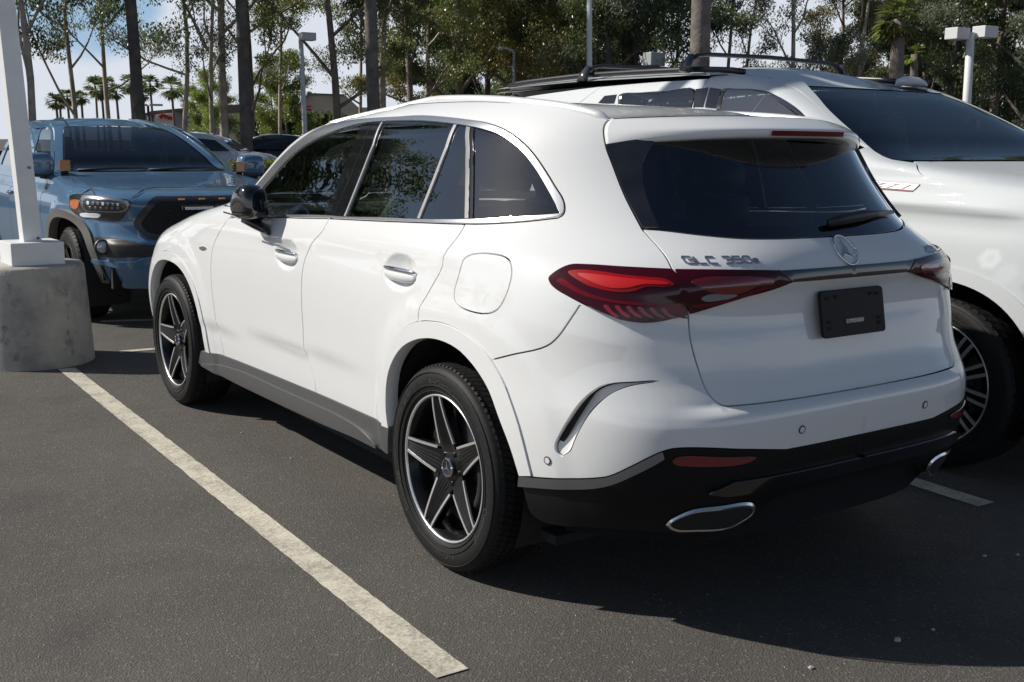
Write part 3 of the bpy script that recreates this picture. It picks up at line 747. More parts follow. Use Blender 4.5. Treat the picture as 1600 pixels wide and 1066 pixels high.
    if letters:
        for s, th, sz, sp in (('ProContact', 92, .030, 1.08), ('TX  SSR  MO', 40, .019, 1.1), ('Continental', 205, .031, 1.02), ('Continental', 330, .031, 1.02), ('ProContact', 262, .024, 1.08)):
            V, F = text_geo(s, sz, .0011, spacing=sp, align='CENTER'); rad = rim + .40 * d
            an = D2R(th) + (V[:, 0]) / rad; rr = rad - sz * .35 + V[:, 1]
            q = np.stack([-.0062 - V[:, 2] + np.interp((rr - rim) / d, [0, .2, .4, .62, .78, .9], [.005, .001, 0, .001, .008, .02]), rr * np.cos(an), rr * np.sin(an)], 1)
            fix_normals(mesh('lettering', q, [f[::-1] for f in F], M_LETTER, root, smooth=False))
    return root

# ------------------------------------------------------------------ the white car in the middle
S_W = [(.15, .85), (.22, .875), (.30, .90), (.40, .925), (.55, .94), (.70, .947), (.85, .948), (.95, .943), (1.05, .928), (1.12, .91), (1.18, .883), (1.25, .856), (1.35, .816), (1.45, .778), (1.50, .756), (1.54, .730), (1.58, .693), (1.62, .64), (1.66, .56)]
S_YR = [(.15, -.80), (.25, -.87), (.35, -.93), (.50, -.985), (.62, -1.0), (.70, -1.0), (.745, -.98), (.80, -.95), (.90, -.925), (.98, -.905), (1.04, -.915), (1.07, -.93), (1.10, -.925), (1.15, -.895), (1.20, -.85), (1.30, -.775), (1.40, -.70), (1.50, -.63), (1.6, -.56)]
S_NR = [(.15, 3.3), (.4, 4.0), (.62, 4.0), (.75, 3.75), (.85, 3.75), (1.0, 3.8), (1.1, 3.3), (1.25, 2.8), (1.6, 3.0)]
S_YF = [(.15, 3.62), (.3, 3.74), (.5, 3.82), (.7, 3.80), (.82, 3.7), (.9, 3.58), (.97, 3.38), (1.04, 3.07), (1.10, 2.74), (1.16, 2.4), (1.2, 2.32), (1.24, 2.28), (1.30, 2.18), (1.384, 2.07), (1.457, 1.96), (1.508, 1.85), (1.538, 1.74), (1.56, 1.62), (1.58, 1.46), (1.60, 1.25), (1.66, .7)]
S_NF = [(.15, 3.2), (.6, 3.6), (.8, 3.6), (1.0, 4), (1.1, 4.0), (1.2, 3), (1.6, 2.8)]
S_Y1 = [(.15, 2.6), (.8, 2.6), (.95, 2.35), (1.04, 2.0), (1.1, 1.9), (1.2, 1.85), (1.3, 1.72), (1.4, 1.58), (1.45, 1.48), (1.5, 1.3), (1.54, 1.0), (1.58, .6), (1.66, .3)]
def suv_waist(y, z):
    g = 1 / (1 + np.exp(-(z - 1.16) / .03))
    w = -.014 * np.exp(-((y - 1.3) / .75) ** 2) * np.exp(-((z - .62) / .3) ** 2)
    return w - g * .085 * np.clip((.15 - y) / .8, 0, 1.2) ** 1.5 - g * .03 * np.clip((y - .6) / 1.4, 0, 1.5) ** 2
def sst(x, a, b): t = np.clip((x - a) / (b - a), 0, 1); return t * t * (3 - 2 * t)
HANDLES = ((1.275, .985), (.28, 1.012))
def suv_disp(u, z, b):
    y = b[..., 1]; side = sst(u, -.75, -.25) * sst(3.0, u - .0, u + .4) if False else sst(u, -.8, -.3)
    d = np.zeros(np.shape(y))
    # shoulder line and lower door crease
    zc = 1.04 + np.clip(1.6 - y, 0, 2.0) * .038
    t = z - zc; side2 = side * sst(3.2 - y, 0, .6)
    d += side2 * .0045 * np.where(t > 0, np.exp(-(t / .09) ** 2), np.exp(-(t / .03) ** 2))
    zl = .575 + np.clip(1.9 - y, -.6, 1.6) * .038
    d -= side2 * sst(y, .38, 1.1) * sst(2.5 - y, 0, .3) * .009 * sst(zl - z, 0, .045) * sst(z, .30, .42)
    # flare round the wheels
    for cy, cz, ra in ((-.09, .40, .50), (2.81, .38, .52)):
        r = (np.abs((y - cy)) ** 2.5 + np.abs(z - cz) ** 2.5) ** (1 / 2.5)
        d += side * .010 * sst(ra + .085 - r, 0, .075) * (np.abs(b[..., 0]) > .6)
    for hy, hz in HANDLES:                                            # scoops behind the door handles
        q = ((y - hy) / .125) ** 2 + ((z - hz) / .068) ** 2
        d -= .030 * np.clip(1 - q, 0, 1) ** 1.25 * (u > -.5)
    # the bumper stands proud under the tailgate, with a soft shelf; its lower edge turns in
    rear = sst(-u, .55, .75)
    d += sst(-u, .80, 1.0) * .020 * sst(.735 - z, 0, .03)
    d -= sst(-u, -.2, .2) * 0.0
    return d
SUV = thing('white_suv', 'white SUV with red tail lamps and GLC 350e badge, rear towards the camera', 'car', (0, 1.4, 0))
B = Body(Surf(S_W, S_YR, S_NR, S_YF, S_NF, .15, S_Y1, suv_waist, LF=1.85), suv_disp, rng=(-1.55, 4.4, .16, 1.64))
px = B.px
def _far(V):
    V = V.copy(); k = sst(V[:, 2], 1.25, 1.6); V[:, 2] -= .022 * k; V[:, 0] *= 1 - .02 * k; return V
B.far_fix = _far
def arc(cy, cz, a, b, n, t0, t1, k=40):
    t = np.linspace(D2R(t0), D2R(t1), k); c, s = np.cos(t), np.sin(t); return np.stack([cy + a * np.sign(c) * abs(c) ** (2 / n), cz + b * np.sign(s) * np.abs(s) ** (2 / n)], 1)

# measured outlines
c_chrome_out = px([(394, 298.6), (412, 278), (438.7, 247), (465.5, 222), (494, 203.7), (525, 192.4), (556, 186.8), (585, 184), (618, 182.5), (656, 180.3), (694, 182.8), (735, 187.8), (759, 191.6), (787.5, 202), (815.6, 221.6), (834.4, 241), (853, 267.5), (868, 292), (879.5, 310.6), (882.8, 325), (880.5, 335), (872, 340.6)], 4)
c_belt_low = px([(872, 340.6), (825, 346), (769, 349.7), (727.5, 350.4), (656, 348), (600, 346), (556, 344), (515, 342), (473.8, 341.3), (432.5, 340), (396, 339)], 3)
c_glass_top = px([(405, 300), (420, 283), (459, 240), (494, 218), (525, 205), (556, 195.5), (575, 192.6), (593.5, 191), (637.5, 189.3), (675, 191), (712.5, 195.3), (739.7, 200), (759, 204.7), (778, 211), (797, 222.5), (815.6, 238.4), (834.4, 262), (851.3, 290), (866.3, 318), (873, 333)], 4)
c_glass_low = px([(873, 333.4), (825, 337), (769, 340), (739, 341.5), (656, 341.5), (600, 339), (540, 338), (505, 335.6), (453, 335.2), (399, 336)], 3)
g_bf = px([(515, 341.5), (504.4, 362.5), (490, 379), (478.6, 399.7), (473.5, 418), (471, 445), (471.4, 476), (473.8, 517.5), (475, 547.5), (482.5, 575), (488.8, 597.5), (491, 615)], 3)
g_df = px([(359, 341), (345.5, 360.5), (335, 379), (330.5, 399.7), (329.4, 424.4), (331, 451), (334, 476), (337.5, 502), (342.5, 530), (348, 557)], 3)
g_rq = px([(727.5, 350), (723.8, 358.3), (714, 373.8), (701, 390.7), (694, 403.3), (692, 414.6), (685.8, 428.7), (674.5, 448.4), (664.7, 468), (659, 480.7), (657, 502)], 3)
c_arch_r = px([(601.5, 664), (601, 638), (600.8, 610), (605.6, 573.6), (612.6, 545.5), (623.9, 523), (638, 510.3), (656, 502.7), (674.5, 501.9), (697, 505.5), (719.6, 515), (742, 530), (761.8, 548.3), (775.9, 568), (790, 593.3), (801, 621.5), (816, 667), (834.5, 742)], 3)
c_arch_r_in = px([(612, 668), (608.5, 638), (611, 587.7), (621, 559.6), (635, 541), (652, 531.4), (671.7, 528), (694, 531.4), (719.6, 544), (739, 562.4), (756, 585), (770, 610), (785, 651), (802, 696), (816, 742)], 3)
s_bump = px([(772.5, 561.8), (809.6, 552.5), (843.4, 545), (860.3, 537), (874.4, 523), (888.5, 503), (900, 486), (905, 478)], 3)
sill_top = px([(317.5, 547.5), (348.8, 557.5), (491, 615), (612.5, 666)], 6)
def y_to_u(C):
    out = []
    for y, z in C:
        lo, hi = 0., 4.3
        for _ in range(30):
            m_ = (lo + hi) / 2
            if B.S.P(np.array([m_]), np.array([z]))[0, 1] < y: lo = m_
            else: hi = m_
        out.append((lo, z))
    return np.array(out)
arcF_out = y_to_u(arc(2.81, .385, .505, .475, 2.4, 0, 180)); arcF_in = y_to_u(arc(2.81, .385, .455, .428, 2.4, 0, 180))
def near_i(C, p): return int(np.linalg.norm(np.asarray(C) - np.asarray(p), axis=1).argmin())
i_arch_g = near_i(c_arch_r, g_rq[-1]); i_arch_b = near_i(c_arch_r, s_bump[0])
i_belt_rq = near_i(c_belt_low, g_rq[0]); i_belt_bf = near_i(c_belt_low, g_bf[0]); i_belt_df = near_i(c_belt_low, g_df[0])

# tail lamp, tailgate seam, rear glass
l_out = px([(970, 500), (940, 488), (905, 471), (889, 462.5), (865, 447.5), (859, 437), (866, 429), (892, 416.6), (919, 416), (970, 419), (1012, 421)], 5)
l_out = np.vstack([px([(1074, 492.5), (1050, 498.5), (1030, 503), (1006, 505), (985, 503)], 4), l_out, px([(1012, 421), (1050, 422.6)], 4)])
l_seam = px([(1050.5, 422.6), (1060, 436), (1069, 460), (1074, 492.5)], 4)
l_in = np.vstack([px([(1077.5, 491), (1120, 477.5), (1165, 462.5), (1200, 452), (1235.5, 441)], 4), px([(1235.5, 441), (1222, 431), (1210, 423.6)], 3), px([(1210, 423.6), (1120, 423.3), (1054, 423)], 4)])
t_up = px([(1003.2, 358), (1016, 372), (1030, 387.5), (1041, 402), (1050.5, 421)], 4)
t_dn = px([(1075.6, 492.5), (1078, 524), (1082, 545), (1087, 563), (1099, 599), (1106, 613), (1115, 624), (1126, 632), (1136, 634.6)], 4)
zb = float(px([(1200, 629.5)], sm=False)[0, 1])
def to_center(z0, z1, u_from, k=8): return np.stack([np.linspace(u_from, B.uc, k), np.linspace(z0, z1, k)], 1)
t_bot = to_center(t_dn[-1, 1], zb, t_dn[-1, 0])
rg_bot = px([(1003.5, 357.9), (1030, 359.4), (1084.5, 366), (1135, 371), (1169, 373), (1215, 373)], 4)
rg_bot = np.vstack([rg_bot, to_center(rg_bot[-1, 1], rg_bot[-1, 1] - .001, rg_bot[-1, 0])])
p_gap = px([(959, 185), (948, 190), (943, 199), (945.6, 226), (956.6, 257), (976, 306), (1003, 357.9)], 5)
rail_line = px([(953, 187), (922, 178.5), (875, 169), (812, 161.5), (750, 158.5), (687, 160), (640, 163), (592, 169), (555, 176.5), (525, 184)], 3)
apil = px([(525, 184), (494, 199), (465, 217), (438, 242), (412, 273), (392, 297.5)], 3)

# --- panels
hx = [(h_[0] - .16, h_[0] + .16, h_[1] - .085, h_[1] + .085, .007) for h_ in HANDLES]
side = [c_chrome_out[::-1], apil[::-1], rail_line[::-1], p_gap, t_up, l_out[::-1], s_bump[::-1], c_arch_r[i_arch_g:i_arch_b + 1][::-1], g_rq[::-1], c_belt_low[:i_belt_rq + 1][::-1]]
fuel = px([(725, 407.6), (733.6, 400.5), (750.5, 396.8), (773, 398), (790, 402.2), (798, 410), (800, 424.4), (795.6, 447), (787, 469.5), (777, 483.6), (761.8, 490), (739, 487), (719.6, 478.8), (711, 469), (709.7, 457), (715.3, 435.7)], 3, closed=True)
B.panel('body_side', side, M_WHITE, SUV, holes=[fuel], h=.05, lined=M_TRIM, refine=[(-.7, .25, .75, 1.15, .03)])
B.panel('fuel_flap', fuel, M_WHITE, SUV, h=.03)
a_end = near_i(c_arch_r, sill_top[-1])
B.panel('rear_door', [c_belt_low[i_belt_rq:i_belt_bf + 1], g_bf, sill_top[near_i(sill_top, g_bf[-1]):], c_arch_r[:i_arch_g + 1], g_rq[::-1]], M_WHITE, SUV, h=.045, refine=[hx[1]], hb=.016)
B.panel('front_door', [c_belt_low[i_belt_bf:i_belt_df + 1], g_df, sill_top[near_i(sill_top, g_df[-1]):near_i(sill_top, g_bf[-1]) + 1], g_bf[::-1]], M_WHITE, SUV, h=.045, refine=[hx[0]], hb=.016)
fr = np.array([[B.S.Y1(.40) * 0 + 2.0 + 1.7, .40], [3.7, .40]])
zt = float(g_df[0, 1])
wing_arch = arcF_out[::-1]                                              # from the nose side back over the wheel to the door side
k0, k1 = int(np.argmin(abs(wing_arch[:, 1] - .40) + (wing_arch[:, 0] < 2.8) * 9)), int(np.argmin(abs(wing_arch[:, 1] - .40) + (wing_arch[:, 0] > 2.8) * 9))
wing_low = np.array([[arcF_out[arcF_out[:, 0] < 2.81][-1, 0], .385], [float(g_df[-1, 0]), float(g_df[-1, 1])]])
B.panel('front_wing', [g_df, wing_low[::-1], arcF_out[arcF_out[:, 0] < 2.81][::-1], arcF_out[arcF_out[:, 0] >= 2.81][::-1], np.array([[arcF_out[0, 0] + .03, .38], [4.1, .38], [4.1, .85], [3.7, 1.11], [2.6, 1.14], [1.95, 1.145]])], M_WHITE, SUV, h=.05, refine=[(1.9, 3.6, .85, 1.16, .022)])
B.panel('bonnet', [np.array([[1.95, 1.147], [2.6, 1.142], [3.7, 1.112], [3.7, 1.185], [2.6, 1.20], [1.95, 1.205]])], M_WHITE, SUV, h=.03, flange=.004)
# wheel-arch trims with a deep returned lip
B.panel('arch_trim', [c_arch_r, c_arch_r_in[::-1]], M_WHITE, SUV, h=.02, off=.006, flange=.05, hb=.014, inset=.001)
B.panel('arch_trim', [arcF_out, arcF_in[::-1]], M_WHITE, SUV, h=.02, off=.006, flange=.05, hb=.014, inset=.001)

# sill
sill_low = px([(314, 566), (340, 583), (362.5, 595), (405, 616), (502.5, 662), (560, 686), (611, 708)], 5)
B.panel('sill', [sill_top, sill_low[::-1]], M_SILL, SUV, h=.03, off=.004, flange=.10, inset=.001)
s_cr = px([(320, 567), (330, 566.5), (345, 569), (380, 580), (430, 602.5), (480, 625), (530, 647.5), (562.5, 666), (580, 681), (592, 696)], 4)
s_lw = px([(322, 570), (362.5, 592.5), (430, 625), (502.5, 658.5), (560, 683), (592, 699)], 6)
B.panel('sill_blade', [s_cr, s_lw[::-1]], M_SILL, SUV, h=.02, off=.016, flange=.014, inset=.001)

# tailgate (both halves in one sheet)
plate_z = (.885, 1.035)
B.panel('tailgate', [rg_bot[::-1], t_up, l_seam, t_dn, t_bot], M_WHITE, SUV, h=.04, mirror='join', refine=[(-1.55, -.7, .72, .85, .02), (-1.55, -.7, 1.0, 1.2, .02)])
B.panel('rear_lamp', [l_out, l_seam], M_REDDARK, SUV, h=.025, off=.010, flange=.02, inset=.001, hb=.012)
B.panel('tailgate_lamp', [l_in], M_REDDARK, SUV, h=.025, off=.010, flange=.014, inset=.001, hb=.012)
bar_t = np.vstack([px([(1211, 423.6), (1236, 422.5)], 3), to_center(0, 0, 0)[:0]])
zt_bar = float(px([(1300, 418.5)], sm=False)[0, 1]); z_tip = l_in[near_i(l_in, px([(1235.5, 441)], sm=False)[0])]
u_tip = float(z_tip[0]); zb_bar = float(z_tip[1]) + .001
u_top = float(px([(1211, 423.6)], sm=False)[0, 0])
B.panel('lamp_bar', [np.array([[u_top - .004, zt_bar + .002], [u_tip - .004, zb_bar]]), to_center(zb_bar, zb_bar, u_tip - .02, 10), to_center(zt_bar, zt_bar, u_top - .02, 10)[::-1]], M_BLACKGLOSS, SUV, h=.03, off=.009, flange=.012, mirror='join', inset=0)
def inlay(name, pts, m, off, k=4): return B.panel(name, px(pts, k, closed=True), m, SUV, h=.012, off=off, flange=.002, inset=0, hb=.008)
inlay('lamp_element', [(890, 428), (905, 425), (935, 427), (970, 432), (1010, 436), (1040, 439), (1052, 446), (1040, 449), (1010, 449), (990, 455), (968, 457), (940, 453), (915, 445)], M_REDBRIGHT, .0115)
inlay('lamp_glow_inlay', [(905, 431), (935, 432.5), (970, 437), (1010, 440.5), (1036, 442.5), (1044, 445.5), (1034, 446.5), (1005, 446.5), (980, 451), (955, 451), (930, 444)], mat('red_lamp_glow', (.48, .008, .009), .35), .0132)  # brighter inlay: the glow gradient of the lamp painted as a second tone
inlay('lamp_element', [(1079, 442), (1100, 436), (1140, 434.5), (1185, 434.5), (1206, 438), (1204, 443), (1180, 446), (1165, 452), (1148, 457), (1115, 456.5), (1095, 450)], M_REDDEEP, .0115)
inlay('reversing_lamp', [(1094, 466), (1103, 459.5), (1130, 458), (1149, 459), (1140, 464), (1120, 468.5), (1100, 470)], M_CLEARGREY, .0118)
inlay('lamp_line', [(873, 440), (880, 437), (895, 446), (920, 459), (950, 468), (990, 473), (1040, 474.5), (1066, 475), (1066, 477.5), (1040, 477.5), (985, 476.5), (945, 471.5), (915, 463), (890, 451)], M_REDLENS, .0118)
inlay('lamp_line', [(1079, 477), (1110, 474), (1150, 462), (1195, 447), (1196, 449), (1150, 465), (1112, 477), (1080, 479.5)], M_REDLENS, .0116)
for i in range(7):                                                     # curved fins at the foot of the lamp
    x0 = 944 + i * 17.5; y0 = 478 + i * .9
    inlay('lamp_fin', [(x0, y0), (x0 + 6, y0 - .5), (x0 + 13, y0 + 8), (x0 + 24, y0 + 17.5 - i * .7), (x0 + 19, y0 + 18 - i * .7), (x0 + 8, y0 + 10)], M_PINK if i < 6 else M_REDLENS, .0117, 3)
inlay('lamp_panel', [(1040, 479), (1064, 479), (1067, 487), (1043, 490)], M_REDLENS, .0117, 2)

# rear glass with gloss side blades
top_z = 1.505
rg = [rg_bot[::-1] if False else rg_bot, np.array([[B.uc, top_z]]), px([(1066, 214), (1027, 213), (990, 217), (947, 223)], 5), p_gap[near_i(p_gap, px([(945.6, 226)], sm=False)[0]):]]
B.panel('rear_window', rg, G_REAR, SUV, h=.04, off=-.003, flange=.006, mirror='join')
B.panel('window_blade', [px([(945.6, 225.9), (985, 219.5), (1027, 214.6)], 5), px([(1027, 214.6), (1013, 240), (1005, 262), (1007, 290), (1015, 320), (1031, 358.5)], 5), px([(1031, 358.5), (1003.8, 357.4)], 4), p_gap[near_i(p_gap, px([(945.6, 226)], sm=False)[0]):][::-1]], M_BLADE, SUV, h=.03, off=.008, flange=.012)
# black print border of the rear glass
gi = np.vstack([px([(1033, 357), (1085, 364), (1169, 370.5), (1215, 370.5)], 4), np.array([[B.uc, rg_bot[-1, 1] + .006]])])
gm = np.vstack([px([(1052, 338), (1090, 346), (1169, 352), (1215, 352)], 4), np.array([[B.uc, float(px([(1215, 352)], sm=False)[0, 1])]])])
B.strip('glass_border', gi, gm, -.006, -.006, M_TRIM, SUV, 'both', 2)
gl = px([(1052, 338), (1036, 300), (1030, 262), (1036, 240)], 4); g2 = px([(1033, 357), (1015, 320), (1007, 290), (1005, 262), (1013, 236)], 4)
B.strip('glass_border', g2, gl, -.006, -.006, M_TRIM, SUV, 'both', 2)

# rear bumper, white upper part, with the corner vents let in
split = px([(815, 742.5), (850, 746), (900, 748.5), (930, 747.5), (952, 744.5), (990, 727.5), (1020, 712.5), (1035, 706), (1052, 701.5), (1100, 699), (1160, 699.5), (1220, 700)], 4)
zs = float(split[-1, 1]); split_c = to_center(zs, zs, split[-1, 0], 10)
v_out = px([(1030, 594.9), (991, 597.5), (959.4, 599.4), (940.7, 604), (925.7, 612.5), (907, 629.4), (888, 655.7), (876, 678), (869.4, 695), (871, 704.5), (878.8, 712.5)], 4)
v_in = px([(1030, 595.5), (991, 601), (972.6, 606), (953.8, 614.4), (935, 629.4), (920, 646.3), (905, 670.7), (895.6, 691.3), (890, 704.5), (880.6, 711)], 4)
vent = np.vstack([v_out, v_in[::-1]])
B.panel('rear_bumper', [s_bump, l_out[:near_i(l_out, s_bump[-1]) + 1][::-1], t_dn, t_bot, split_c[::-1], split[::-1], c_arch_r[i_arch_b:][::-1]], M_WHITE, SUV, holes=[vent], h=.04, mirror='join', flange=.022, refine=[(-1.0, -.3, .52, .82, .02), (-1.55, -.7, .68, .76, .015)])
tt = np.linspace(0, 1, 40)
dep = -.034 * np.clip(np.sin(np.pi * np.clip(np.linspace(.0, 1, max(len(v_out), len(v_in))), .0, .97)) ** .6, 0, 1)
nv_ = max(len(v_out), len(v_in)); rs_ = lambda C: np.stack([np.interp(np.linspace(0, 1, nv_), np.linspace(0, 1, len(C)), C[:, i]) for i in (0, 1)], 1)
v_md = rs_(v_out) * .22 + rs_(v_in) * .78
B.strip('vent_ramp', rs_(v_out), v_md, dep, dep * .80, M_WHITE, SUV, 'both', 4); B.strip('vent_ramp', v_md, rs_(v_in), dep * .80, 0 * dep - .001, M_WHITE, SUV, 'both', 3)
i0, i1 = near_i(v_out, px([(925.7, 612.5)], sm=False)[0]), near_i(v_out, px([(871, 700)], sm=False)[0])
sl_o = v_out[i0:i1]; j0, j1 = near_i(v_in, px([(940, 624)], sm=False)[0]), near_i(v_in, px([(889, 703)], sm=False)[0])
q_in = v_in[j0:j1]; tA = np.linspace(0, 1, len(sl_o)); q_rs = np.stack([np.interp(tA, np.linspace(0, 1, len(q_in)), q_in[:, i]) for i in (0, 1)], 1)
sl_i = sl_o + (q_rs - sl_o) * (.45 * np.sin(np.pi * np.linspace(.03, .97, len(sl_o))) ** .5)[:, None]
B.strip('vent_slot', sl_o, sl_i, -.018, -.016, M_DARK, SUV, 'both', 2)

# black lower bumper
bb = px([(815.5, 743), (822, 775), (830, 800), (845, 813), (865, 820), (930, 827), (1000, 832), (1060, 835)], 4)
zlow = float(bb[-1, 1])
bb_c = np.array([[bb[-1, 0] - .06, zlow + .005], [bb[-1, 0] - .14, zlow + .03], [bb[-1, 0] - .22, zlow + .075], [bb[-1, 0] - .30, zlow + .105], [B.uc, zlow + .125]])
bb_c = smooth(bb_c, 4)
B.panel('lower_bumper', [split, split_c, bb_c[::-1], bb[::-1]], M_BUMPBLACK, SUV, h=.035, off=-.003, mirror='join', flange=.03)
lip_d = px([(815.5, 757), (850, 760), (900, 763), (935, 761), (960, 755), (992, 741), (1020, 727), (1038, 716)], 4)
B.strip('bumper_lip', split[:near_i(split, px([(1040, 705)], sm=False)[0])], lip_d, .004, .010, mat('grey_bumper_lip', (.05, .051, .053), .45, bump=(900, .3, .0006)), SUV, 'both', 3)
gz = float(px([(1230, 742)], sm=False)[0, 1]); gu = float(px([(1105, 752)], sm=False)[0, 0])
B.panel('diffuser_strip', [np.array([[gu, gz - .012], [gu - .07, gz + .022]]), to_center(gz + .022, gz + .022, gu - .10, 8), to_center(gz - .02, gz - .02, gu - .05, 8)[::-1]], M_BLACKGLOSS, SUV, h=.03, off=.012, flange=.014, mirror='join', inset=0)
inlay('rear_reflector', [(1051, 721), (1057, 715.5), (1068, 712.8), (1120, 711.8), (1174, 711.5), (1168, 716), (1150, 721.5), (1110, 726.5), (1075, 727.8), (1056, 726)], M_REDDEEP, .004)
# exhaust surrounds: bright frames round dark mouths
e_o = px([(1040, 820), (1046, 813), (1062, 803), (1083, 793), (1120, 785), (1166, 778.8), (1174.5, 785), (1169, 795.5), (1153, 807), (1136, 816.5), (1085, 825), (1050, 828)], 4, closed=True)
e_c = e_o.mean(0); e_i = e_c + (e_o - e_c) * [.915, .76]
B.panel('exhaust_mouth', e_i, M_DARK, SUV, h=.02, off=.004, flange=0, inset=0)
def frame(name, o_, i_, d0, d1, m):
    a = np.vstack([o_, o_[:1]]); b = np.vstack([i_, i_[:1]]); mid = a * .55 + b * .45
    B.strip(name, a, mid, d0, d1, m, SUV, 'both', 3); B.strip(name, mid, b, d1, .006, m, SUV, 'both', 3)
frame('exhaust_frame', e_o, e_i, .001, .007, mat('bright_steel', (.66, .67, .69), .16, .9))

# --- side windows, chrome surround and pillars
G_top_s = c_glass_top; ring_in = np.vstack([c_glass_top, c_glass_low])
ring_out = np.vstack([c_chrome_out, c_belt_low])
B.panel('window_surround', ring_out, M_SATIN, SUV, holes=[ring_in], h=.02, off=.004, flange=.010, inset=.0035, hb=.014)
def seg(C, p, q): a, b = near_i(C, px([p], sm=False)[0]), near_i(C, px([q], sm=False)[0]); return C[a:b + 1]
def pane(name, top, low, left, right, m, off=-.004):
    B.panel(name, [seg(c_glass_top, *top), px(right, 4), seg(c_glass_low, *low), px(left, 4)], m, SUV, h=.05, off=off, flange=.004, inset=0)
pane('front_side_window', ((405, 300), (566, 194)), ((507, 335.6), (399, 336)), [(399, 336), (405, 300)], [(566, 194), (565, 205), (507, 335.6)], G_FRONT)
pane('rear_side_window', ((598, 190.7), (710, 195)), ((653, 341.5), (541, 338)), [(541, 338), (598, 190.7)], [(710, 195), (653, 341.5)], G_PRIVACY)
pane('fixed_window', ((713, 195.5), (730, 198.5)), ((730, 341.6), (657, 341.5)), [(657, 341.5), (713, 195.5)], [(730, 198.5), (730, 341.6)], G_PRIVACY)
pane('quarter_window', ((740, 200.5), (873, 333)), ((873, 333.4), (739, 341.5)), [(739, 341.5), (740, 200.5)], [(873, 333), (873, 333.4)], G_QUARTER)
def bar(name, L, R_, m, off=.001):
    B.panel(name, [px(L, 4), px(R_, 4)[::-1]], m, SUV, h=.02, off=off, flange=.008, inset=0, hb=.015)
M_STRIP = mat('dull_strip', (.30, .30, .30), .38, .6)
bar('pillar_cover', [(566, 194.2), (507, 336)], [(582, 192.5), (521, 336.6)], M_BLACKGLOSS)
bar('pillar_cover', [(583.2, 192.4), (522.4, 336.7)], [(596.2, 191.2), (538, 337.8)], M_BLACKGLOSS)
bar('pillar_strip', [(596.6, 191.4), (538.4, 337.8)], [(598.4, 191), (540.6, 338)], M_STRIP, .003)
bar('window_divider', [(709.8, 195), (652.5, 341.3)], [(713.2, 195.6), (656.4, 341.3)], M_STRIP, .002)
bar('window_divider', [(729.4, 198.2), (727.2, 341.5)], [(735, 199.4), (732.8, 341.5)], mat('dark_strip', (.13, .13, .13), .4, .4), .003)
bar('window_seal', [(736.6, 199.6), (734.4, 341.5)], [(740.2, 200.6), (738.6, 341.5)], M_BLACKGLOSS, .001)
# dark lining strip above the surround
B.strip('roof_seal', c_chrome_out[: int(len(c_chrome_out) * .97)] , c_chrome_out[: int(len(c_chrome_out) * .97)] + [0, -.004], -.001, .0005, M_SHUT, SUV, 'both', 1)

B.panel('inner_trim', ring_out, M_TRIM, SUV, holes=[ring_in], h=.03, off=-.016, flange=0, inset=.0035, hb=.02)
for L_, R__ in (([(566, 194.2), (507, 336)], [(599, 191), (541.4, 338)]), ([(709, 195), (651.5, 341.3)], [(715, 195.6), (658.4, 341.3)]), ([(728.4, 198.2), (726.2, 341.5)], [(741, 200.6), (739.6, 341.5)])): bar('inner_trim', L_, R__, M_TRIM, -.016)
# --- roof, rails, spoiler
rl = B.P(rail_line[:, 0], rail_line[:, 1]); o_ = np.argsort(rl[:, 1]); ry, rx, rz = rl[o_, 1], -rl[o_, 0], rl[o_, 2]
ap = B.P(apil[:, 0], apil[:, 1])
def edge(y): return np.interp(y, ry, rx), np.interp(y, ry, rz)
g_top = p_gap[near_i(p_gap, px([(959, 185)], sm=False)[0])]; g_low = px([(945.6, 225.9)], sm=False)[0]
EA, EL = B.P(*[np.array([q]) for q in g_top])[0], B.P(*[np.array([q]) for q in g_low])[0]
def secA(a): return np.array([-EA[0] * a, -.575 + (EA[1] + .575) * a ** 2.2, EA[2] + .016 * (1 - a ** 2.6)])
def secT(a): return np.array([-EL[0] * .992 * a, -.735 + (EL[1] + .735 + .004) * a ** 2.4, 1.523 + (EL[2] + .030 - 1.523) * a ** 4])
def secL(a): return np.array([-EL[0] * a, -.730 + (EL[1] + .730) * a ** 2.4, 1.494 + (EL[2] - 1.494) * a ** 3])
V, F, nx, nr = [], [], 25, 36
for k in range(nr):
    sx_ = k / (nr - 1)
    for t in np.linspace(-1, 1, nx):
        A_ = secA(abs(t)); y = A_[1] + (1.36 - A_[1]) * sx_; ex, ez = edge(max(y, ry[0])); w_ = float(sst(np.array(y), A_[1], A_[1] + .45))
        ex = EA[0] * -1 * (1 - w_) + ex * w_; zm_ = np.interp(y, [-.58, -.13, .1, .41, .8, 1.36], [1.568, 1.601, 1.614, 1.628, 1.632, 1.60]); zc = ez + (zm_ - ez) * (1 - abs(t) ** 2.4)
        V.append((t * ex, y, A_[2] * (1 - w_) + zc * w_))
F = [(i * nx + j, (i + 1) * nx + j, (i + 1) * nx + j + 1, i * nx + j + 1)[::-1] for i in range(nr - 1) for j in range(nx - 1)]
V = np.array(V); V[:, 2] -= .022 * sst(V[:, 0], .0, .6); V[:, 0] *= 1 - .02 * sst(V[:, 0], .1, .6); V = V.tolist()
roof = mesh('roof', V, F, M_WHITE, SUV); Vr = np.array(V)
mesh('headliner', Vr - [0, 0, .03], [f[::-1] for f in F], M_TRIM, SUV)
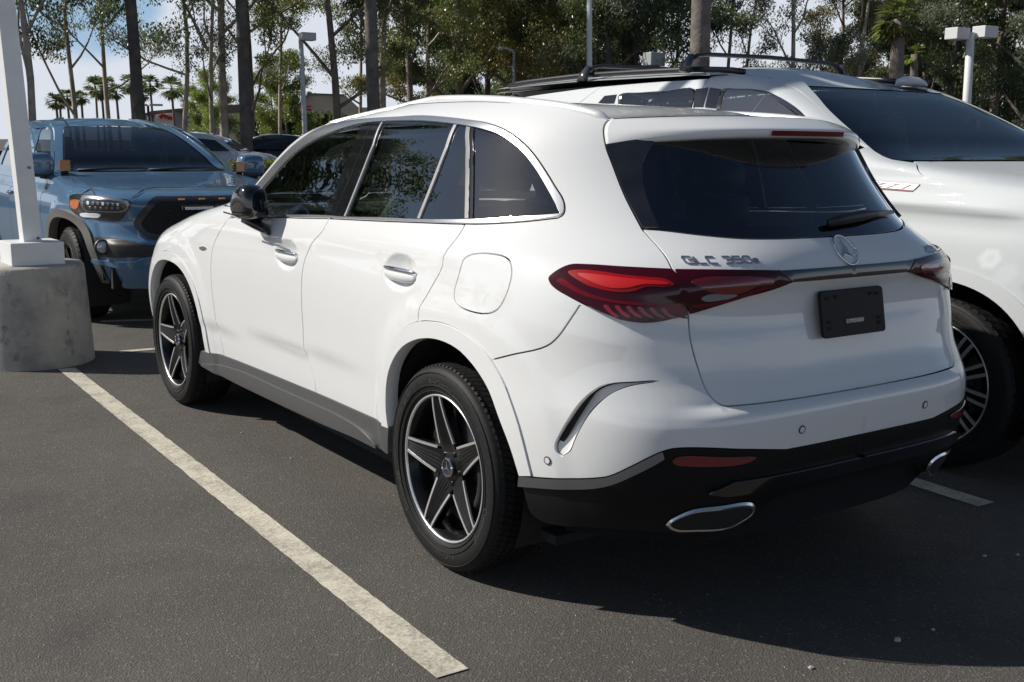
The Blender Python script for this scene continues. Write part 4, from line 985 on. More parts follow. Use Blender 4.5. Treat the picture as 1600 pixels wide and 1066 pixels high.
# windscreen
ws = []; 
for zz in np.linspace(1.19, float(np.interp(1.36, ry, rz)) , 14):
    y1 = float(B.S.YF(zz)); xw = float(B.S.W(zz)) - .05
    ws.append([(t * xw, y1 - .34 * abs(t) ** 3 - .02, zz + .02 * (1 - t * t)) for t in np.linspace(-1, 1, 15)])
Vw = np.array(ws).reshape(-1, 3); mesh('windscreen', Vw, [(i * 15 + j, i * 15 + j + 1, (i + 1) * 15 + j + 1, (i + 1) * 15 + j)[::-1] for i in range(13) for j in range(14)], G_SHIELD, SUV)
mesh('roof_front', np.vstack([np.array(ws[-1]), Vr[-nx:]]), [(j, j + 1, 15 + min(nx - 1, int((j + 1) * 24 / 14)), 15 + int(j * 24 / 14)) for j in range(14)], M_WHITE, SUV)
# roof rails: bright round-topped bars that sit on the roof edge
top_px = [(953.5, 186.5), (940, 179.8), (922, 174), (898, 168), (875, 163.8), (812.5, 156.6), (750, 152.8), (687.5, 153), (625, 156.8), (578, 163), (547, 172), (519, 186), (503, 196.5)]
tp = px(top_px, 4); rp = B.P(tp[:, 0], tp[:, 1], -.006); L = np.linspace(0, 1, len(rp)); rad = .020 * np.clip(np.minimum(L / .10, (1 - L) / .06), .12, 1) ** .6
for sx in (1, -1):
    if sx < 0: rp = rp * [.98, 1, 1] + [0, 0, -.026]
    m = MB(); m.tube(rp * [sx, 1, 1] + [0, 0, -.006], rad, 12, flat=(.75, 1.05)); r_ = m.build('roof_rail', mat('anodised_rail', (.80, .80, .79), .34, .45), SUV, smooth=True)
# spoiler: carries the roof on past the glass to a lip, its ends flush with the body sides
V, F, ns = [], [], 41
i0_, i1_ = near_i(p_gap, px([(959, 185)], sm=False)[0]), near_i(p_gap, g_low); gp_ = p_gap[i0_:i1_ + 1]; gq = B.P(gp_[:, 0], gp_[:, 1]); gl2 = np.r_[0, np.cumsum(np.linalg.norm(np.diff(gq, axis=0), axis=1))]; gl2 /= gl2[-1]
A1_, T1_, L1_ = secA(1), secT(1), secL(1); END_ = [A1_ + [0, -.002, -.001], A1_ * .72 + T1_ * .28 + [.002, -.002, .009], A1_ * .4 + T1_ * .6 + [.003, -.003, .011], A1_ * .12 + T1_ * .88 + [.002, -.002, .004], T1_, T1_ * .55 + L1_ * .45 + [0, -.003, 0], L1_ + [0, .002, 0]]
gend = [np.array([-np.interp(f, gl2, gq[:, 0]) - .0015, np.interp(f, gl2, gq[:, 1]) - .0025, np.interp(f, gl2, gq[:, 2])]) for f in (0, .12, .30, .50, .68, .85, 1)]
for t in np.linspace(-1, 1, ns):
    a = abs(t); sg = np.array([1 if t >= 0 else -1, 1, 1]); A_, T_, L_ = secA(a), secT(a), secL(a)
    U_ = np.array([-EL[0] * a * .98, -.610 + (EL[1] + .610 + .0) * a ** 3, 1.487 + (EL[2] - .012 - 1.487) * a ** 3])
    fr_ = A_ + [0, .012, -.012]
    m1, m2, m3 = A_ * .72 + T_ * .28 + [0, 0, .009], A_ * .4 + T_ * .6 + [0, 0, .011], A_ * .12 + T_ * .88 + [0, 0, .004]
    bul = np.array([.002, -.002, 0]) * a ** 6
    pr = [fr_, A_ + [0, -.002, -.001], m1 + bul, m2 + bul * 1.5, m3 + bul, T_, T_ * .55 + L_ * .45 + [0, -.003, 0], L_ + [0, .002, 0], L_ * .5 + U_ * .5 + [0, 0, .002], U_]
    for q_i, (pi, ge) in enumerate(zip(range(1, 8), gend)): pr[pi] = pr[pi] + (ge - END_[q_i]) * a ** 14
    V += [p_ * sg for p_ in pr]
n = 10; F = [(i * n + j, i * n + j + 1, (i + 1) * n + j + 1, (i + 1) * n + j) for i in range(ns - 1) for j in range(n - 1)] + [tuple(range(n)), tuple((ns - 1) * n + j for j in range(n))[::-1]]
V = np.array(V); V[:, 0] *= 1 - .04 * sst(V[:, 0], .1, .6); V[:, 2] -= .026 * sst(V[:, 0], .1, .6)
sp = fix_normals(mesh('roof_spoiler', V, F, M_WHITE, SUV))
cr_ = sp.data.attributes.new('crease_edge', 'FLOAT', 'EDGE'); ends_ = lambda v: v < n or v >= (ns - 1) * n
cr_.data.foreach_set('value', [1.0 if ends_(e.vertices[0]) and ends_(e.vertices[1]) and abs(e.vertices[0] - e.vertices[1]) < n else 0.0 for e in sp.data.edges])
md = sp.modifiers.new('s', 'SUBSURF'); md.levels = 1; md.render_levels = 2
Vs = np.array(V).reshape(ns, n, 3)
if sp.data.polygons[(n - 1) * (ns // 2) + 2].normal.z < 0: sp.data.flip_normals()
bl = []
for x in np.linspace(-.17, .17, 13):
    a = abs(x) / -EL[0]; T_, L_ = secT(a), secL(a)
    bl += [np.array([x, *(T_ * .80 + L_ * .20)[1:]]) + [0, -.006, 0], np.array([x, *(T_ * .25 + L_ * .75)[1:]]) + [0, -.006, 0]]
mesh('brake_lamp', bl, [(2 * i, 2 * i + 1, 2 * i + 3, 2 * i + 2) for i in range(12)], M_REDLENS, SUV, smooth=False)

# --- wheels
WH = make_wheel('suv', .365, .2585, .235, 5, 7, .034, (.056, .050, .027), M_WHEELBLACK, M_MACHINED)
WH.parent = SUV; off0 = np.array(wloc(SUV))
def put_wheel(o, x, y, z): o.location = Vector(np.array((x, y, z)) - off0)
put_wheel(WH, -.9345, 0, .3625)
for (x, y, fl) in ((-.9345, 2.888, 0), (.9345, 0, 1), (.9345, 2.888, 1)):
    c = copy_tree(WH, SUV); put_wheel(c, x, y, .3625)
    if fl: c.rotation_euler = (0, 0, math.pi)
# wheel wells, floor, cabin
for y in (-.02, 2.86):
    for sx in (-1, 1):
        ww = MB(); A = np.linspace(-.5, math.pi + .5, 22); V = []
        for a in A:
            for x in (.895, .60): V.append((sx * x, y + .425 * math.cos(a), .40 + .43 * math.sin(a)))
        ww.add(V, [(2 * i, 2 * i + 1, 2 * i + 3, 2 * i + 2) for i in range(21)])
        ww.box((sx * .59, y, .575), (.02, .95, .6)); ww.build('wheel_liner', M_DARK, SUV)
fl = MB(); fl.box((0, 1.45, .235), (1.62, 3.9, .03)); fl.box((0, 3.45, .27), (1.5, .4, .08)); fl.build('underbody', M_DARK, SUV)
bu = B.P(bb[:, 0], bb[:, 1], -.02); buc = B.P(bb_c[:, 0], bb_c[:, 1], -.02); rim_ = np.vstack([bu, buc]); Vu = np.vstack([rim_, rim_ * [.0, 0, 0] + np.stack([rim_[:, 0] * .9, np.full(len(rim_), -.40), np.full(len(rim_), .27)], 1)]); k_ = len(rim_)
Fu = [(i, i + 1, k_ + i + 1, k_ + i) for i in range(k_ - 1)]
mesh('bumper_underside', np.vstack([Vu, Vu * [-1, 1, 1]]), Fu + [tuple(2 * k_ + i for i in f[::-1]) for f in Fu], M_DARK, SUV)
B.shell('inner_shell', -.034, .27, 1.09, ((-.05, .38, .50), (2.83, .36, .53)), M_DARK, SUV)
ex = MB()
for sx in (-1, 1): ex.tube([(sx * .45, -.55, .33), (sx * .52, -.85, .36)], .045, 12)
ex.build('exhaust_pipe', M_DARK, SUV)
cb = MB(); cb.box((0, .15, 1.02), (1.4, 1.5, .05)); cb.box((0, 1.9, 1.08), (1.4, .5, .12)); cb.build('cabin_floor', M_TRIM, SUV)
for (x, y) in ((-.38, .08), (.38, .08), (0, .05), (-.38, 1.02), (.38, 1.02)):
    s_ = MB(); s_.tube([(x, y + .12, .95), (x, y + .03, 1.12), (x, y - .03, 1.26)], [.25, .25, .18], 12, flat=(1, .35)); s_.build('seat', M_SEAT, SUV, smooth=True)
    if x == 0: continue
    h_ = MB(); hy_ = y - .03
    for zz, sc in ((1.285, .75), (1.31, 1), (1.36, 1.0), (1.395, .82), (1.405, .4)):
        pass
    h_.tube([(x - .135, hy_, 1.345), (x - .12, hy_, 1.345), (x, hy_ - .01, 1.345), (x + .12, hy_, 1.345), (x + .135, hy_, 1.345)], [.035, .058, .066, .058, .035], 14, flat=(.62, 1)); h_.build('headrest', M_SEAT, SUV, smooth=True)
stw = MB(); stw.tube([(-.38 + .17 * math.cos(t), 1.55 + .06 * math.sin(t), 1.15 + .16 * math.sin(t)) for t in np.linspace(0, 2 * math.pi, 24)], .016, 8); stw.build('steering_wheel', M_SEAT, SUV, smooth=True)

# --- door handles, mirror, sensors, plate, badges
for (hy, hz), nm in zip(HANDLES, ('f', 'r')):
    for sx in (-1, 1):
        q = np.linspace(-1, 1, 13); pts = []
        for t in q:
            p_ = B.S.P(np.array([hy + t * .118]), np.array([hz + .004 * t * 0]))[0]; nn = B.S.N(np.array([hy]), np.array([hz]))[0]
            pts.append((p_ + nn * (.010 - .014 * t * t)) * [1 if sx < 0 else -1, 1, 1])
        m = MB(); m.tube(np.array(pts) - [0, 0, .012], .019 * (1 - .55 * q ** 4), 10, flat=(.62, 1)); hd = m.build('door_handle', M_WHITE, SUV, smooth=True)
        m = MB(); m.tube(np.array(pts) + [0, 0, .011] + np.array([-.006 * (1 if sx < 0 else -1), 0, 0]), .0085 * (1 - .5 * q ** 4), 8, flat=(.7, 1)); m.build('handle_strip', M_CHROME, SUV, smooth=True)
# mirror heads
def mirror_head(sx):
    out = smooth([(1.655, 1.150), (1.648, 1.195), (1.615, 1.238), (1.545, 1.268), (1.475, 1.272), (1.437, 1.245), (1.424, 1.185), (1.428, 1.140), (1.47, 1.120), (1.56, 1.112), (1.635, 1.122)], 4, True)
    c = out.mean(0); V, F = [], []; n_ = len(out)
    lay = [(-1.0, .25), (-.97, .50), (-.86, .74), (-.62, .92), (-.2, 1.0), (.3, 1.0), (.7, .97), (.95, .92)]
    for t, sc in lay:
        for p_ in out:
            y, z = c + (p_ - c) * sc
            V.append((sx * (1.000 - t * .062), y + .02 * t, z - .006 * t))
    for i in range(len(lay) - 1):
        F += [(i * n_ + j, i * n_ + (j + 1) % n_, (i + 1) * n_ + (j + 1) % n_, (i + 1) * n_ + j) for j in range(n_)]
    F += [tuple(range(n_)), tuple((len(lay) - 1) * n_ + j for j in range(n_))[::-1]]
    o = fix_normals(mesh('door_mirror', V, F, M_BLACKGLOSS, SUV))
    f = MB(); f.tube(np.array([(sx * 1.066, 1.655, 1.146), (sx * 1.068, 1.55, 1.142), (sx * 1.066, 1.428, 1.150)]), .0035, 6); f.build('mirror_seam', M_DARK, o)
    f = MB(); f.tube([(sx * 1.00, 1.545, 1.125), (sx * .965, 1.51, 1.095), (sx * .925, 1.47, 1.060)], [.062, .05, .028], 12, flat=(1, .45)); f.build('mirror_arm', M_BLACKGLOSS, o, smooth=True)
mirror_head(-1); mirror_head(1)
B.panel('mirror_corner', [px([(396, 337.5), (405, 300), (410, 299), (411, 337)], 3)], M_BLACKGLOSS, SUV, h=.03, off=.002, flange=.006, inset=0)
def disc(name, u, z, r, m, off=.003, ring=True):
    p_ = B.pt(u, z, off); n_ = B.nrm(u, z); a = np.cross(n_, [0, 0, 1]); a /= np.linalg.norm(a); b = np.cross(a, n_); T = np.linspace(0, 2 * np.pi, 20, endpoint=False)
    for sx in (1, -1):
        V = np.array([p_ + r * (np.cos(t) * a + np.sin(t) * b) for t in T] + [p_ - n_ * .012 + r * 1.1 * (np.cos(t) * a + np.sin(t) * b) for t in T]) * [sx, 1, 1]
        o = fix_normals(mesh(name, V, [tuple(range(20))] + [(i, (i + 1) % 20, 20 + (i + 1) % 20, 20 + i) for i in range(20)], m, SUV, smooth=False))
        g = MB(); g.tube(np.array([p_ - n_ * .0012 + r * 1.22 * (np.cos(t) * a + np.sin(t) * b) for t in np.r_[T, T[:1]]]) * [sx, 1, 1], .0016, 5); g.build('sensor_ring', M_SHUT, o)
for q in ((858, 718.5), (1245, 668)):
    u_, z_ = px([q], sm=False)[0]; disc('parking_sensor', u_, z_, .0095, M_WHITE)
sm = inlay('wing_badge', [(312, 387), (316, 385.3), (321, 386.2), (322.6, 388.6), (319, 391), (314, 390.4)], M_CHROME, .004)
# plate carrier
def face_pt(p, off=0.): u_, z_ = px([p], sm=False)[0]; return B.pt(u_, z_, off)
yp = -.955
q4 = [on_y(1265, 455.6, -.918), on_y(1362, 447.4, -.918), on_y(1371.4, 518, -.945), on_y(1276, 529, -.945)]
xm = np.mean([q[0] for q in q4]); hw = .149; zt_, zb_ = np.mean([q4[0][2], q4[1][2]]), np.mean([q4[2][2], q4[3][2]])
def rrect(x0, x1, z0, z1, r, y_of, k=5):
    out = []
    for cx, cz, a0 in ((x1 - r, z1 - r, 0), (x0 + r, z1 - r, 90), (x0 + r, z0 + r, 180), (x1 - r, z0 + r, 270)):
        for t in np.linspace(D2R(a0), D2R(a0 + 90), k): x, z = cx + r * math.cos(t), cz + r * math.sin(t); out.append((x, y_of(z), z))
    return out
ypl = lambda z: -.932 - (zt_ - z) / (zt_ - zb_) * .027
pl = MB(); pl.prism(rrect(-hw, hw, zb_, zt_, .012, ypl), (0, .012, 0)); plate = bevel(fix_normals(pl.build('plate_carrier', mat('plate_plastic', (.011, .011, .012), .5, spec=.2), SUV)), .002)
for x, z in ((-.118, zt_ - .022), (-.078, zt_ - .020), (.088, zt_ - .020), (.118, zt_ - .022), (-.118, zb_ + .030), (-.118, zb_ + .048), (.118, zb_ + .030), (.118, zb_ + .046)):
    c_ = MB(); c_.box((x, ypl(z) + .0005, z), (.016, .006, .010)); c_.build('plate_clip', M_DARK, plate)
st = MB(); st.box((.0, ypl(zb_ + .045) - .001, zb_ + .046), (.082, .004, .013)); st.build('plate_sticker', mat('grey_sticker', (.38, .38, .37), .5, noise=(160, .35, 2)), plate)
# emblem: ring and three-pointed star
pc = on_y(1325, 392, -.917); ec = np.array([0, 0, 0]) + B.pt(*px([(1325, 392)], sm=False)[0], 0.) * [0, 0, 1]
zc_ = float(px([(1310, 392)], sm=False)[0, 1]) if False else pc[2]
def tail(x, z, off=0.): # tailgate point at x, z (x may be positive)
    lo, hi = B.uc, 0.1
    for _ in range(40):
        m_ = (lo + hi) / 2
        if B.P(np.array([m_]), np.array([z]))[0, 0] < -abs(x): hi = m_
        else: lo = m_
    p_ = B.P(np.array([lo]), np.array([z]), off)[0]; return np.array([x, p_[1], p_[2]])
ez = zc_ ; er = .043
yo = lambda z: tail(0, z)[1] - .008
em = MB(); em.tube([(er * math.cos(t), yo(ez + er * math.sin(t)), ez + er * math.sin(t)) for t in np.linspace(0, 2 * math.pi, 41)], .0036, 8); emb = em.build('emblem_ring', M_CHROME, SUV, smooth=True)
stv = []; es = MB(); cz = (0, yo(ez) - .006, ez)
for k in range(3):
    a = math.pi / 2 + 2 * math.pi * k / 3; tipz = ez + er * .97 * math.sin(a); tip = (er * .97 * math.cos(a), yo(tipz), tipz)
    lft = (.011 * math.cos(a + math.pi / 3), yo(ez) + .001, ez + .011 * math.sin(a + math.pi / 3)); rgt = (.011 * math.cos(a - math.pi / 3), yo(ez) + .001, ez + .011 * math.sin(a - math.pi / 3))
    es.add([cz, lft, tip, rgt], [(0, 1, 2), (0, 2, 3)])
fix_normals(es.build('emblem_star', M_CHROME, emb))
# model badge
zb0 = float(px([(1100, 412)], sm=False)[0, 1]); ubadge = [on_y(1070, 408, -.90)[0]]
pA, pB = face_pt((1069, 408.5)), face_pt((1184, 409.5))
GLY = {'G': [[(1, .78), (.86, 1), (.16, 1), (0, .82), (0, .18), (.16, 0), (1, 0), (1, .52), (.52, .52)]], 'L': [[(0, 1), (0, .14), (.12, 0), (1, 0)]], 'C': [[(1, 1), (.16, 1), (0, .82), (0, .18), (.16, 0), (1, 0)]],
       '3': [[(0, 1), (.84, 1), (1, .84), (1, .16), (.84, 0), (0, 0)], [(.30, .52), (.93, .52)]], '5': [[(1, 1), (0, 1), (0, .56), (.84, .56), (1, .42), (1, .16), (.84, 0), (0, 0)]], '0': [[(.5, 1), (.84, 1), (1, .84), (1, .16), (.84, 0), (.16, 0), (0, .16), (0, .84), (.16, 1), (.5, 1)]],
       'e': [[(0, .5), (1, .5), (1, .84), (.84, 1), (.16, 1), (0, .84), (0, .16), (.16, 0), (1, 0)]], '4': [[(.72, 0), (.72, 1), (0, .35), (1, .35)]], 'M': [[(0, 0), (0, 1), (.5, .4), (1, 1), (1, 0)]], 'A': [[(0, 0), (.5, 1), (1, 0)], [(.25, .33), (.75, .33)]], 'T': [[(0, 1), (1, 1)], [(.5, .92), (.5, 0)]], 'I': [[(.5, 0), (.5, 1)]]}
def glyph(ch, x0, x1, zb_, h, th):
    g = MB()
    for si, st_ in enumerate(GLY[ch]):
        p = np.array(st_, float) * [x1 - x0, h] + [x0, zb_]; t = np.diff(p, axis=0); t /= np.linalg.norm(t, axis=1, keepdims=True); nn = np.stack([-t[:, 1], t[:, 0]], 1)
        nv = np.vstack([nn[:1], nn[:-1] + nn[1:], nn[-1:]]); nv /= np.linalg.norm(nv, axis=1, keepdims=True); c = np.r_[1, np.maximum((nv[1:-1] * nn[:-1]).sum(1), .45), 1]; nv = nv / c[:, None] * th
        a, b = p + nv, p - nv; V = []
        for q, of in ((a, .0032), (b, .0032), (a, .0), (b, .0)): V += [tail(x, z, of + si * .0003) for x, z in q]
        k = len(p); F = []
        for i in range(k - 1): F += [(i, i + 1, k + i + 1, k + i), (i, i + 1, 2 * k + i + 1, 2 * k + i), (k + i, k + i + 1, 3 * k + i + 1, 3 * k + i)]
        F += [(0, k, 3 * k, 2 * k), (k - 1, 2 * k - 1, 4 * k - 1, 3 * k - 1)]; g.add(V, F)
    o = fix_normals(g.build('badge_letter', mat('badge_chrome', (.55, .56, .58), .15, .9), SUV))
def badge_word(txt, x0, x1, zl, size, gap=.30):
    wd = [1.0 if c != 'I' else .35 for c in txt]; tot = sum(.45 if c == ' ' else w for c, w in zip(txt, wd)) + gap * (len(txt) - 1); x = x0; k = (x1 - x0) / tot
    for c, w in zip(txt, wd):
        if c == ' ': x += k * (.45 + gap); continue
        glyph(c, x, x + w * k, zl, size, size * .115); x += (w + gap) * k
x0b, x1b = pA[0], pB[0]; zlo = face_pt((1125, 412.5))[2]; zhi = face_pt((1125, 402))[2]; wb = x1b - x0b
badge_word('GLC 350', x0b, x0b + wb * .90, zlo, zhi - zlo); glyph('e', x0b + wb * .94, x1b + wb * .005, zlo, (zhi - zlo) * .58, .0022)
badge_word('4MATIC', .45, .585, 1.118, .018)
# rear wiper
wp = MB(); w0, w1 = tail(.05, 1.23, .022), tail(.38, 1.245, .022)
wA = B.pt(*px([(1288, 357)], sm=False)[0], 0)
wm = [tail(x, z, o) for x, z, o in ((-.02, 1.225, .014), (.06, 1.232, .02), (.16, 1.238, .022), (.24, 1.242, .02), (.40, 1.243, .016))]
wp.tube(wm, [.013, .017, .016, .010, .006], 8, flat=(.6, 1)); wp.build('rear_wiper', M_PLASTIC, SUV, smooth=True)
# ------------------------------------------------------------------ the tall white SUV on the right, nose towards the camera
T_X0, T_Y0 = 2.60, 2.92
T_W = [(.2, .95), (.35, .985), (.5, 1.01), (.7, 1.025), (.9, 1.03), (1.1, 1.026), (1.2, 1.018), (1.28, 1.002), (1.36, .985), (1.43, .955), (1.50, .925), (1.6, .88), (1.7, .835), (1.78, .795), (1.83, .76), (1.87, .70), (1.92, .58)]
T_YR = [(.2, -1.05), (.6, -1.15), (1.2, -1.13), (1.45, -1.05), (1.8, -.85), (1.95, -.7)]
T_NR = [(.2, 4), (1.95, 4)]
T_YF = [(.2, 3.95), (.5, 4.02), (.9, 4.05), (1.1, 4.03), (1.2, 3.97), (1.26, 3.86), (1.31, 3.62), (1.35, 3.32), (1.385, 2.98), (1.41, 2.76), (1.44, 2.66), (1.55, 2.44), (1.65, 2.24), (1.75, 2.02), (1.83, 1.80), (1.87, 1.62), (1.92, 1.25)]
T_NF = [(.2, 4), (1.1, 5), (1.25, 5), (1.38, 5), (1.45, 4.5), (1.92, 4)]
T_Y1 = [(.2, 2.6), (1.1, 2.6), (1.25, 2.55), (1.36, 2.5), (1.41, 2.42), (1.46, 2.34), (1.55, 2.16), (1.65, 1.96), (1.75, 1.72), (1.83, 1.44), (1.92, .95)]
def t_disp(u, z, b):
    y = b[..., 1]; d = np.zeros(np.shape(y)); fr = sst(3.6 - y, 0, .3)
    t = z - (1.205 + .012 * (3.07 - y))
    d += fr * .015 * np.where(t > 0, np.exp(-(t / .045) ** 2), np.exp(-(t / .02) ** 2)) - fr * .010 * np.exp(-((t + .07) / .05) ** 2)
    t2 = z - (1.335 + .01 * (3.07 - y)); d -= fr * .007 * np.exp(-(t2 / .02) ** 2) * sst(y, 2.5, 2.8)
    for cy in (0, 3.07):
        r = (np.abs(y - cy) ** 2.5 + np.abs(z - .44) ** 2.5) ** .4; d += .024 * sst(.60 - r, 0, .022)
    return d
TB = thing('large_suv', 'tall white SUV with black roof rack and Z71 badge, right of the other SUV', 'car', (T_X0, T_Y0 - 1.5, 0))
Q = Body(Surf(T_W, T_YR, T_NR, T_YF, T_NF, .1, T_Y1, None, LR=1.8, LF=2.2), t_disp, rng=(-1.7, 4.8, .22, 1.92), world=(T_X0, T_Y0, True))
tq = Q.px
arcT_o = arc(3.07, .42, .565, .53, 2.5, 0, 180); arcT_i = arc(3.07, .42, .50, .47, 2.4, 0, 180)
def uz_of(C, body):
    out = []
    for y, z in C:
        lo, hi = -1.6, 4.4
        for _ in range(30):
            m_ = (lo + hi) / 2
            if body.S.P(np.array([m_]), np.array([z]))[0, 1] < y: lo = m_
            else: hi = m_
        out.append((lo, z))
    return np.array(out)
arcT_o, arcT_i = uz_of(arcT_o, Q), uz_of(arcT_i, Q)
# windows as seen
t_fw = tq([(1120, 170), (1124, 155), (1128.5, 139.5), (1150, 138.8), (1180, 139.6), (1200, 143), (1213, 149), (1228, 157), (1245, 168.5), (1258, 181), (1266, 192)], 4)
fw_bot = np.array([[t_fw[-1, 0] + .10, 1.43], [t_fw[0, 0] - .015, 1.44]])
t_rw = tq([(966, 165), (967.5, 148.5), (1000, 145), (1040, 142.3), (1085, 139.8), (1081, 168)], 4)
t_out = tq([(1110, 121), (1140, 118.5), (1180, 118.5), (1205, 122), (1226, 130), (1243, 138), (1260, 150), (1279, 168), (1300, 190), (1318, 208)], 4)   # door frame gap
t_ws = tq([(1263, 134.5), (1278, 151), (1293, 169), (1315, 190), (1338, 210), (1355, 226), (1366, 236), (1379, 244), (1392, 249)], 4)      # edge of the windscreen
yw = np.array([[t_ws[-1, 0] + .10, 1.402]])
gapC = tq([(1433, 256.5), (1434.5, 265), (1439, 272), (1445, 276.5), (1500, 281.5), (1600, 290)], 4)
# fender + bonnet + A-post in one skin, then doors, roof
zl = .44
roof_e = np.array([[2.0, 1.885], [1.0, 1.895], [-.9, 1.86]])
belt_T = 1.425
UQF = lambda z: float(Q.S.Y1(z)) + Q.S.LF + .003
def qcen(z0, z1, k=20): zz = np.linspace(z0, z1, k); return np.stack([[UQF(z) for z in zz], zz], 1)
gl_ = gapC[-1]; gap_front = smooth([gl_, (gl_[0] + .35, gl_[1] - .022), (gl_[0] + .75, gl_[1] - .048), (UQF(gl_[1] - .06) - .5, gl_[1] - .058), (UQF(gl_[1] - .06), gl_[1] - .06)], 5); zg = float(gap_front[-1, 1])
gapF = np.vstack([gapC, gap_front[1:]])
Q.panel('wing', [np.vstack([[2.42, .44]] + [arcT_o[arcT_o[:, 0] < 3.07][::-1]] + [arcT_o[arcT_o[:, 0] >= 3.07][::-1]]), np.array([[arcT_o[0, 0] + .03, .40]]), qcen(.40, zg, 24), gapF[::-1][1:], np.array([[t_ws[-1, 0] + .13, 1.39]]), t_ws[::-1][:12], np.array([[2.42, 1.385]])], M_PEARL, TB, h=.05, inset=.0009, mirror='join', refine=[(1.9, 4.2, 1.12, 1.42, .02)])
Q.panel('bonnet', [gapF, qcen(zg, 1.402, 12), np.array([[t_ws[-1, 0] + .14, 1.402]])], M_PEARL, TB, h=.03, inset=.0009, mirror='join')
Q.panel('grille_panel', [np.array([[UQF(.66) - .95, .66], [UQF(1.06) - .95, 1.06]]), qcen(.66, 1.06, 8)[::-1]], M_BLACKGLOSS, TB, h=.05, off=.008, flange=.012, inset=0, mirror='join')
Q.panel('headlight', [np.array([[UQF(.9) - 1.14, .90], [UQF(.9) - .99, .90], [UQF(1.06) - .99, 1.06], [UQF(1.06) - 1.18, 1.06]])], M_LAMPDARK, TB, h=.05, off=.008, flange=.012, inset=0)
Q.panel('lower_bumper', [np.array([[UQF(.40) - 1.2, .40], [UQF(.58) - 1.2, .58]]), qcen(.40, .58, 6)[::-1]], M_PLASTIC, TB, h=.05, off=.012, flange=.02, inset=0, mirror='join')
for sx in (-1, 1):
    p_ = np.array([T_X0 + sx * 1.13, T_Y0 - 2.26, 1.40]); m = MB(); m.tube([p_ + [-.11, 0, 0], p_ + [-.10, 0, 0], p_ + [.10, 0, 0], p_ + [.11, 0, 0]], [.07, .10, .10, .07], 14, flat=(.7, 1)); mo = m.build('door_mirror', M_PEARL, TB, smooth=True); m = MB(); m.tube([p_ + [-sx * .05, 0, -.07], p_ + [-sx * .16, 0, -.09]], .03, 8); m.build('mirror_arm', M_PLASTIC, mo, smooth=True)
    for y in (1.52, .42):
        m = MB(); m.tube([(T_X0 + sx * 1.005, T_Y0 - y - .13, 1.13), (T_X0 + sx * 1.035, T_Y0 - y - .09, 1.13), (T_X0 + sx * 1.035, T_Y0 - y + .09, 1.13), (T_X0 + sx * 1.005, T_Y0 - y + .13, 1.13)], .017, 8); m.build('door_handle', M_PEARL, TB, smooth=True)
Q.panel('front_door', [np.array([[2.415, .44], [2.415, 1.38]]), t_ws[::-1][11:12] * 0 + [2.415, 1.40], t_out[::-1], np.array([[t_out[0, 0] - .01, 1.43], [1.33, 1.2], [1.33, .44]])], M_PEARL, TB, holes=[np.vstack([t_fw, fw_bot])], h=.05)
Q.panel('a_post', [t_out[::2], t_ws[::-1][10:], np.array([[t_ws[0, 0] - .05, t_ws[0, 1] + .03], [t_out[0, 0], t_out[0, 1] + .05]])], M_PEARL, TB, h=.03)
rd_top = tq([(1108, 122.5), (1080, 124.8), (1040, 127), (1000, 130), (940, 135.3)], 3)
rw_bot = np.array([[t_rw[-1, 0] + .03, 1.44], [-.16, 1.44]])
Q.panel('rear_door', [np.array([[1.325, .44], [1.325, 1.2], [t_out[0, 0] - .02, 1.43]]), rd_top, np.array([[-.25, 1.43], [.55, .9], [.55, .44]])], M_PEARL, TB, holes=[np.vstack([t_rw[:-1], [t_rw[-1]], rw_bot])], h=.05)
Q.panel('quarter_panel', [np.array([[.54, .44], [.54, .9], [-.26, 1.43]]), rd_top[-1:] * [1, 1], np.array([[-.85, 1.77], [-1.2, 1.5], [-1.5, 1.2], [-1.5, .44]])], M_PEARL, TB, holes=[np.array([[-.36, 1.45], [-.34, 1.70], [-.95, 1.68], [-1.0, 1.48]])], h=.06)
Q.panel('quarter_window', [np.array([[-.35, 1.44], [-.33, 1.71], [-.96, 1.69], [-1.01, 1.47]])], G_CLEAR, TB, off=-.004, flange=.003, inset=0)
Q.panel('front_side_window', [t_fw, fw_bot], G_CLEAR, TB, off=-.008, flange=.003, inset=-.004)
Q.panel('rear_side_window', [t_rw, rw_bot], G_PRIVACY, TB, off=-.008, flange=.003, inset=-.004)
for nm_, C_, w_ in (('window_seal', t_fw, .014), ('window_seal', t_rw, .012)):
    cc = C_.mean(0); inn = C_ + (cc - C_) * (w_ / np.linalg.norm(cc - C_, axis=1))[:, None] * 1.3; Q.strip(nm_, C_, inn, -.003, -.006, M_BLACKGLOSS, TB, 'both', 2)
def tbar(name, L, R_, m, off=.0): Q.panel(name, [tq(L, 3), tq(R_, 3)[::-1]], m, TB, h=.03, off=off, flange=.006, inset=0, hb=.02)
tbar('pillar_cover', [(1087, 139.6), (1083, 168)], [(1107, 137), (1099, 168)], M_BLACKGLOSS, .002)
tbar('pillar_cover', [(1109.5, 137), (1101.5, 168)], [(1127, 139.6), (1119, 170)], M_BLACKGLOSS, .002)
tbar('pillar_cover', [(945, 150), (934, 162)], [(964, 148), (960, 162)], M_BLACKGLOSS, .002)
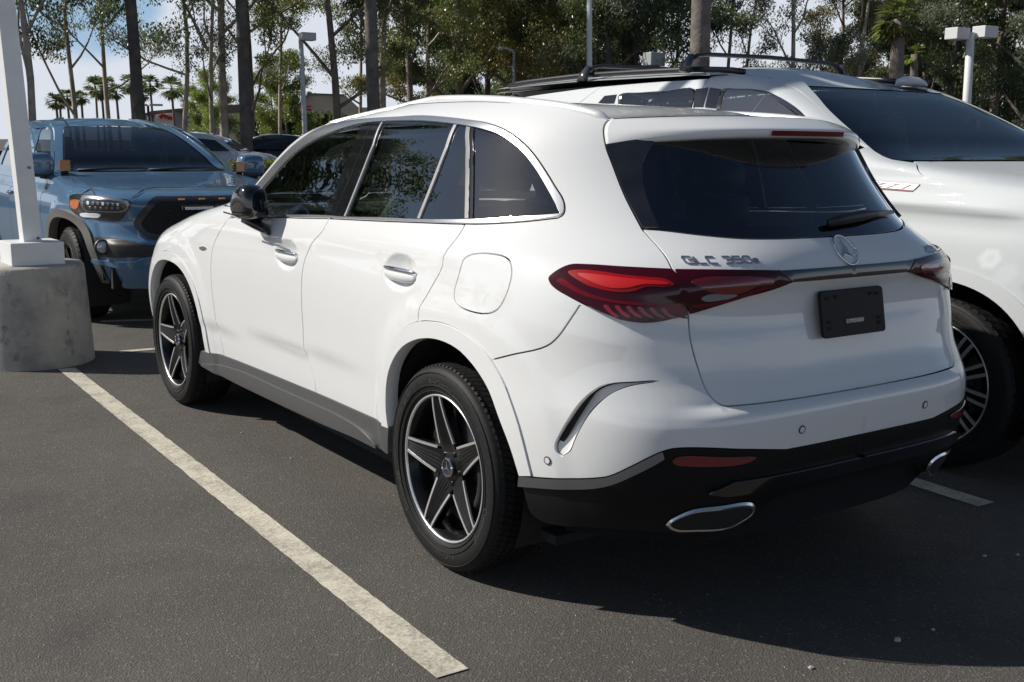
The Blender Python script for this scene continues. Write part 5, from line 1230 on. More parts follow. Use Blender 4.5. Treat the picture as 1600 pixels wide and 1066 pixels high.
# windscreen over both halves
wsz = np.linspace(t_ws[-1, 1], t_ws[0, 1], 22); wo = np.argsort(t_ws[:, 1]); V = []
for zz in wsz:
    u0_ = np.interp(zz, t_ws[wo, 1], t_ws[wo, 0]); us = u0_ + (float(Q.S.Y1(zz)) + Q.S.LF - u0_) * np.linspace(0, 1, 18); V.append(Q.P(us, np.full(18, zz), -.003))
V = np.array(V); WTOP = V[-1].copy(); n_ = 18; F = [(i * n_ + j, i * n_ + j + 1, (i + 1) * n_ + j + 1, (i + 1) * n_ + j) for i in range(21) for j in range(n_ - 1)]
Nw = np.cross(np.gradient(V, axis=1), np.gradient(V, axis=0)); Nw /= np.linalg.norm(Nw, axis=-1, keepdims=True); Nw = Nw if Nw[10, 9, 1] > 0 else -Nw
Q.emit('windscreen', V.reshape(-1, 3), Nw.reshape(-1, 3), F if np.cross(V[0, 1] - V[0, 0], V[1, 0] - V[0, 0]) @ Nw[0, 0] > 0 else [f[::-1] for f in F], G_SHIELD, TB, 'join')
bd = V[:3].copy(); 
Q.emit('windscreen_border', np.concatenate([bd - [0, .004, .002]]).reshape(-1, 3), Nw[:3].reshape(-1, 3), [f for f in (F if True else F)][:2 * (n_ - 1)], M_TRIM, TB, 'join')
# cowl and wipers
cw = MB(); cw.box((T_X0, T_Y0 - 2.74, 1.39), (1.55, .16, .02)); cw.build('cowl', M_PLASTIC, TB)
for x0_, x1_, yy in ((-.62, .02, 2.74), (-.02, .60, 2.75)):
    wq = MB(); wq.tube([(T_X0 + x0_, T_Y0 - yy + .02, 1.405), (T_X0 + (x0_ + x1_) / 2, T_Y0 - yy + .05, 1.415), (T_X0 + x1_, T_Y0 - yy + .06, 1.418)], [.012, .011, .006], 8); wq.build('wiper', M_PLASTIC, TB, smooth=True)
# roof
V, nx = [], 21
WT = np.vstack([WTOP, WTOP[::-1][1:] * [-1, 1, 1]]); WT = np.stack([np.interp(np.linspace(0, 1, nx), np.linspace(0, 1, len(WT)), WT[:, i]) for i in range(3)], 1)
y_ws = float(WTOP[0, 1]); RZ = lambda y: np.interp(y, [-.95, 0, 1.1, 1.6, max(1.65, y_ws)], [1.845, 1.872, 1.868, 1.848, t_ws[0, 1]])
for k in range(30):
    ff = k / 29
    for j in range(nx):
        t = -1 + 2 * j / (nx - 1); yf = WT[j, 1]; y = -.95 + (yf + .95) * ff; wl_f = float(sst(np.array(ff), .70, 1.0)); ez = RZ(min(y, y_ws)); ex = float(Q.S.W(ez)) - .002
        zz0 = ez + .075 * (1 - abs(t) ** 2.3); V.append((t * ex * (1 - wl_f) + WT[j, 0] * wl_f, y, zz0 * (1 - wl_f ** 2) + (WT[j, 2] + .004) * wl_f ** 2))
V = np.array(V); F = [(i * nx + j, (i + 1) * nx + j, (i + 1) * nx + j + 1, i * nx + j + 1) for i in range(29) for j in range(nx - 1)]
mesh('roof', Q.to_world(V), F, M_PEARL, TB); mesh('headliner', Q.to_world(V - [0, 0, .03]), [f[::-1] for f in F[:27 * (nx - 1)]], mat('pale_headliner', (.35, .35, .34), .9), TB)
# side skin between door tops and roof edge
top_low = np.vstack([t_out[:6][::-1], rd_top, [[-.9, 1.77]]])
tl = Q.P(top_low[:, 0], top_low[:, 1], 0.); V = []
for p_ in tl:
    y = p_[1]; ez = RZ(y); a_ = np.array([-float(Q.S.W(ez)) + .002, y, ez]); m_ = (p_ + a_) / 2 + [-.012, 0, .008]
    V += [p_ + [0, 0, .004], m_, a_]
V = np.array(V); k_ = len(tl); F = [(3 * i + j, 3 * i + j + 1, 3 * i + j + 4, 3 * i + j + 3) for i in range(k_ - 1) for j in range(2)]
Nn_ = np.tile([-.75, 0, .66], (len(V), 1)); Nn_[0::3] = [-.9, 0, .43]; Nn_[2::3] = [-.45, 0, .89]
Q.emit('roof_side', V, Nn_, F, M_PEARL, TB, 'both')
# rack
M_RACK = mat('satin_black_rack', (.018, .018, .02), .35)
rk = [(y, RZ(y)) for y in np.linspace(-.85, y_ws - .40, 24)]
for sx in (-1, 1):
    pts = [Q.to_world(np.array([[sx * (float(Q.S.W(z)) - .05), y, z + .022 + .022 * math.sin(math.pi * i / 23) ** .4]]))[0] for i, (y, z) in enumerate(rk)]
    m = MB(); m.tube(pts, .018, 10, flat=(.9, 1)); m.build('roof_rail', M_RACK, TB, smooth=True)
def cb_bar(ptA, zb_):
    # bar position from where its near foot stands on the near rail
    for x_ in (-.70,):
        pass
    return None
for (u, v) in ((912, 126), (1073, 110)):
    pr = on_x(u, v, T_X0 - .71); y = pr[1]; z = pr[2] + .005
    xs = [-.71, -.68, -.63, -.56, 0, .56, .63, .68, .71]; zs_ = [-.01, .055, .085, .095, .105, .095, .085, .055, -.01]
    m = MB(); m.tube([(T_X0 + a, y, z + b) for a, b in zip(xs, zs_)], .017, 10, flat=(1.35, .8)); c_ = m.build('crossbar', M_RACK, TB, smooth=True)
    for sx in (-1, 1):
        f_ = MB(); f_.tube([(T_X0 + sx * .725, y, z - .012), (T_X0 + sx * .71, y, z + .03), (T_X0 + sx * .675, y, z + .085)], [.040, .034, .020], 10, flat=(1.25, .7)); f_.build('rack_foot', mat('glossy_rack_foot', (.10, .10, .105), .2, .5), c_, smooth=True)
fn = MB(); p0_ = on_x(1398, 134, T_X0 - .05); 
fy = 1.05
for k in range(1):
    fn.tube([far(1423 + a * 130, 131.5 - b * 190, 7.5) for a, b in ((.20, -.015), (.17, .002), (.09, .018), (0, .022), (-.09, .024), (-.15, .014), (-.19, -.012))], [.004, .020, .033, .038, .036, .026, .004], 12, flat=(1, .8))
fn.build('roof_antenna', M_PEARL, TB, smooth=True)
# wheel arch lip, wheel, dark wells and floor
Q.panel('arch_lip', [arcT_o, arcT_i[::-1]], M_PEARL, TB, h=.03, off=.008, flange=.06, hb=.02, inset=.001)
TW = make_wheel('big', .405, .285, .275, 12, 8, .045, (.020, .022, .030), M_WHEELBLACK, M_MACHINED, letters=False, blocks=56)
TW.parent = TB; o2 = wloc(TB)
def tput(o, x, y): o.location = Vector(np.array((x, y, .405)) - o2)
tput(TW, T_X0 - 1.0, T_Y0 - 3.07)
for sx, y in ((-1, 0), (1, 3.07), (1, 0)):
    c = copy_tree(TW, TB); tput(c, T_X0 + sx * 1.0, T_Y0 - y)
    if sx > 0: c.rotation_euler = (0, 0, math.pi)
for y in (0, 3.07):
    for sx in (-1, 1):
        ww = MB(); A = np.linspace(-.5, math.pi + .5, 22); Vv = []
        for a in A:
            for x in (.97, .62): Vv.append((T_X0 + sx * x, T_Y0 - y + .49 * math.cos(a), .44 + .50 * math.sin(a)))
        ww.add(Vv, [(2 * i, 2 * i + 1, 2 * i + 3, 2 * i + 2) for i in range(21)]); ww.box((T_X0 + sx * .61, T_Y0 - y, .66), (.02, 1.1, .62)); ww.build('wheel_liner', M_DARK, TB)
fl = MB(); fl.box((T_X0, T_Y0 - 1.5, .33), (1.8, 5.0, .06)); fl.box((T_X0, T_Y0 - 3.80, .55), (1.3, .06, .4)); fl.box((T_X0, T_Y0 + 1.05, .7), (1.7, .06, .8)); fl.build('underbody', M_DARK, TB)
Q.shell('inner_shell', -.04, .36, 1.36, ((0, .42, .56), (3.07, .42, .57)), M_DARK, TB, u1=4.6)
sl = MB(); sl.tube([(T_X0 - 1.02, T_Y0 - .62, .42), (T_X0 - 1.02, T_Y0 - 2.45, .42)], .05, 8, flat=(1, .6)); sl.build('running_board', M_PLASTIC, TB)
for (x, y) in ((-.45, 1.62), (.45, 1.62), (-.45, .6), (.45, .6)):
    p_ = np.array([T_X0 + x, T_Y0 - y, 0]); s_ = MB(); s_.tube([p_ + [0, -.10, 1.2], p_ + [0, -.02, 1.36], p_ + [0, .04, 1.5]], [.27, .27, .2], 12, flat=(1, .35)); s_.build('seat', M_SEAT, TB, smooth=True)
    h_ = MB(); h_.tube([p_ + [-.13, .05, 1.60], p_ + [-.11, .05, 1.60], p_ + [.11, .05, 1.60], p_ + [.13, .05, 1.60]], [.03, .07, .07, .03], 12, flat=(.6, 1)); h_.build('headrest', M_SEAT, TB, smooth=True)
mr = MB(); mr.box((T_X0, T_Y0 - 2.02, 1.70), (.25, .03, .075)); bevel(mr.build('rear_view_mirror', M_TRIM, TB), .012)
dsh = MB(); dsh.box((T_X0, T_Y0 - 2.3, 1.31), (1.6, .62, .14)); bevel(dsh.build('dashboard', M_TRIM, TB), .04)
swh = MB(); swh.tube([(T_X0 + .45 + .18 * math.cos(t), T_Y0 - 1.98 - .05 * math.sin(t), 1.36 + .17 * math.sin(t)) for t in np.linspace(0, 2 * math.pi, 24)], .017, 8); swh.build('steering_wheel', M_SEAT, TB, smooth=True)
# Z71 badge on the wing
def t_badge():
    tl_, tr_, br_, bl_ = [tq([p_], sm=False)[0] for p_ in ((1352, 281.5), (1438, 288.5), (1426, 300), (1345, 294))]
    def uvp(s_, t_, off): q = (tl_ * (1 - s_) + tr_ * s_) * (1 - t_) + (bl_ * (1 - s_) + br_ * s_) * t_; return Q.pt(q[0], q[1], off)
    M_BRED = mat('badge_dark_red', (.16, .012, .02), .4); M_BSIL = mat('badge_silver', (.62, .62, .63), .3, .7)
    for (a, b, c, d_, mm, of) in ((0, 1, 0, 1, M_BRED, .004), (.012, .988, .06, .80, M_BSIL, .0052)):
        g_ = [uvp(a, c, of), uvp(b, c, of), uvp(b, d_, of), uvp(a, d_, of)] + [uvp(a, c, .0), uvp(b, c, .0), uvp(b, d_, .0), uvp(a, d_, .0)]
        fix_normals(mesh('badge_plate', g_, [(0, 1, 2, 3), (0, 1, 5, 4), (1, 2, 6, 5), (2, 3, 7, 6), (3, 0, 4, 7)], mm, TB, smooth=False))
    for off_, h_off, mm in ((.03, .0064, M_BRED), (-.06, .0074, mat('badge_white', (.75, .75, .75), .4))):
        for c, a0 in zip('Z71', (.20, .47, .72)):
            V, F = text_geo(c, 1., 0., offset=off_, shear=.35); V = V - [.0, 0, 0]
            P_ = [uvp(a0 + .30 * x, .70 - .80 * y, h_off) for x, y, _ in V]; mesh('badge_letter', P_, F, mm, TB, smooth=False)
t_badge()
# ------------------------------------------------------------------ the blue pickup across the aisle, nose towards the camera
K_X0, K_Y0 = .205, 9.43
K_W = [(.2, .86), (.35, .90), (.5, .925), (.7, .94), (.85, .945), (.95, .935), (1.02, .90), (1.08, .87), (1.13, .865), (1.2, .85), (1.3, .82), (1.4, .785), (1.5, .74), (1.56, .70), (1.61, .64), (1.66, .5)]
K_YR = [(.2, -1.2), (1.66, -1.0)]
K_NR = [(.2, 5), (1.66, 5)]
K_YF = [(.2, 3.95), (.32, 4.03), (.42, 4.09), (.60, 4.11), (.75, 4.10), (.90, 4.07), (.96, 4.05), (1.0, 4.015), (1.03, 3.95), (1.055, 3.82), (1.075, 3.60), (1.095, 3.25), (1.115, 2.90), (1.135, 2.62), (1.15, 2.46), (1.17, 2.36), (1.3, 2.06), (1.4, 1.84), (1.5, 1.58), (1.56, 1.36), (1.60, 1.15), (1.66, .6)]
K_NF = [(.2, 3.2), (.6, 3.4), (.9, 3.4), (1.0, 4.5), (1.1, 5), (1.17, 5), (1.3, 4.5), (1.66, 4)]
K_Y1 = [(.2, 2.6), (.9, 2.6), (1.0, 2.5), (1.08, 2.2), (1.17, 1.95), (1.3, 1.72), (1.4, 1.5), (1.5, 1.2), (1.6, .7), (1.66, .3)]
def k_disp(u, z, b):
    y = b[..., 1]; d = np.zeros(np.shape(y))
    r = (np.abs(y - 3.24) ** 2.6 + np.abs(z - .38) ** 2.6) ** (1 / 2.6); d += .018 * sst(.60 - r, 0, .06) * (np.abs(b[..., 0]) > .7)
    front = sst(u, 3.7, 3.9)
    d -= front * .035 * sst(z, .60, .66) * sst(.72 - z, -.10, .0) * 0
    d += front * .030 * sst(.70 - z, 0, .05)
    return d
PK = thing('pickup_truck', 'grey-blue pickup truck parked nose-on beyond the lamp post', 'pickup truck', (K_X0, K_Y0 - 1.8, 0))
K = Body(Surf(K_W, K_YR, K_NR, K_YF, K_NF, .1, K_Y1, None, LR=1.9, LF=2.2), k_disp, rng=(-1.8, 4.8, .2, 1.655), world=(K_X0, K_Y0, True))
kq = K.px
UCF = lambda z: float(K.S.Y1(z)) + K.S.LF + .003                                # u on the front centre line
arcK_o = uz_of(arc(3.24, .36, .55, .53, 2.5, 0, 180), K); arcK_i = uz_of(arc(3.24, .36, .485, .465, 2.5, 0, 180), K)
cl_z = np.linspace(.34, 1.0, 10)
hood_px = kq([(205, 312.5), (213, 304), (226, 295), (236, 292.6), (262, 292.0), (290, 291.8)], 4)
zh = float(hood_px[-1, 1]); hf = np.vstack([hood_px, [[UCF(zh), zh]]])
hoodgap = kq([(96, 267), (112, 272), (128, 280.5), (138, 288.5), (146, 298.5), (150, 304)], 4)
hl = kq([(109.7, 307), (114, 304.5), (128, 303.6), (150, 305.8), (178, 309.5), (204, 314), (205.5, 318), (201, 327), (196, 335), (187, 344.6), (162, 344), (133, 339), (121, 333), (112, 321)], 4, True)
k_ws = kq([(99.5, 265.5), (98.7, 240), (98.6, 220), (99.2, 206), (101.5, 198), (106, 196.4)], 4)
def cen(z0, z1, k=10): zz = np.linspace(z0, z1, k); return np.stack([[UCF(z) for z in zz], zz], 1)
wz = float(k_ws[0, 1]); bz = float(hoodgap[0, 1])
K.panel('front_wing', [np.array([[2.45, .40]]), arcK_o[arcK_o[:, 0] < 3.24][::-1], arcK_o[arcK_o[:, 0] >= 3.24][::-1], np.array([[arcK_o[0, 0] + .02, .37], [3.9, .345]]), cen(.33, zh - .002, 26), hf[::-1][1:], kq([(205, 312.5), (178, 309), (150, 304.5)], 4), hoodgap[::-1], np.array([[2.45, bz + .01]])], M_BLUE, PK, h=.045, mirror='join', inset=.0008)
K.panel('bonnet', [hoodgap, kq([(150, 304.5), (178, 309), (205, 312.5)], 4), hf, cen(zh, 1.155, 14), np.array([[hoodgap[0, 0] - .02, 1.155]])], M_BLUE, PK, h=.035, mirror='join', inset=.0006, flange=.006, refine=[(2.2, 4.8, 1.02, 1.16, .02)])
# windscreen, posts, roof
K.strip('shut_line', hoodgap, hoodgap + [.0, -.0045], .0012, .0012, M_SHUT, PK, 'both', 1)
K.strip('shut_line', hood_px, hood_px + [0, -.0035], .0012, .0012, M_SHUT, PK, 'both', 1)
zt_k = float(k_ws[-1, 1]); zz_ = np.linspace(1.15, zt_k, 16); ko = np.argsort(k_ws[:, 1]); V = []
for z in zz_:
    u0_ = np.interp(z, k_ws[ko, 1], k_ws[ko, 0]); us = u0_ + (UCF(z) - u0_) * np.linspace(0, 1, 14); V.append(K.P(us, np.full(14, z), -.004))
V = np.array(V); F = [(i * 14 + j, i * 14 + j + 1, (i + 1) * 14 + j + 1, (i + 1) * 14 + j) for i in range(15) for j in range(13)]
Nw = np.cross(np.gradient(V, axis=1), np.gradient(V, axis=0)); Nw /= np.linalg.norm(Nw, axis=-1, keepdims=True); Nw = Nw if Nw[8, 7, 1] > 0 else -Nw
K.emit('windscreen', V.reshape(-1, 3), Nw.reshape(-1, 3), F if np.cross(V[0, 1] - V[0, 0], V[1, 0] - V[0, 0]) @ Nw[0, 0] > 0 else [f[::-1] for f in F], G_DARKSHIELD, PK, 'join')
wtop = V[-1]
k_dw = kq([(53, 236), (57, 224), (61, 211), (66, 200), (72, 199.5), (77.5, 203), (78.6, 215), (78.6, 240), (78.6, 262), (56, 262)], 3, True)
k_frame = kq([(85, 268), (85, 240), (84.6, 212), (83, 200), (77, 193), (68, 189.5), (58, 191), (48, 200)], 3)
K.panel('a_post', [k_frame[:int(len(k_frame) * .55)], kq([(77, 190), (88, 184), (101, 183)], 3), k_ws[::-1], np.array([[k_ws[0, 0], bz + .012]])], M_BLUE, PK, h=.03)
K.panel('front_door', [np.array([[2.44, .40], [2.44, bz + .012]]), k_frame[:int(len(k_frame) * .7)], np.array([[1.22, 1.60], [1.10, 1.2], [1.10, .40]])], M_BLUE, PK, holes=[k_dw], h=.05)
K.panel('front_side_window', [k_dw], G_FRONT, PK, off=-.008, flange=.003, inset=-.004)
K.panel('rear_door', [np.array([[1.095, .40], [1.095, 1.2], [1.21, 1.60], [.5, 1.60], [.15, 1.2], [.15, .40]])], M_BLUE, PK, holes=[np.array([[1.06, 1.17], [1.14, 1.5], [.52, 1.5], [.32, 1.17]])], h=.06)
K.panel('rear_side_window', [np.array([[1.07, 1.16], [1.15, 1.51], [.51, 1.51], [.31, 1.16]])], G_FRONT, PK, off=-.008, flange=.003, inset=-.004)
K.panel('bed_side', [np.array([[.14, .40], [.14, 1.12], [-1.55, 1.12], [-1.55, .40]])], M_BLUE, PK, h=.07)
K.panel('door_skin', [np.array([[1.09, .40], [1.09, .42], [.15, .42], [.15, .40]])], M_BLUE, PK, h=.05)
V, nx = [], 17; yk0 = .35; wt = np.vstack([wtop, wtop[::-1][1:] * [-1, 1, 1]]); tt_ = np.linspace(0, 1, len(wt)); wl_ = np.stack([np.interp(np.linspace(0, 1, nx), tt_, wt[:, i]) for i in range(3)], 1)
for k in range(16):
    s_ = k / 15
    for j in range(nx):
        t = -1 + 2 * j / (nx - 1); q = wl_[j]; y = q[1] * (1 - s_) + yk0 * s_; ez = q[2] + (1.60 - zt_k) * sst(np.array(s_), 0, .6); cr = .055 * (1 - abs(t) ** 2.4) * (.25 + .75 * sst(np.array(s_), 0, .35)); ex = q[0] * (1 - s_) + .66 * t * s_
        V.append((ex, y, ez + cr - .01))
F = [(i * nx + j, i * nx + j + 1, (i + 1) * nx + j + 1, (i + 1) * nx + j) for i in range(15) for j in range(nx - 1)]
mesh('roof', K.to_world(np.array(V)), F, M_BLUE, PK); Vr = np.array(V).reshape(16, nx, 3)
# roof side between the door frames and the roof edge
sd = []; 
for k in range(16):
    e_ = Vr[k, 0]; zlow_ = min(e_[2] - .012, 1.60 if e_[1] < 1.25 else float(np.interp(e_[1], [1.25, 1.8], [1.585, 1.47]))) - .0; sd += [e_, np.array([-float(K.S.W(zlow_)) * (1 if e_[1] < float(K.S.Y1(zlow_)) else .985), e_[1] + .0, zlow_])]
Nn_ = np.tile([-.8, 0, .6], (32, 1)); K.emit('roof_side', np.array(sd), Nn_, [(2 * i, 2 * i + 1, 2 * i + 3, 2 * i + 2) for i in range(15)], M_BLUE, PK, 'both')
K.strip('windscreen_border', k_ws, k_ws + np.array([.022, 0]), .001, .001, M_BLACKGLOSS, PK, 'both', 1)
def kin(name, pts, m, off, fl=.004, closed=True, h=.02, mirror='both'): return K.panel(name, kq(pts, 4, closed=True), m, PK, h=h, off=off, flange=fl, inset=0, hb=.012, mirror=mirror)
# head lamp
K.panel('headlight', [hl], M_LAMPDARK, PK, h=.02, off=.006, flange=.02, inset=.001)
kin('lamp_frame', [(129, 308), (135, 306.5), (200, 315), (202, 319), (196, 330), (160, 331), (134, 329), (129, 322)], M_LAMPGREY, .010)
kin('lamp_bowl', [(133, 313), (140, 311), (196, 318), (199, 321), (193, 327.5), (160, 328.5), (137, 327), (132.5, 322)], M_LAMPDARK, .0125)
for i in range(7):
    x = 138 + i * 7.6; kin('led_element', [(x, 315 + i * .5), (x + 3.2, 315.3 + i * .5), (x + 2.8, 319.4 + i * .3), (x + .4, 319.2 + i * .3)], M_LAMPGREY if i % 3 else M_LED, .0145, .002)
for i in range(6):
    x = 140 + i * 8.6; kin('led_element', [(x, 322.6), (x + 4, 322.8), (x + 3.4, 325.6), (x + .6, 325.4)], M_LAMPGREY, .0145, .002)
kin('turn_signal', [(112, 314), (117, 312.4), (123, 313.6), (125, 319), (122, 325.5), (117, 324), (112.5, 318)], mat('orange_reflector', (.52, .13, .02), .2, coat=1.0), .011)
kin('daytime_lamp', [(129.5, 332.5), (140, 333), (158.5, 335.5), (155, 339.8), (143, 339.5), (131.5, 337)], M_LED, .012)
# grille: dark frame, mesh bars, light bar and amber markers
gz0, gz1 = float(kq([(243, 374)], sm=False)[0, 1]), float(kq([(262, 309)], sm=False)[0, 1])
g_edge = kq([(262, 308.8), (243, 309.2), (233, 315.5), (219.5, 331), (210.5, 345), (209.5, 350), (212.7, 357.5), (222, 366), (231, 372.5), (243, 374.2)], 4)
K.panel('grille_frame', [g_edge, [[UCF(gz0), gz0]], [[UCF(gz1), gz1]]], mat('grille_frame_black', (.03, .03, .032), .4), PK, h=.03, off=.012, flange=.02, inset=0, mirror='join')
gi_edge = kq([(262, 316.5), (249, 317), (240, 323), (229, 337), (222, 348), (222.5, 353), (230, 362), (243, 367)], 4)
gza, gzb = float(gi_edge[-1, 1]), float(gi_edge[0, 1])
K.panel('grille_panel', [gi_edge, [[UCF(gza), gza]], [[UCF(gzb), gzb]]], M_DARK, PK, h=.03, off=.015, flange=.002, inset=0, mirror='join')
def kpt(u, v, off): q = kq([(u, v)], sm=False)[0]; return K.pt(q[0], q[1], off)
ctr_y = K.pt(UCF(.9), .9)[1] - .02
for r_ in range(6):
    for c_ in range(9):
        x = K_X0 - .42 + c_ * .105 + (r_ % 2) * .05; z = gza + .025 + r_ * (gzb - gza - .04) / 5.5
        if abs(x - K_X0) > .40 - .02 * abs(r_ - 3): continue
        hx_ = MB(); yy = K.pt(UCF(z), z)[1] - .022 + .09 * ((x - K_X0) / .45) ** 2 * .3
        hx_.tube([(x + .042 * math.cos(t), yy, z + .014 * math.sin(t)) for t in np.linspace(0, 2 * math.pi, 7)], .0042, 4); o = hx_.build('grille_cell', mat('grille_mesh', (.03, .03, .032), .45), PK)
for k in range(24):
    if k in (11, 12): continue
    x = K_X0 - .235 + k * .0205; z = float(kq([(293, 325)], sm=False)[0, 1]); yy = K.pt(UCF(.9), .9)[1] - .0535
    lb = MB(); lb.box((x, yy, z), (.016, .012, .020)); lb.build('led_lens', M_LED, PK)
lb = MB(); lb.box((K_X0, K.pt(UCF(.9), .9)[1] - .035, float(kq([(293, 325)], sm=False)[0, 1])), (.52, .03, .034)); bevel(lb.build('light_bar', M_DARK, PK), .004)
for x in (-.24, -.08, .08, .24):
    z = gz1 - .012; a_ = MB(); a_.box((K_X0 + x, K.pt(UCF(z), z)[1] - .022 + .02 * abs(x), z), (.05, .012, .012)); bevel(a_.build('marker_lamp', mat('amber_marker', (.80, .38, .12), .2, coat=1.0), PK), .003)
# bumper features
kin('bumper_recess', [(148, 372), (160, 371), (186.5, 373), (231, 383), (262, 384), (262, 404), (228, 402), (205, 401), (191, 402), (165, 401), (152, 397.5), (149, 388)], M_PLASTIC, .004, .004)
f_ = kpt(164.5, 386, .02); fg = MB(); fg.lathe([(.060, .02), (.058, -.004), (.050, -.010), (.046, -.004)], 28, 'y', f_); fo = fg.build('fog_lamp', M_PLASTIC, PK, smooth=True)
for sgn in (1, -1):
    p_ = f_ if sgn == 1 else np.array([2 * K_X0 - f_[0], f_[1], f_[2]])
    if sgn == -1:
        fg = MB(); fg.lathe([(.060, .02), (.058, -.004), (.050, -.010), (.046, -.004)], 28, 'y', p_); fo = fg.build('fog_lamp', M_PLASTIC, PK, smooth=True)
    fl2 = MB(); fl2.lathe([(.047, -.004), (.036, -.012), (.018, -.016), (.0001, -.017)], 28, 'y', p_); fl2.build('fog_lens', mat('fog_lens', (.55, .57, .6), .12, .5, bump=(60, .8, .004)), fo, smooth=True)
kin('bumper_step', [(149, 404), (165, 406), (200, 408), (235, 409), (236, 420), (200, 418), (165, 413), (150, 409)], M_BLUE, .020, .02)
kin('skid_plate', [(205, 420), (214, 408), (232, 401), (262, 400), (262, 443), (225, 443), (196, 441)], M_BLUE, .030, .03)
# flares, wheels and underside
K.panel('wheel_flare', [arcK_o + [0, 0], arcK_i[::-1]], mat('grey_flare_plastic', (.10, .095, .088), .55, bump=(600, .3, .001)), PK, h=.03, off=.018, flange=.07, hb=.02, inset=0)
KW = make_wheel('pickup', .375, .22, .26, 6, 0, .03, (.04, .04, .045), M_WHEELBLACK, None, letters=False, blocks=48)
KW.parent = PK; o3 = wloc(PK)
for i, (sx, y) in enumerate(((-1, 3.24), (1, 3.24), (-1, 0), (1, 0))):
    c = KW if i == 0 else copy_tree(KW, PK); c.location = Vector(np.array((K_X0 + sx * .925, K_Y0 - y, .375)) - o3)
    if sx > 0: c.rotation_euler = (0, 0, math.pi)
for y in (0, 3.24):
    for sx in (-1, 1):
        ww = MB(); A = np.linspace(-.5, math.pi + .5, 22); Vv = []
        for a in A:
            for x in (.90, .56): Vv.append((K_X0 + sx * x, K_Y0 - y + .47 * math.cos(a), .38 + .47 * math.sin(a)))
        ww.add(Vv, [(2 * i, 2 * i + 1, 2 * i + 3, 2 * i + 2) for i in range(21)]); ww.box((K_X0 + sx * .55, K_Y0 - y, .66), (.02, 1.0, .56)); ww.build('wheel_liner', M_DARK, PK)
fl = MB(); fl.box((K_X0, K_Y0 - 1.5, .42), (1.6, 4.6, .10)); fl.box((K_X0, K_Y0 - 3.86, .46), (1.5, .06, .30)); fl.box((K_X0, K_Y0 + 1.05, .8), (1.6, .06, .7)); fl.box((K_X0, K_Y0 - .02, 1.0), (1.66, .05, .6)); fl.build('underbody', M_DARK, PK)
ax = MB(); ax.tube([(K_X0 - .8, K_Y0 - 3.24, .33), (K_X0 + .8, K_Y0 - 3.24, .33)], .05, 8); ax.build('front_axle', M_DARK, PK)
K.shell('inner_shell', -.04, .44, 1.10, ((0, .38, .53), (3.24, .36, .54)), M_DARK, PK, u1=4.7)
cb = MB(); cb.box((K_X0, K_Y0 - 1.25, 1.08), (1.55, 2.2, .05)); cb.build('cabin_floor', M_TRIM, PK)
for x in (-.38, .38):
    p_ = np.array([K_X0 + x, K_Y0 - 1.0, 0]); s_ = MB(); s_.tube([p_ + [0, -.08, 1.05], p_ + [0, 0, 1.25], p_ + [0, .04, 1.42]], [.25, .25, .16], 12, flat=(1, .35)); s_.build('seat', M_SEAT, PK, smooth=True)
for u, v, sx in ((101, 259, -1), (374, 261, 1)):                        # amber work-light pods at the foot of the posts
    p_ = on_y(u, v, 6.86); q_ = MB(); q_.box(p_, (.085, .055, .095)); pod = bevel(q_.build('light_pod', M_AMBER, PK), .006)
    q_ = MB(); 
    for k in range(4): q_.box(p_ + [-.058 if sx > 0 else .052, .005, -.036 + k * .024], (.03, .06, .010))
    q_.build('heat_sink', M_DARK, pod); q_ = MB(); q_.box(p_ + [0, .02, -.065], (.05, .05, .035)); q_.build('pod_bracket', M_DARK, pod)
for u, v, sx in ((59.5, 257, -1), (392, 258.5, 1)):
    p_ = on_y(u, v, 7.05); out = smooth([(-.115, -.075), (-.125, .02), (-.105, .085), (-.03, .10), (.07, .095), (.115, .06), (.125, -.03), (.11, -.085), (0, -.095)], 4, True); V = []; n_ = len(out)
    for dy, sc in ((-.085, .55), (-.075, .80), (-.045, .96), (0, 1.0), (.05, .98), (.06, .9)): V += [p_ + [x * sc, dy, z * sc] for x, z in out]
    F = [(i * n_ + j, i * n_ + (j + 1) % n_, (i + 1) * n_ + (j + 1) % n_, (i + 1) * n_ + j) for i in range(5) for j in range(n_)] + [tuple(range(n_)), tuple(5 * n_ + j for j in range(n_))[::-1]]
    mo = fix_normals(mesh('door_mirror', V, F, M_BLUE, PK)); q_ = MB(); q_.tube([p_ + [-sx * .02, .02, -.085], p_ + [-sx * .24, .05, -.12]], .035, 8); q_.build('mirror_arm', M_PLASTIC, mo, smooth=True)
    q_ = MB(); q_.box(p_ + [0, -.02, -.088], (.22, .10, .03)); bevel(q_.build('mirror_base', M_PLASTIC, mo), .01)
hd = MB(); p_ = on_x(6, 335, K_X0 - .95); hd.tube([(K_X0 - .93, K_Y0 - 1.28, .93), (K_X0 - .955, K_Y0 - 1.22, .935), (K_X0 - .955, K_Y0 - 1.12, .935), (K_X0 - .93, K_Y0 - 1.06, .93)], .016, 8); hd.build('door_handle', M_BLUE, PK, smooth=True)
for x0_, x1_ in ((-.6, 0), (.02, .62)):
    wq = MB(); wq.tube([(K_X0 + x0_, K_Y0 - 2.36, 1.17), (K_X0 + (x0_ + x1_) / 2, K_Y0 - 2.36, 1.185), (K_X0 + x1_, K_Y0 - 2.35, 1.185)], [.012, .010, .005], 6); wq.build('wiper', M_PLASTIC, PK, smooth=True)
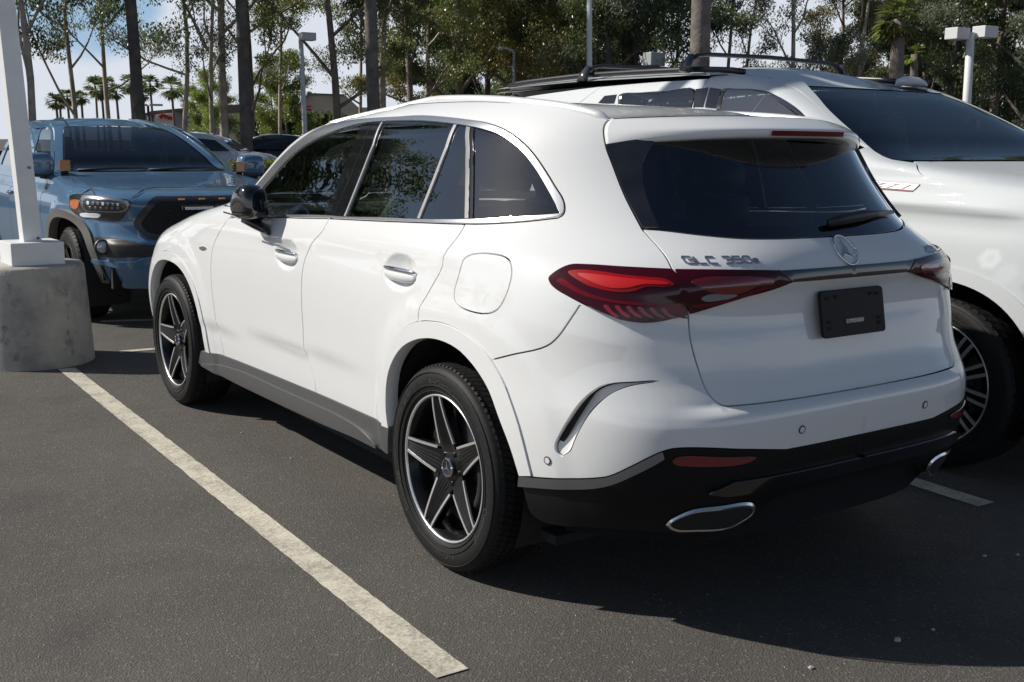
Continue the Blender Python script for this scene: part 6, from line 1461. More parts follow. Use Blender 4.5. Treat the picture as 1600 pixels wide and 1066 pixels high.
# ------------------------------------------------------------------ trees, palms, posts, buildings behind the lot
def leafmat(name, a, b_, tr=.5):
    a, b_ = tuple(1.35 * q for q in a), tuple(1.4 * q for q in b_)
    m, n, l, b = node_mat(name)
    tc = n.new('ShaderNodeTexCoord'); t = n.new('ShaderNodeTexNoise'); t.inputs['Scale'].default_value = 1.7; t.inputs['Detail'].default_value = 4; l.new(tc.outputs['Object'], t.inputs[0])
    r = n.new('ShaderNodeValToRGB'); r.color_ramp.elements[0].position = .36; r.color_ramp.elements[0].color = (*a, 1); r.color_ramp.elements[1].position = .66; r.color_ramp.elements[1].color = (*b_, 1); l.new(t.outputs[0], r.inputs[0])
    oi = n.new('ShaderNodeObjectInfo'); hs = n.new('ShaderNodeHueSaturation'); mr = n.new('ShaderNodeMapRange'); mr.inputs[3].default_value = .8; mr.inputs[4].default_value = 1.2; l.new(oi.outputs['Random'], mr.inputs[0]); l.new(mr.outputs[0], hs.inputs['Value']); l.new(r.outputs[0], hs.inputs['Color'])
    df = n.new('ShaderNodeBsdfDiffuse'); tl = n.new('ShaderNodeBsdfTranslucent'); mx = n.new('ShaderNodeMixShader'); mx.inputs[0].default_value = tr; l.new(hs.outputs[0], df.inputs[0]); l.new(hs.outputs[0], tl.inputs[0]); l.new(df.outputs[0], mx.inputs[1]); l.new(tl.outputs[0], mx.inputs[2])
    gl = n.new('ShaderNodeBsdfGlossy'); gl.inputs['Roughness'].default_value = .35; m2 = n.new('ShaderNodeMixShader'); m2.inputs[0].default_value = .05; l.new(mx.outputs[0], m2.inputs[1]); l.new(gl.outputs[0], m2.inputs[2])
    l.new(m2.outputs[0], n['Material Output'].inputs[0]); return m
L_DARK = leafmat('dark_green_leaves', (.062, .088, .033), (.131, .156, .062))
L_MID = leafmat('mid_green_leaves', (.094, .125, .037), (.213, .231, .075))
L_OLIVE = leafmat('olive_leaves', (.102, .102, .034), (.228, .204, .066))
L_GREY = leafmat('grey_green_leaves', (.090, .110, .070), (.192, .210, .144))
L_BRIGHT = leafmat('bright_green_leaves', (.10, .14, .025), (.22, .26, .05))
L_DRY = leafmat('dry_brown_fronds', (.12, .085, .045), (.22, .16, .085), .2)
B_PALE = mat('pale_bark', (.36, .31, .25), .8, noise=(2.2, .45), bump=(14, .5, .03))
B_BROWN = mat('brown_bark', (.19, .155, .125), .85, noise=(3, .4), bump=(16, .6, .03))
B_DARK = mat('dark_bark', (.12, .105, .09), .9, noise=(3, .4), bump=(18, .6, .03))
B_PALM = mat('palm_bark', (.16, .14, .12), .9, noise=(4, .35), bump=(12, .7, .03))

def unit(v): return v / (np.linalg.norm(v) + 1e-12)
def grow(rng, H, r0, limbs, lean=(0, 0), first=.3, up=.55, spread=.34, sub=3, wob=.02, top=True):
    """trunk and limb poly-lines; returns tubes and the twig ends that carry leaves"""
    tubes, ends = [], []
    n = 9; z = np.linspace(0, 1, n); ph = rng.uniform(0, 6.28, 2)
    tr = np.stack([lean[0] * H * z + 1.6 * wob * H * np.sin(z * 5 + ph[0]) * z, lean[1] * H * z + wob * H * np.sin(z * 3.3 + ph[1]) * z, H * z], 1)
    tubes.append((tr, r0 * (1 - .8 * z) + .012))
    for k in range(limbs):
        t = first + (1 - first) * (k + rng.uniform(.1, .9)) / limbs; t = min(t, .97); i = int(t * (n - 1)); f = t * (n - 1) - i; p = tr[i] * (1 - f) + tr[min(i + 1, n - 1)] * f
        az = k * 2.4 + rng.uniform(-.5, .5); L = H * spread * rng.uniform(.65, 1.15) * (1.15 - .55 * t); d = unit(np.array([math.cos(az), math.sin(az), up * rng.uniform(.7, 1.6)])); pts = [p]; q = p.copy()
        for s in range(5):
            d = unit(d + np.array([0, 0, .12]) + rng.normal(0, .13, 3)); q = q + d * L / 5; pts.append(q.copy())
        rr = r0 * (1 - .8 * t) * .52 + .01; pts = np.array(pts); tubes.append((pts, np.linspace(rr, rr * .25, 6)))
        for s in range(sub):
            j = int(rng.integers(2, 6)); b = pts[j]; d2 = unit(d + rng.normal(0, .6, 3) + [0, 0, .1]); L2 = L * rng.uniform(.3, .55); m_ = b + d2 * L2 * .5 + rng.normal(0, .05, 3) * L2; e = b + d2 * L2 + [0, 0, -.06 * L2]
            tubes.append((np.array([b, m_, e]), np.array([rr * .4, rr * .25, .01]))); ends += [(e, L2), (m_, L2 * .7)]
        ends += [(pts[-1], L * .4), (pts[4], L * .3)]
    if top: ends += [(tr[-1], H * .1), (tr[-2], H * .08)]
    return tubes, ends
def leaves(rng, ends, per, size, puff, droop=.6, fill=1.0):
    V, F = [], []; C = []
    for e, L in ends:
        k = int(per * rng.uniform(.5, 1.4)); rad = puff * rng.uniform(.6, 1.25)
        g = rng.normal(0, 1, (k, 3)); g /= np.linalg.norm(g, axis=1, keepdims=True) + 1e-9; g *= (rng.random((k, 1)) ** .42) * rad; g *= [1, 1, .72]
        C.append(e + g)
    C = np.concatenate(C); n = len(C); a = rng.uniform(0, 2 * np.pi, n); dn = np.stack([np.cos(a), np.sin(a), -droop - rng.uniform(0, 1.2, n)], 1); dn /= np.linalg.norm(dn, axis=1, keepdims=True)
    sd = np.cross(dn, rng.normal(0, 1, (n, 3))); sd /= np.linalg.norm(sd, axis=1, keepdims=True) + 1e-9
    s = size * rng.uniform(.6, 1.5, (n, 1)); w = s * rng.uniform(.14, .28, (n, 1))
    V = np.stack([C, C + dn * s * .45 + sd * w, C + dn * s, C + dn * s * .55 - sd * w], 1).reshape(-1, 3)
    return V, np.arange(4 * n).reshape(n, 4)
def fast_mesh(name, V, Q, m):
    me = bpy.data.meshes.new(name); n = len(Q); me.vertices.add(len(V)); me.vertices.foreach_set('co', np.asarray(V, 'f').ravel()); me.loops.add(4 * n); me.loops.foreach_set('vertex_index', np.asarray(Q, 'i').ravel()); me.polygons.add(n); me.polygons.foreach_set('loop_start', np.arange(0, 4 * n, 4, dtype='i')); me.polygons.foreach_set('loop_total', np.full(n, 4, 'i')); me.update(calc_edges=True); me.materials.append(m); return me
TREES = {}
def tree_kind(key, seed, H, r0, limbs, bark, leaf, per, size, puff, **kw):
    rng = np.random.default_rng(seed); tubes, ends = grow(rng, H, r0 * .78, limbs, **kw); m = MB()
    for p, r in tubes: m.tube(p, r, 7 if len(p) > 4 else 5, cap=False)
    Vt = np.concatenate(m.V); me = bpy.data.meshes.new('trunk'); me.from_pydata(Vt.tolist(), [], m.F); me.materials.append(bark); me.polygons.foreach_set('use_smooth', [True] * len(me.polygons))
    V, Q_ = leaves(rng, ends, per * 2.6 * (1.25 if key in ('gum_c', 'gum_dark', 'screen', 'gum_olive', 'gum_bushy', 'gum_d') else 1.25), size * .52, puff * .80); TREES[key] = (me, fast_mesh('crown', V, Q_, leaf), H)
def plant(key, p, label, name='eucalyptus_tree', cat='tree', rot=None, s=1.0, group=None, sz=None):
    t = thing(name, label, cat, p, group); t.rotation_euler = (math.asin(-UPV[1]), math.asin(UPV[0]), RNG.uniform(0, 6.28) if rot is None else rot); t.scale = (s, s, s * (sz or 1))
    for nm, me in (('trunk', TREES[key][0]), ('crown', TREES[key][1])):
        o = bpy.data.objects.new(nm, me); COL.objects.link(o); o.parent = t
    return t
# crowns: tall gums with clumped hanging leaves
tree_kind('gum_a', 11, 15, .20, 13, B_PALE, L_DARK, 130, .21, .85, first=.22, sub=4)
tree_kind('gum_b', 12, 14, .19, 12, B_BROWN, L_MID, 130, .20, .85, first=.16, sub=4)
tree_kind('gum_c', 13, 16, .26, 14, B_BROWN, L_DARK, 150, .22, .95, first=.12, sub=4, spread=.30)
tree_kind('gum_d', 14, 13, .20, 12, B_PALE, L_OLIVE, 140, .20, .85, first=.12, sub=4)
tree_kind('gum_thin', 15, 15, .12, 10, B_PALE, L_GREY, 48, .19, .70, first=.18, sub=3, spread=.26, wob=.03)
tree_kind('gum_thin2', 16, 14, .12, 9, B_PALE, L_GREY, 55, .19, .75, first=.25, sub=3, spread=.28, wob=.04)
tree_kind('gum_bushy', 17, 11, .22, 14, B_DARK, L_GREY, 170, .20, .95, first=.06, sub=4, spread=.36)
tree_kind('gum_olive', 18, 12, .2, 14, B_BROWN, L_OLIVE, 160, .20, .9, first=.08, sub=4, spread=.33)
tree_kind('young', 19, 4.6, .07, 9, B_BROWN, L_BRIGHT, 130, .14, .55, first=.18, sub=3, spread=.36)
tree_kind('gum_limb', 21, 12, .135, 7, B_PALE, L_DARK, 90, .20, .75, first=.10, up=.9, spread=.5, sub=4, wob=.04)
tree_kind('gum_dark', 22, 14, .22, 14, B_DARK, L_DARK, 170, .22, .95, first=.05, sub=4, spread=.32)
tree_kind('screen', 23, 9, .20, 12, B_DARK, L_DARK, 260, .24, 1.0, first=.05, sub=4, spread=.36)
GT = 'gum trees beyond the lot'
def gum(key, u, dist, label, s=1.0, rot=None, dz=None):
    return plant(key, foot(u, 205, dist), label, 'eucalyptus_tree', 'tree', rot, s, GT)
# left of the pickup cab and behind it
gum('gum_limb', 44, 34, 'pale limbed gum tree with forked boughs right of the lamp post', 1.0, 2.2)
gum('gum_a', -25, 38, 'gum tree at the left edge of the picture, behind the lamp post', .95, 1.0)
gum('gum_limb', 118, 46, 'spreading gum tree whose boughs lean over the pickup cab', .95, 4.0)
gum('gum_thin', 172, 48, 'slim pale gum just left of the dark rough trunk', 1.0, .6)
gum('gum_thin2', 281, 44, 'slender gum with a smooth grey trunk over the pickup roof', 1.0, 2.9)
gum('gum_thin', 331, 40, 'thin curving gum left of the pair of big trunks', .85, 4.6)
gum('gum_a', 349, 42, 'pale barked gum pressed against the dark palm trunk', 1.05, 3.3)
gum('gum_b', 391, 47, 'gum with light trunk and wide low fork right of the dark palm trunk', .95, 5.1)
gum('gum_thin2', 437, 55, 'sparse gum behind the single headed light pole', .95, 1.2)
# the wood behind the middle of the picture
for i, (key, u, d, s, lab) in enumerate([
    ('gum_b', 527, 41, 1.0, 'brown trunked gum with rising side boughs left of the middle palm trunk'),
    ('gum_a', 597, 44, 1.05, 'pale trunked gum just right of the middle palm trunk'),
    ('gum_thin', 560, 58, 1.0, 'sparse gum behind the middle palm trunk'),
    ('gum_b', 640, 50, 1.05, 'mid green gum above the front of the white SUV roof'),
    ('gum_d', 668, 56, 1.0, 'yellowish green gum above the roof rail'),
    ('gum_c', 715, 52, 1.05, 'tall dark gum above the middle of the roof rail'),
    ('gum_dark', 757, 60, 1.1, 'dark crowded gum left of the curved street lamp'),
    ('gum_c', 806, 55, 1.1, 'tall dark gum with the curved street lamp in front of it'),
    ('gum_olive', 850, 50, 1.1, 'olive gum left of the slim white pole'),
    ('gum_olive', 893, 54, 1.15, 'olive brown gum touching the slim white pole'),
    ('gum_dark', 948, 46, 1.0, 'dark gum with a heavy trunk right of the slim white pole'),
    ('gum_bushy', 990, 49, 1.15, 'broad grey green gum left of the near palm trunk'),
    ('gum_thin2', 1040, 56, 1.1, 'silvery gum directly left of the near palm trunk'),
    ('gum_thin', 1128, 52, .95, 'sparse pale gum right of the near palm trunk'),
    ('gum_thin2', 1172, 58, 1.0, 'open crowned pale gum over the front roof crossbar'),
    ('gum_thin', 1233, 47, 1.05, 'white trunked gum standing clear against the sky'),
    ('gum_olive', 1296, 60, .95, 'rounded olive gum over the roof of the tall SUV'),
    ('gum_thin', 1335, 50, 1.0, 'pale double stemmed gum left of the fan palm'),
    ('gum_dark', 1446, 62, 1.05, 'dark gum between the fan palm and the double lamp pole'),
    ('gum_dark', 1478, 52, 1.0, 'dark gum with a forked trunk left of the double lamp pole'),
    ('gum_c', 1546, 56, 1.0, 'tall dark gum right of the double lamp pole'),
    ('gum_bushy', 1612, 50, 1.1, 'bushy dark gum at the right edge of the picture'),
    ('gum_dark', 1680, 54, 1.0, 'gum just beyond the right edge of the picture')]):
    gum(key, u, d, lab, s, 1.7 * i + .4)
for i, (u, d, lab) in enumerate([(700, 75, 'low dark screen tree behind the tall gums left of the street lamp'), (785, 74, 'low dark screen tree behind the curved street lamp'), (865, 76, 'low dark screen tree behind the olive gums'), (940, 74, 'low dark screen tree behind the slim white pole'), (1400, 74, 'low dark screen tree behind the fan palm'), (1500, 72, 'low dark screen tree behind the double lamp pole'), (1575, 74, 'low dark screen tree at the far right'), (1660, 74, 'low screen tree past the right edge')]):
    plant('screen', foot(u, 205, d), lab, 'eucalyptus_tree', 'tree', i * 1.3, 1.1, GT)
# young trees and shrubs in front of the buildings
plant('young', foot(450, 215, 62), 'young bright green tree in front of the tan building', 'young_tree', 'tree', .4, 1.15, 'young trees by the far building')
plant('young', foot(425, 220, 66), 'small green tree left of the light pole by the far wall', 'young_tree', 'tree', 2.4, .95, 'young trees by the far building')
plant('young', foot(330, 215, 60), 'yellow green young tree left of the pair of big trunks', 'young_tree', 'tree', 3.4, .9, 'young trees by the far building')
plant('young', foot(312, 215, 72), 'young tree below the brown roofed building', 'young_tree', 'tree', 5.0, .9, 'young trees by the far building')

# big near palm trunks (their heads are above the picture)
def palm_head(rng, R, n, leaf_seg=9, blade=.05, dead=0.0):
    V, Q_ = [], []
    for k in range(n):
        az = rng.uniform(0, 6.28); el = rng.uniform(-.75, 1.25) if not dead else rng.uniform(-1.45, -.7); d = np.array([math.cos(az) * math.cos(el), math.sin(az) * math.cos(el), math.sin(el)]); L = R * rng.uniform(.8, 1.1); st = d * L * .45 + np.array([0, 0, -.04 * L]); side = unit(np.cross(d, [0, 0, 1.])); upv = unit(np.cross(side, d))
        i0 = len(V); V += [side * .02, st + side * .02, st - side * .02, -side * .02]; Q_.append((i0, i0 + 1, i0 + 2, i0 + 3))
        for b in np.linspace(-1.25, 1.25, leaf_seg):
            bd = unit(d * math.cos(b) + side * math.sin(b) + upv * rng.normal(0, .12)); l_ = L * .55 * rng.uniform(.8, 1.1); w_ = unit(np.cross(bd, upv)) * blade * R
            i0 = len(V); V += [st, st + bd * l_ * .5 + w_, st + bd * l_ + np.array([0, 0, -.22 * l_]), st + bd * l_ * .5 - w_]; Q_.append((i0, i0 + 1, i0 + 2, i0 + 3))
    return np.array(V), np.array(Q_)
def palm(u, v_top, dist, R, r_t, label, n=34, group=None, skirt=True, name='fan_palm', leaf=None, v_base=None, bark=None, seed=0):
    R = R * .55 if dist > 90 else R * .55; r_t = r_t * .55 if dist > 90 else r_t
    rng = np.random.default_rng(900 + seed); top = far(u, v_top, dist); b = top - UPV * top[2]; H = top[2]; t = thing(name, label, 'palm', (b[0], b[1], 0), group)
    m = MB(); k = 12; zz = np.linspace(0, 1, k); cur = np.sin(zz * 3.1 + seed) * .006 * H
    pts = np.stack([b[0] + UPV[0] * H * zz + cur, b[1] + UPV[1] * H * zz, H * zz], 1); m.tube(pts, r_t * (1.12 - .2 * zz + .25 * (zz < .05)), 10); m.build('trunk', bark or B_PALM, t, smooth=True)
    V, Q_ = palm_head(rng, R, n); me = fast_mesh('fronds', V + (top - b) , Q_, leaf or L_DARK); o = bpy.data.objects.new('fronds', me); COL.objects.link(o); o.parent = t
    if skirt:
        V, Q_ = palm_head(rng, R * .7, n // 2, 7, .05, 1.0); me = fast_mesh('dead_fronds', V + (top - b) - [0, 0, .1 * R], Q_, L_DRY); o = bpy.data.objects.new('dead_fronds', me); COL.objects.link(o); o.parent = t
    return t
FP = 'far palms on the skyline'
for i, (u, v, R, lab) in enumerate([
    (87, 157, 2.2, 'far palm showing low between the forked boughs'), (105, 152, 2.3, 'far palm left of the small pair over the pickup cab'), (117, 156, 1.9, 'small far palm in the row over the pickup cab'), (127, 152, 1.9, 'small far palm that ends the low row over the pickup cab'),
    (93, 160, 1.8, 'low far palm half hidden by gum leaves'), (148, 134, 3.0, 'bushy far palm left of the slim pale gum'), (158, 140, 2.8, 'far palm hidden against the slim pale gum'), (166, 132, 2.6, 'far palm between the slim gum and the rough trunk'), (182, 143, 2.2, 'far palm directly left of the dark rough trunk'),
    (204, 131, 2.7, 'far palm directly right of the dark rough trunk'), (216, 136, 2.6, 'second far palm right of the dark rough trunk'), (223, 147, 1.9, 'low far palm behind the second one'), (234, 130, 2.8, 'tallest far palm left of the lamp with a flat head'), (268, 137, 3.0, 'lone round headed far palm right of the flat lamp')]):
    palm(u, v, 118 + (i * 7) % 18, R, .22, lab, 30, FP, seed=i, bark=B_DARK)
palm(301, 159, 100, 2.4, .18, 'feathery young palm in front of the brown roof', 26, 'palms by the far buildings', False, leaf=L_GREY, seed=31)
for i, (u, v, lab) in enumerate([(436, 127, 'tall thin far palm left of the single headed light pole'), (448, 146, 'second far palm left of the single headed light pole'), (464, 146, 'far palm just left of the light pole'), (489, 154, 'far palm in front of the tan gable')]):
    palm(u, v, 105, 1.9, .14, lab, 22, 'palms by the far buildings', seed=40 + i, bark=B_DARK)
palm(1404, 30, 44, 2.1, .26, 'fan palm with green head and brown skirt over the tall SUV', 44, 'near palms', leaf=L_MID, seed=50)
palm(1430, 85, 47, 1.1, .16, 'small young palm at the foot of the fan palm', 18, 'near palms', False, leaf=L_BRIGHT, seed=51)
for i, (u, w, d, b_, lab) in enumerate([(575, 17, 36, B_PALM, 'straight palm trunk rising out of the picture above the white SUV'), (1098, 27, 27, B_PALM, 'thick palm trunk with ring scars behind the roof rack'), (366, 15.5, 36, B_DARK, 'dark palm trunk beside a pale gum, right of the pickup'), (191, 14.5, 38, B_DARK, 'dark rough palm trunk above the pickup roof')]):
    palm(u, -150, d, 2.2, w / FOC * d / 2 * 1.1, lab, 30, 'near palms', seed=60 + i, bark=b_)

# light poles
M_POLE = mat('white_pole_paint', (.62, .63, .62), .5); M_POLEGREY = mat('grey_pole_paint', (.40, .42, .44), .5); M_LAMPBOX = mat('lamp_box_grey', (.55, .56, .57), .5)
def pole(u, v_top, dist, r, label, heads, m=M_POLE, name='light_pole'):
    top = far(u, v_top, dist); b = top - UPV * top[2]; t = thing(name, label, 'light pole', (b[0], b[1], 0)); q = MB(); q.tube([b, b + UPV * top[2] * .5, top], [r * 1.25, r * 1.1, r], 8); q.build('shaft', m, t, smooth=True)
    rt = np.array([CAM_R[0, 0], CAM_R[1, 0], 0]); rt = unit(rt); fw = np.array([-rt[1], rt[0], 0])
    for (dx, dz, w, h, dp) in heads:
        R_ = np.array([rt * math.cos(.5) + fw * math.sin(.5), -rt * math.sin(.5) + fw * math.cos(.5), [0, 0, 1]]).T
        hb = MB(); hb.box(top + rt * dx + [0, 0, dz], (w, dp, h), R_); ho = bevel(hb.build('lamp_head', M_LAMPBOX, t), .015)
        ar = MB(); ar.tube([top + [0, 0, dz - .05], top + rt * dx * .6 + [0, 0, dz - .05]], r * .5, 6); ar.build('arm', m, t)
    return t
pole(470, 62, 40, .085, 'light pole with one grey box head above the white SUV windscreen', [(.23, .10, .50, .26, .42)])
pole(1517, 52, 33, .105, 'white light pole with two box heads at the right', [(-.36, -.02, .50, .30, .42), (.38, .03, .52, .30, .42)])
pole(1532, 150, 60, .10, 'small far light pole right of the double headed one', [(.32, .0, .55, .28, .4)])
pole(231, 164, 92, .10, 'far lamp with a flat dark twin head above the pickup roof', [(-.6, 0, 1.0, .16, .5), (.6, 0, 1.0, .16, .5)], mat('dark_lamp', (.05, .05, .05), .6), 'street_lamp')
pole(921, -60, 38, .085, 'slim white pole rising out of the picture behind the roof rack', [])
p = far(803, 83, 48); b_ = p - UPV * p[2]; t = thing('street_lamp', 'curved arm street lamp in front of the dark gums', 'street lamp', (b_[0], b_[1], 0)); q = MB(); q.tube([b_, p, ], [.08, .055], 8); q.build('shaft', M_POLEGREY, t, smooth=True)
q = MB(); q.tube([far(803, 83, 48), far(800, 79, 48), far(793, 76, 48), far(786, 75.5, 48)], [.05, .045, .045, .04], 8); q.build('arm', M_POLE, t, smooth=True); q = MB(); q.tube([far(787, 75.5, 48), far(780, 75.8, 48), far(778, 76.5, 48)], [.06, .10, .05], 8); q.build('lamp_head', M_POLE, t, smooth=True)
p = far(1022, 93, 45); b_ = p - UPV * p[2]; t = thing('utility_box', 'grey box on a post half hidden behind the roof rack', 'box', (b_[0], b_[1], 0)); q = MB(); q.tube([b_, p - UPV * .2], .06, 6); q.build('post', M_POLEGREY, t); q = MB(); q.box(p, (.75, .5, .5)); bevel(q.build('cabinet', mat('utility_grey', (.33, .36, .36), .6), t), .03)

# buildings and walls
M_STUC = mat('tan_stucco', (.52, .44, .33), .85, noise=(.6, .1), bump=(6, .2, .02)); M_STUC2 = mat('grey_stucco', (.46, .44, .41), .85, noise=(.5, .08)); M_ROOFB = mat('brown_roof', (.16, .105, .085), .8, noise=(3, .2)); M_REDS = mat('red_sign', (.40, .02, .035), .5); M_WHITEW = mat('white_wall', (.62, .60, .56), .8, noise=(1.2, .08))
def slab(name, pts, depth, m, parent, dist):
    """front face given as photo points at one distance, with real depth behind"""
    d = unit(np.array([ray(pts[0][0], 200)[0], ray(pts[0][0], 200)[1], 0])); P_ = [far(u, v, dist) for u, v in pts]; q = MB(); q.prism(P_, d * depth); return fix_normals(q.build(name, m, parent))
def house(label, loc_u, dist, cat='building'):
    f_ = foot(loc_u, 205, dist); return thing('store_building', label, cat, f_)
h1 = house('grey store with brown sloping roof and a small red sign, behind the pickup', 270, 130)
slab('wall', [(205, 178), (270, 176), (330, 168), (436, 178), (436, 232), (205, 232)], 14, M_STUC2, h1, 130)
slab('roof', [(215, 181), (237, 173.5), (280, 169.5), (372, 163), (384, 164.5), (408, 171), (437, 179), (437, 183), (380, 176), (318, 178), (310, 184), (290, 184.5), (280, 174.5), (240, 180)], 15, M_ROOFB, h1, 129.6)
slab('entrance_wall', [(242, 179), (268, 176.5), (272, 187), (272, 232), (242, 232)], 3, M_WHITEW, h1, 128)
slab('canopy', [(290, 186), (322, 183), (322, 187), (290, 189.5)], 3, M_WHITEW, h1, 127)
def squiggle(u0, u1, v, h, dist, parent, n=6, seed=0):
    rng = np.random.default_rng(seed); q = MB(); us = np.linspace(u0, u1, n * 6); pts = [far(u, v - (.25 * math.sin(i * .2)) * h + h * .38 * math.sin(i * 1.75 + rng.uniform(-.3, .3)), dist) for i, u in enumerate(us)]; q.tube(pts, [.16 + .05 * math.sin(i) for i in range(len(pts))], 6); return q.build('sign_script', M_REDS, parent)
sg = slab('sign_board', [(248.5, 180), (270, 177.5), (270, 187), (248.5, 187)], .2, M_WHITEW, h1, 127.7); squiggle(249.5, 269.5, 182.6, 7.5, 127.2, h1, 5, 3)
h2 = house('tan gabled store with a two line red sign, behind the light pole', 480, 100)
slab('wall', [(449, 184), (476, 153), (484, 147), (540, 149), (560, 168), (640, 168), (640, 235), (449, 235)], 12, M_STUC, h2, 100)
slab('gable_trim', [(447.5, 184), (475, 152.5), (483, 145.5), (541, 147.5), (541, 149.5), (484, 148), (477, 154.5), (451, 184.5)], 12.4, mat('grey_trim', (.16, .15, .14), .7), h2, 99.7)
for v0, seed, (a, b2) in ((166.5, 5, (473, 486.5)), (172, 6, (470, 487.5))):
    for k in range(6):
        u0 = a + (b2 - a) * k / 6; q = MB(); rng = np.random.default_rng(seed * 10 + k); w_ = (b2 - a) / 6 * .78; pts = [far(u0, v0 + 1.7, 99.4), far(u0 + w_ * .1, v0 - 1.8 * rng.uniform(.6, 1), 99.4), far(u0 + w_ * .6, v0 - 1.5 * rng.uniform(0, 1), 99.4), far(u0 + w_, v0 + 1.7 * rng.uniform(-.5, 1), 99.4)]; q.tube(pts, .055, 5); q.build('sign_stroke', M_REDS, h2)
slab('side_wing', [(330, 190), (450, 188), (450, 235), (330, 235)], 10, M_STUC2, h1, 112)
w_ = thing('boundary_wall', 'pale low boundary wall behind the young trees', 'wall', foot(440, 215, 64)); slab('wall_panel', [(395, 225), (478, 222), (478, 236), (395, 238)], .25, M_WHITEW, w_, 64)
for u in np.arange(402, 478, 7.5):
    slab('picket', [(u, 223.5), (u + 2.4, 223.4), (u + 2.4, 234), (u, 234)], .06, mat('wall_post', (.50, .48, .45), .8), w_, 63.6)
# hedge and grass tuft beside the lot
def bush(name, u0, u1, v0, v1, dist, leaf, label, cat, n, size, seed):
    rng = np.random.default_rng(seed); a, c = foot(u0, 205, dist), foot(u1, 205, dist); h = far((u0 + u1) / 2, v0, dist)[2]; hb = far((u0 + u1) / 2, v1, dist)[2]; t_ = rng.random(n); C = a + (c - a) * t_[:, None] + rng.normal(0, .28, (n, 3)) * [1, 1, 0]; C[:, 2] = hb + (h - hb) * rng.random(n) ** .8 * (.85 + .15 * np.sin(t_ * 21)); ang = rng.uniform(0, 6.28, n); d = np.stack([np.cos(ang) * .7, np.sin(ang) * .7, rng.uniform(.1, 1, n)], 1); sd = np.cross(d, rng.normal(0, 1, (n, 3))); sd /= np.linalg.norm(sd, axis=1, keepdims=True)
    s = size * rng.uniform(.6, 1.4, (n, 1)); V = np.stack([C, C + d * s * .5 + sd * s * .3, C + d * s, C + d * s * .5 - sd * s * .3], 1).reshape(-1, 3) - (a + c) / 2; o = bpy.data.objects.new(name, fast_mesh(name, V, np.arange(4 * n).reshape(n, 4), leaf)); COL.objects.link(o); o.location = Vector((a + c) / 2); return tag(o, label, cat)
bush('hedge', 396, 520, 231, 262, 52, L_DARK, 'dark low hedge in front of the pale boundary wall', 'hedge', 9000, .22, 1)
bush('grass_tuft', 402, 413, 252, 272, 21, L_BRIGHT, 'yellow green grass tuft between the pickup and the white SUV', 'grass tuft', 3500, .07, 2)
bush('hedge', 380, 1700, 190, 235, 80, L_DARK, 'long dark understorey hedge behind the gum trees', 'hedge', 26000, .5, 3)
M_EARTH = mat('leaf_litter', (.10, .085, .06), .95, noise=(.8, .3))
a0, a1 = foot(330, 205, 45), foot(1900, 205, 45); dv = unit(np.array([ray(900, 200)[0], ray(900, 200)[1], 0])) * 45
tag(mesh('planting_bed', [a0 + [0, 0, .02], a1 + [0, 0, .02], a1 + dv + [0, 0, .02], a0 + dv + [0, 0, .02]], [(0, 1, 2, 3)], M_EARTH, smooth=False), 'leaf littered ground under the gum trees', kind='structure')

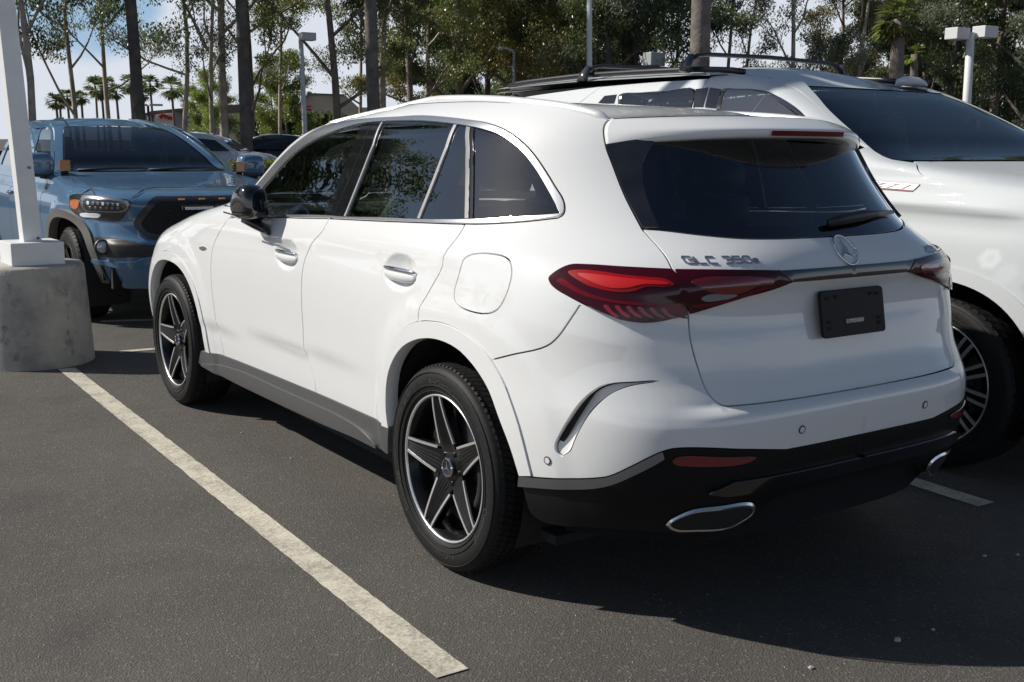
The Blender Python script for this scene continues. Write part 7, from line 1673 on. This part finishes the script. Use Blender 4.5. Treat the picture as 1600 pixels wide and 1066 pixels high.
# parked cars far off
def far_car(u, dist, yaw, body, label, s=1.0, mg=None):
    p = foot(u, 205, dist); t = thing('parked_car', label, 'car', p, 'cars parked further back'); R_ = np.array([[math.cos(yaw), -math.sin(yaw), 0], [math.sin(yaw), math.cos(yaw), 0], [0, 0, 1]])
    side = smooth([(-2.2, .45), (-2.25, .8), (-2.1, 1.0), (-1.7, 1.08), (-1.2, 1.42), (-.5, 1.54), (.3, 1.50), (.75, 1.32), (1.15, 1.06), (1.9, .95), (2.2, .75), (2.22, .45)], 3)
    xs = [(-.88, .97, .99), (-.80, 1.0, 1.0), (0, 1.02, 1.03), (.80, 1.0, 1.0), (.88, .97, .99)]; V = []; n_ = len(side)
    for x, a, c in xs:
        for y, z in side: nar = 1 - .20 * max(0, (z - 1.0) / .5); V.append((x * nar, y * a, z * (c if z > .9 else 1)))
    V = np.array(V) * s @ R_.T + p; F = [(i * n_ + j, i * n_ + j + 1, (i + 1) * n_ + j + 1, (i + 1) * n_ + j) for i in range(4) for j in range(n_ - 1)] + [tuple(range(n_)), tuple(4 * n_ + j for j in range(n_))[::-1]]
    fix_normals(mesh('body', V, F, body, t))
    def quad(nm, pts, m): mesh(nm, np.array(pts) * s @ R_.T + p, [tuple(range(len(pts)))], m, t, smooth=False)
    quad('windscreen', [(-.66, 1.17, 1.09), (.66, 1.17, 1.09), (.60, .72, 1.375), (-.60, .72, 1.375)], G_DARKSHIELD); quad('rear_window', [(-.62, -1.70, 1.13), (.62, -1.70, 1.13), (.58, -1.22, 1.46), (-.58, -1.22, 1.46)], G_DARKSHIELD)
    for sx in (-1, 1): quad('side_window', [(sx * .885, -1.45, 1.06), (sx * .885, 1.0, 1.06), (sx * .80, .55, 1.37), (sx * .79, -.4, 1.45), (sx * .79, -1.1, 1.40)], G_DARKSHIELD)
    for sx in (-1, 1):
        for y in (-1.35, 1.4):
            w = MB(); w.lathe([(.20, 0), (.32, 0), (.33, .03), (.33, .2), (.20, .2)], 20); V = (np.concatenate(w.V) * [sx, 1, 1] + [-sx * -.70, y, .33]) * s @ R_.T + p; fix_normals(mesh('wheel', V, w.F, M_RUBBER, t))
    return t
far_car(315, 34, D2R(-124.8), paint('silver_blue_paint', (.42, .47, .52)), 'pale car half hidden behind the pickup, only its roof and windscreen in view', 1.0)
far_car(420, 40, 1.2, paint('black_car_paint', (.015, .015, .017)), 'black car in front of the dark hedge', 1.0)

# trees off to the left of the frame that stand in the side windows' reflections
tree_kind('side_gum', 31, 9.5, .2, 13, B_DARK, L_DARK, 120, .24, .85, first=.12, sub=4, spread=.36)
for i, (x, y, s) in enumerate([(-3.5, 33, 1.55), (-7, 31, 1.55), (-10.5, 30, 1.25), (-13.2, 30, .95), (-16.5, 29, .72), (-20, 28, .62), (-24, 27, .6), (1.5, 38, 1.3), (-30, 26, .9)]):
    plant('side_gum', (x, y, 0), 'dark gum in the row left of the picture, seen mirrored in side windows', 'eucalyptus_tree', 'tree', i * 1.1, s, 'gum row left of the picture')
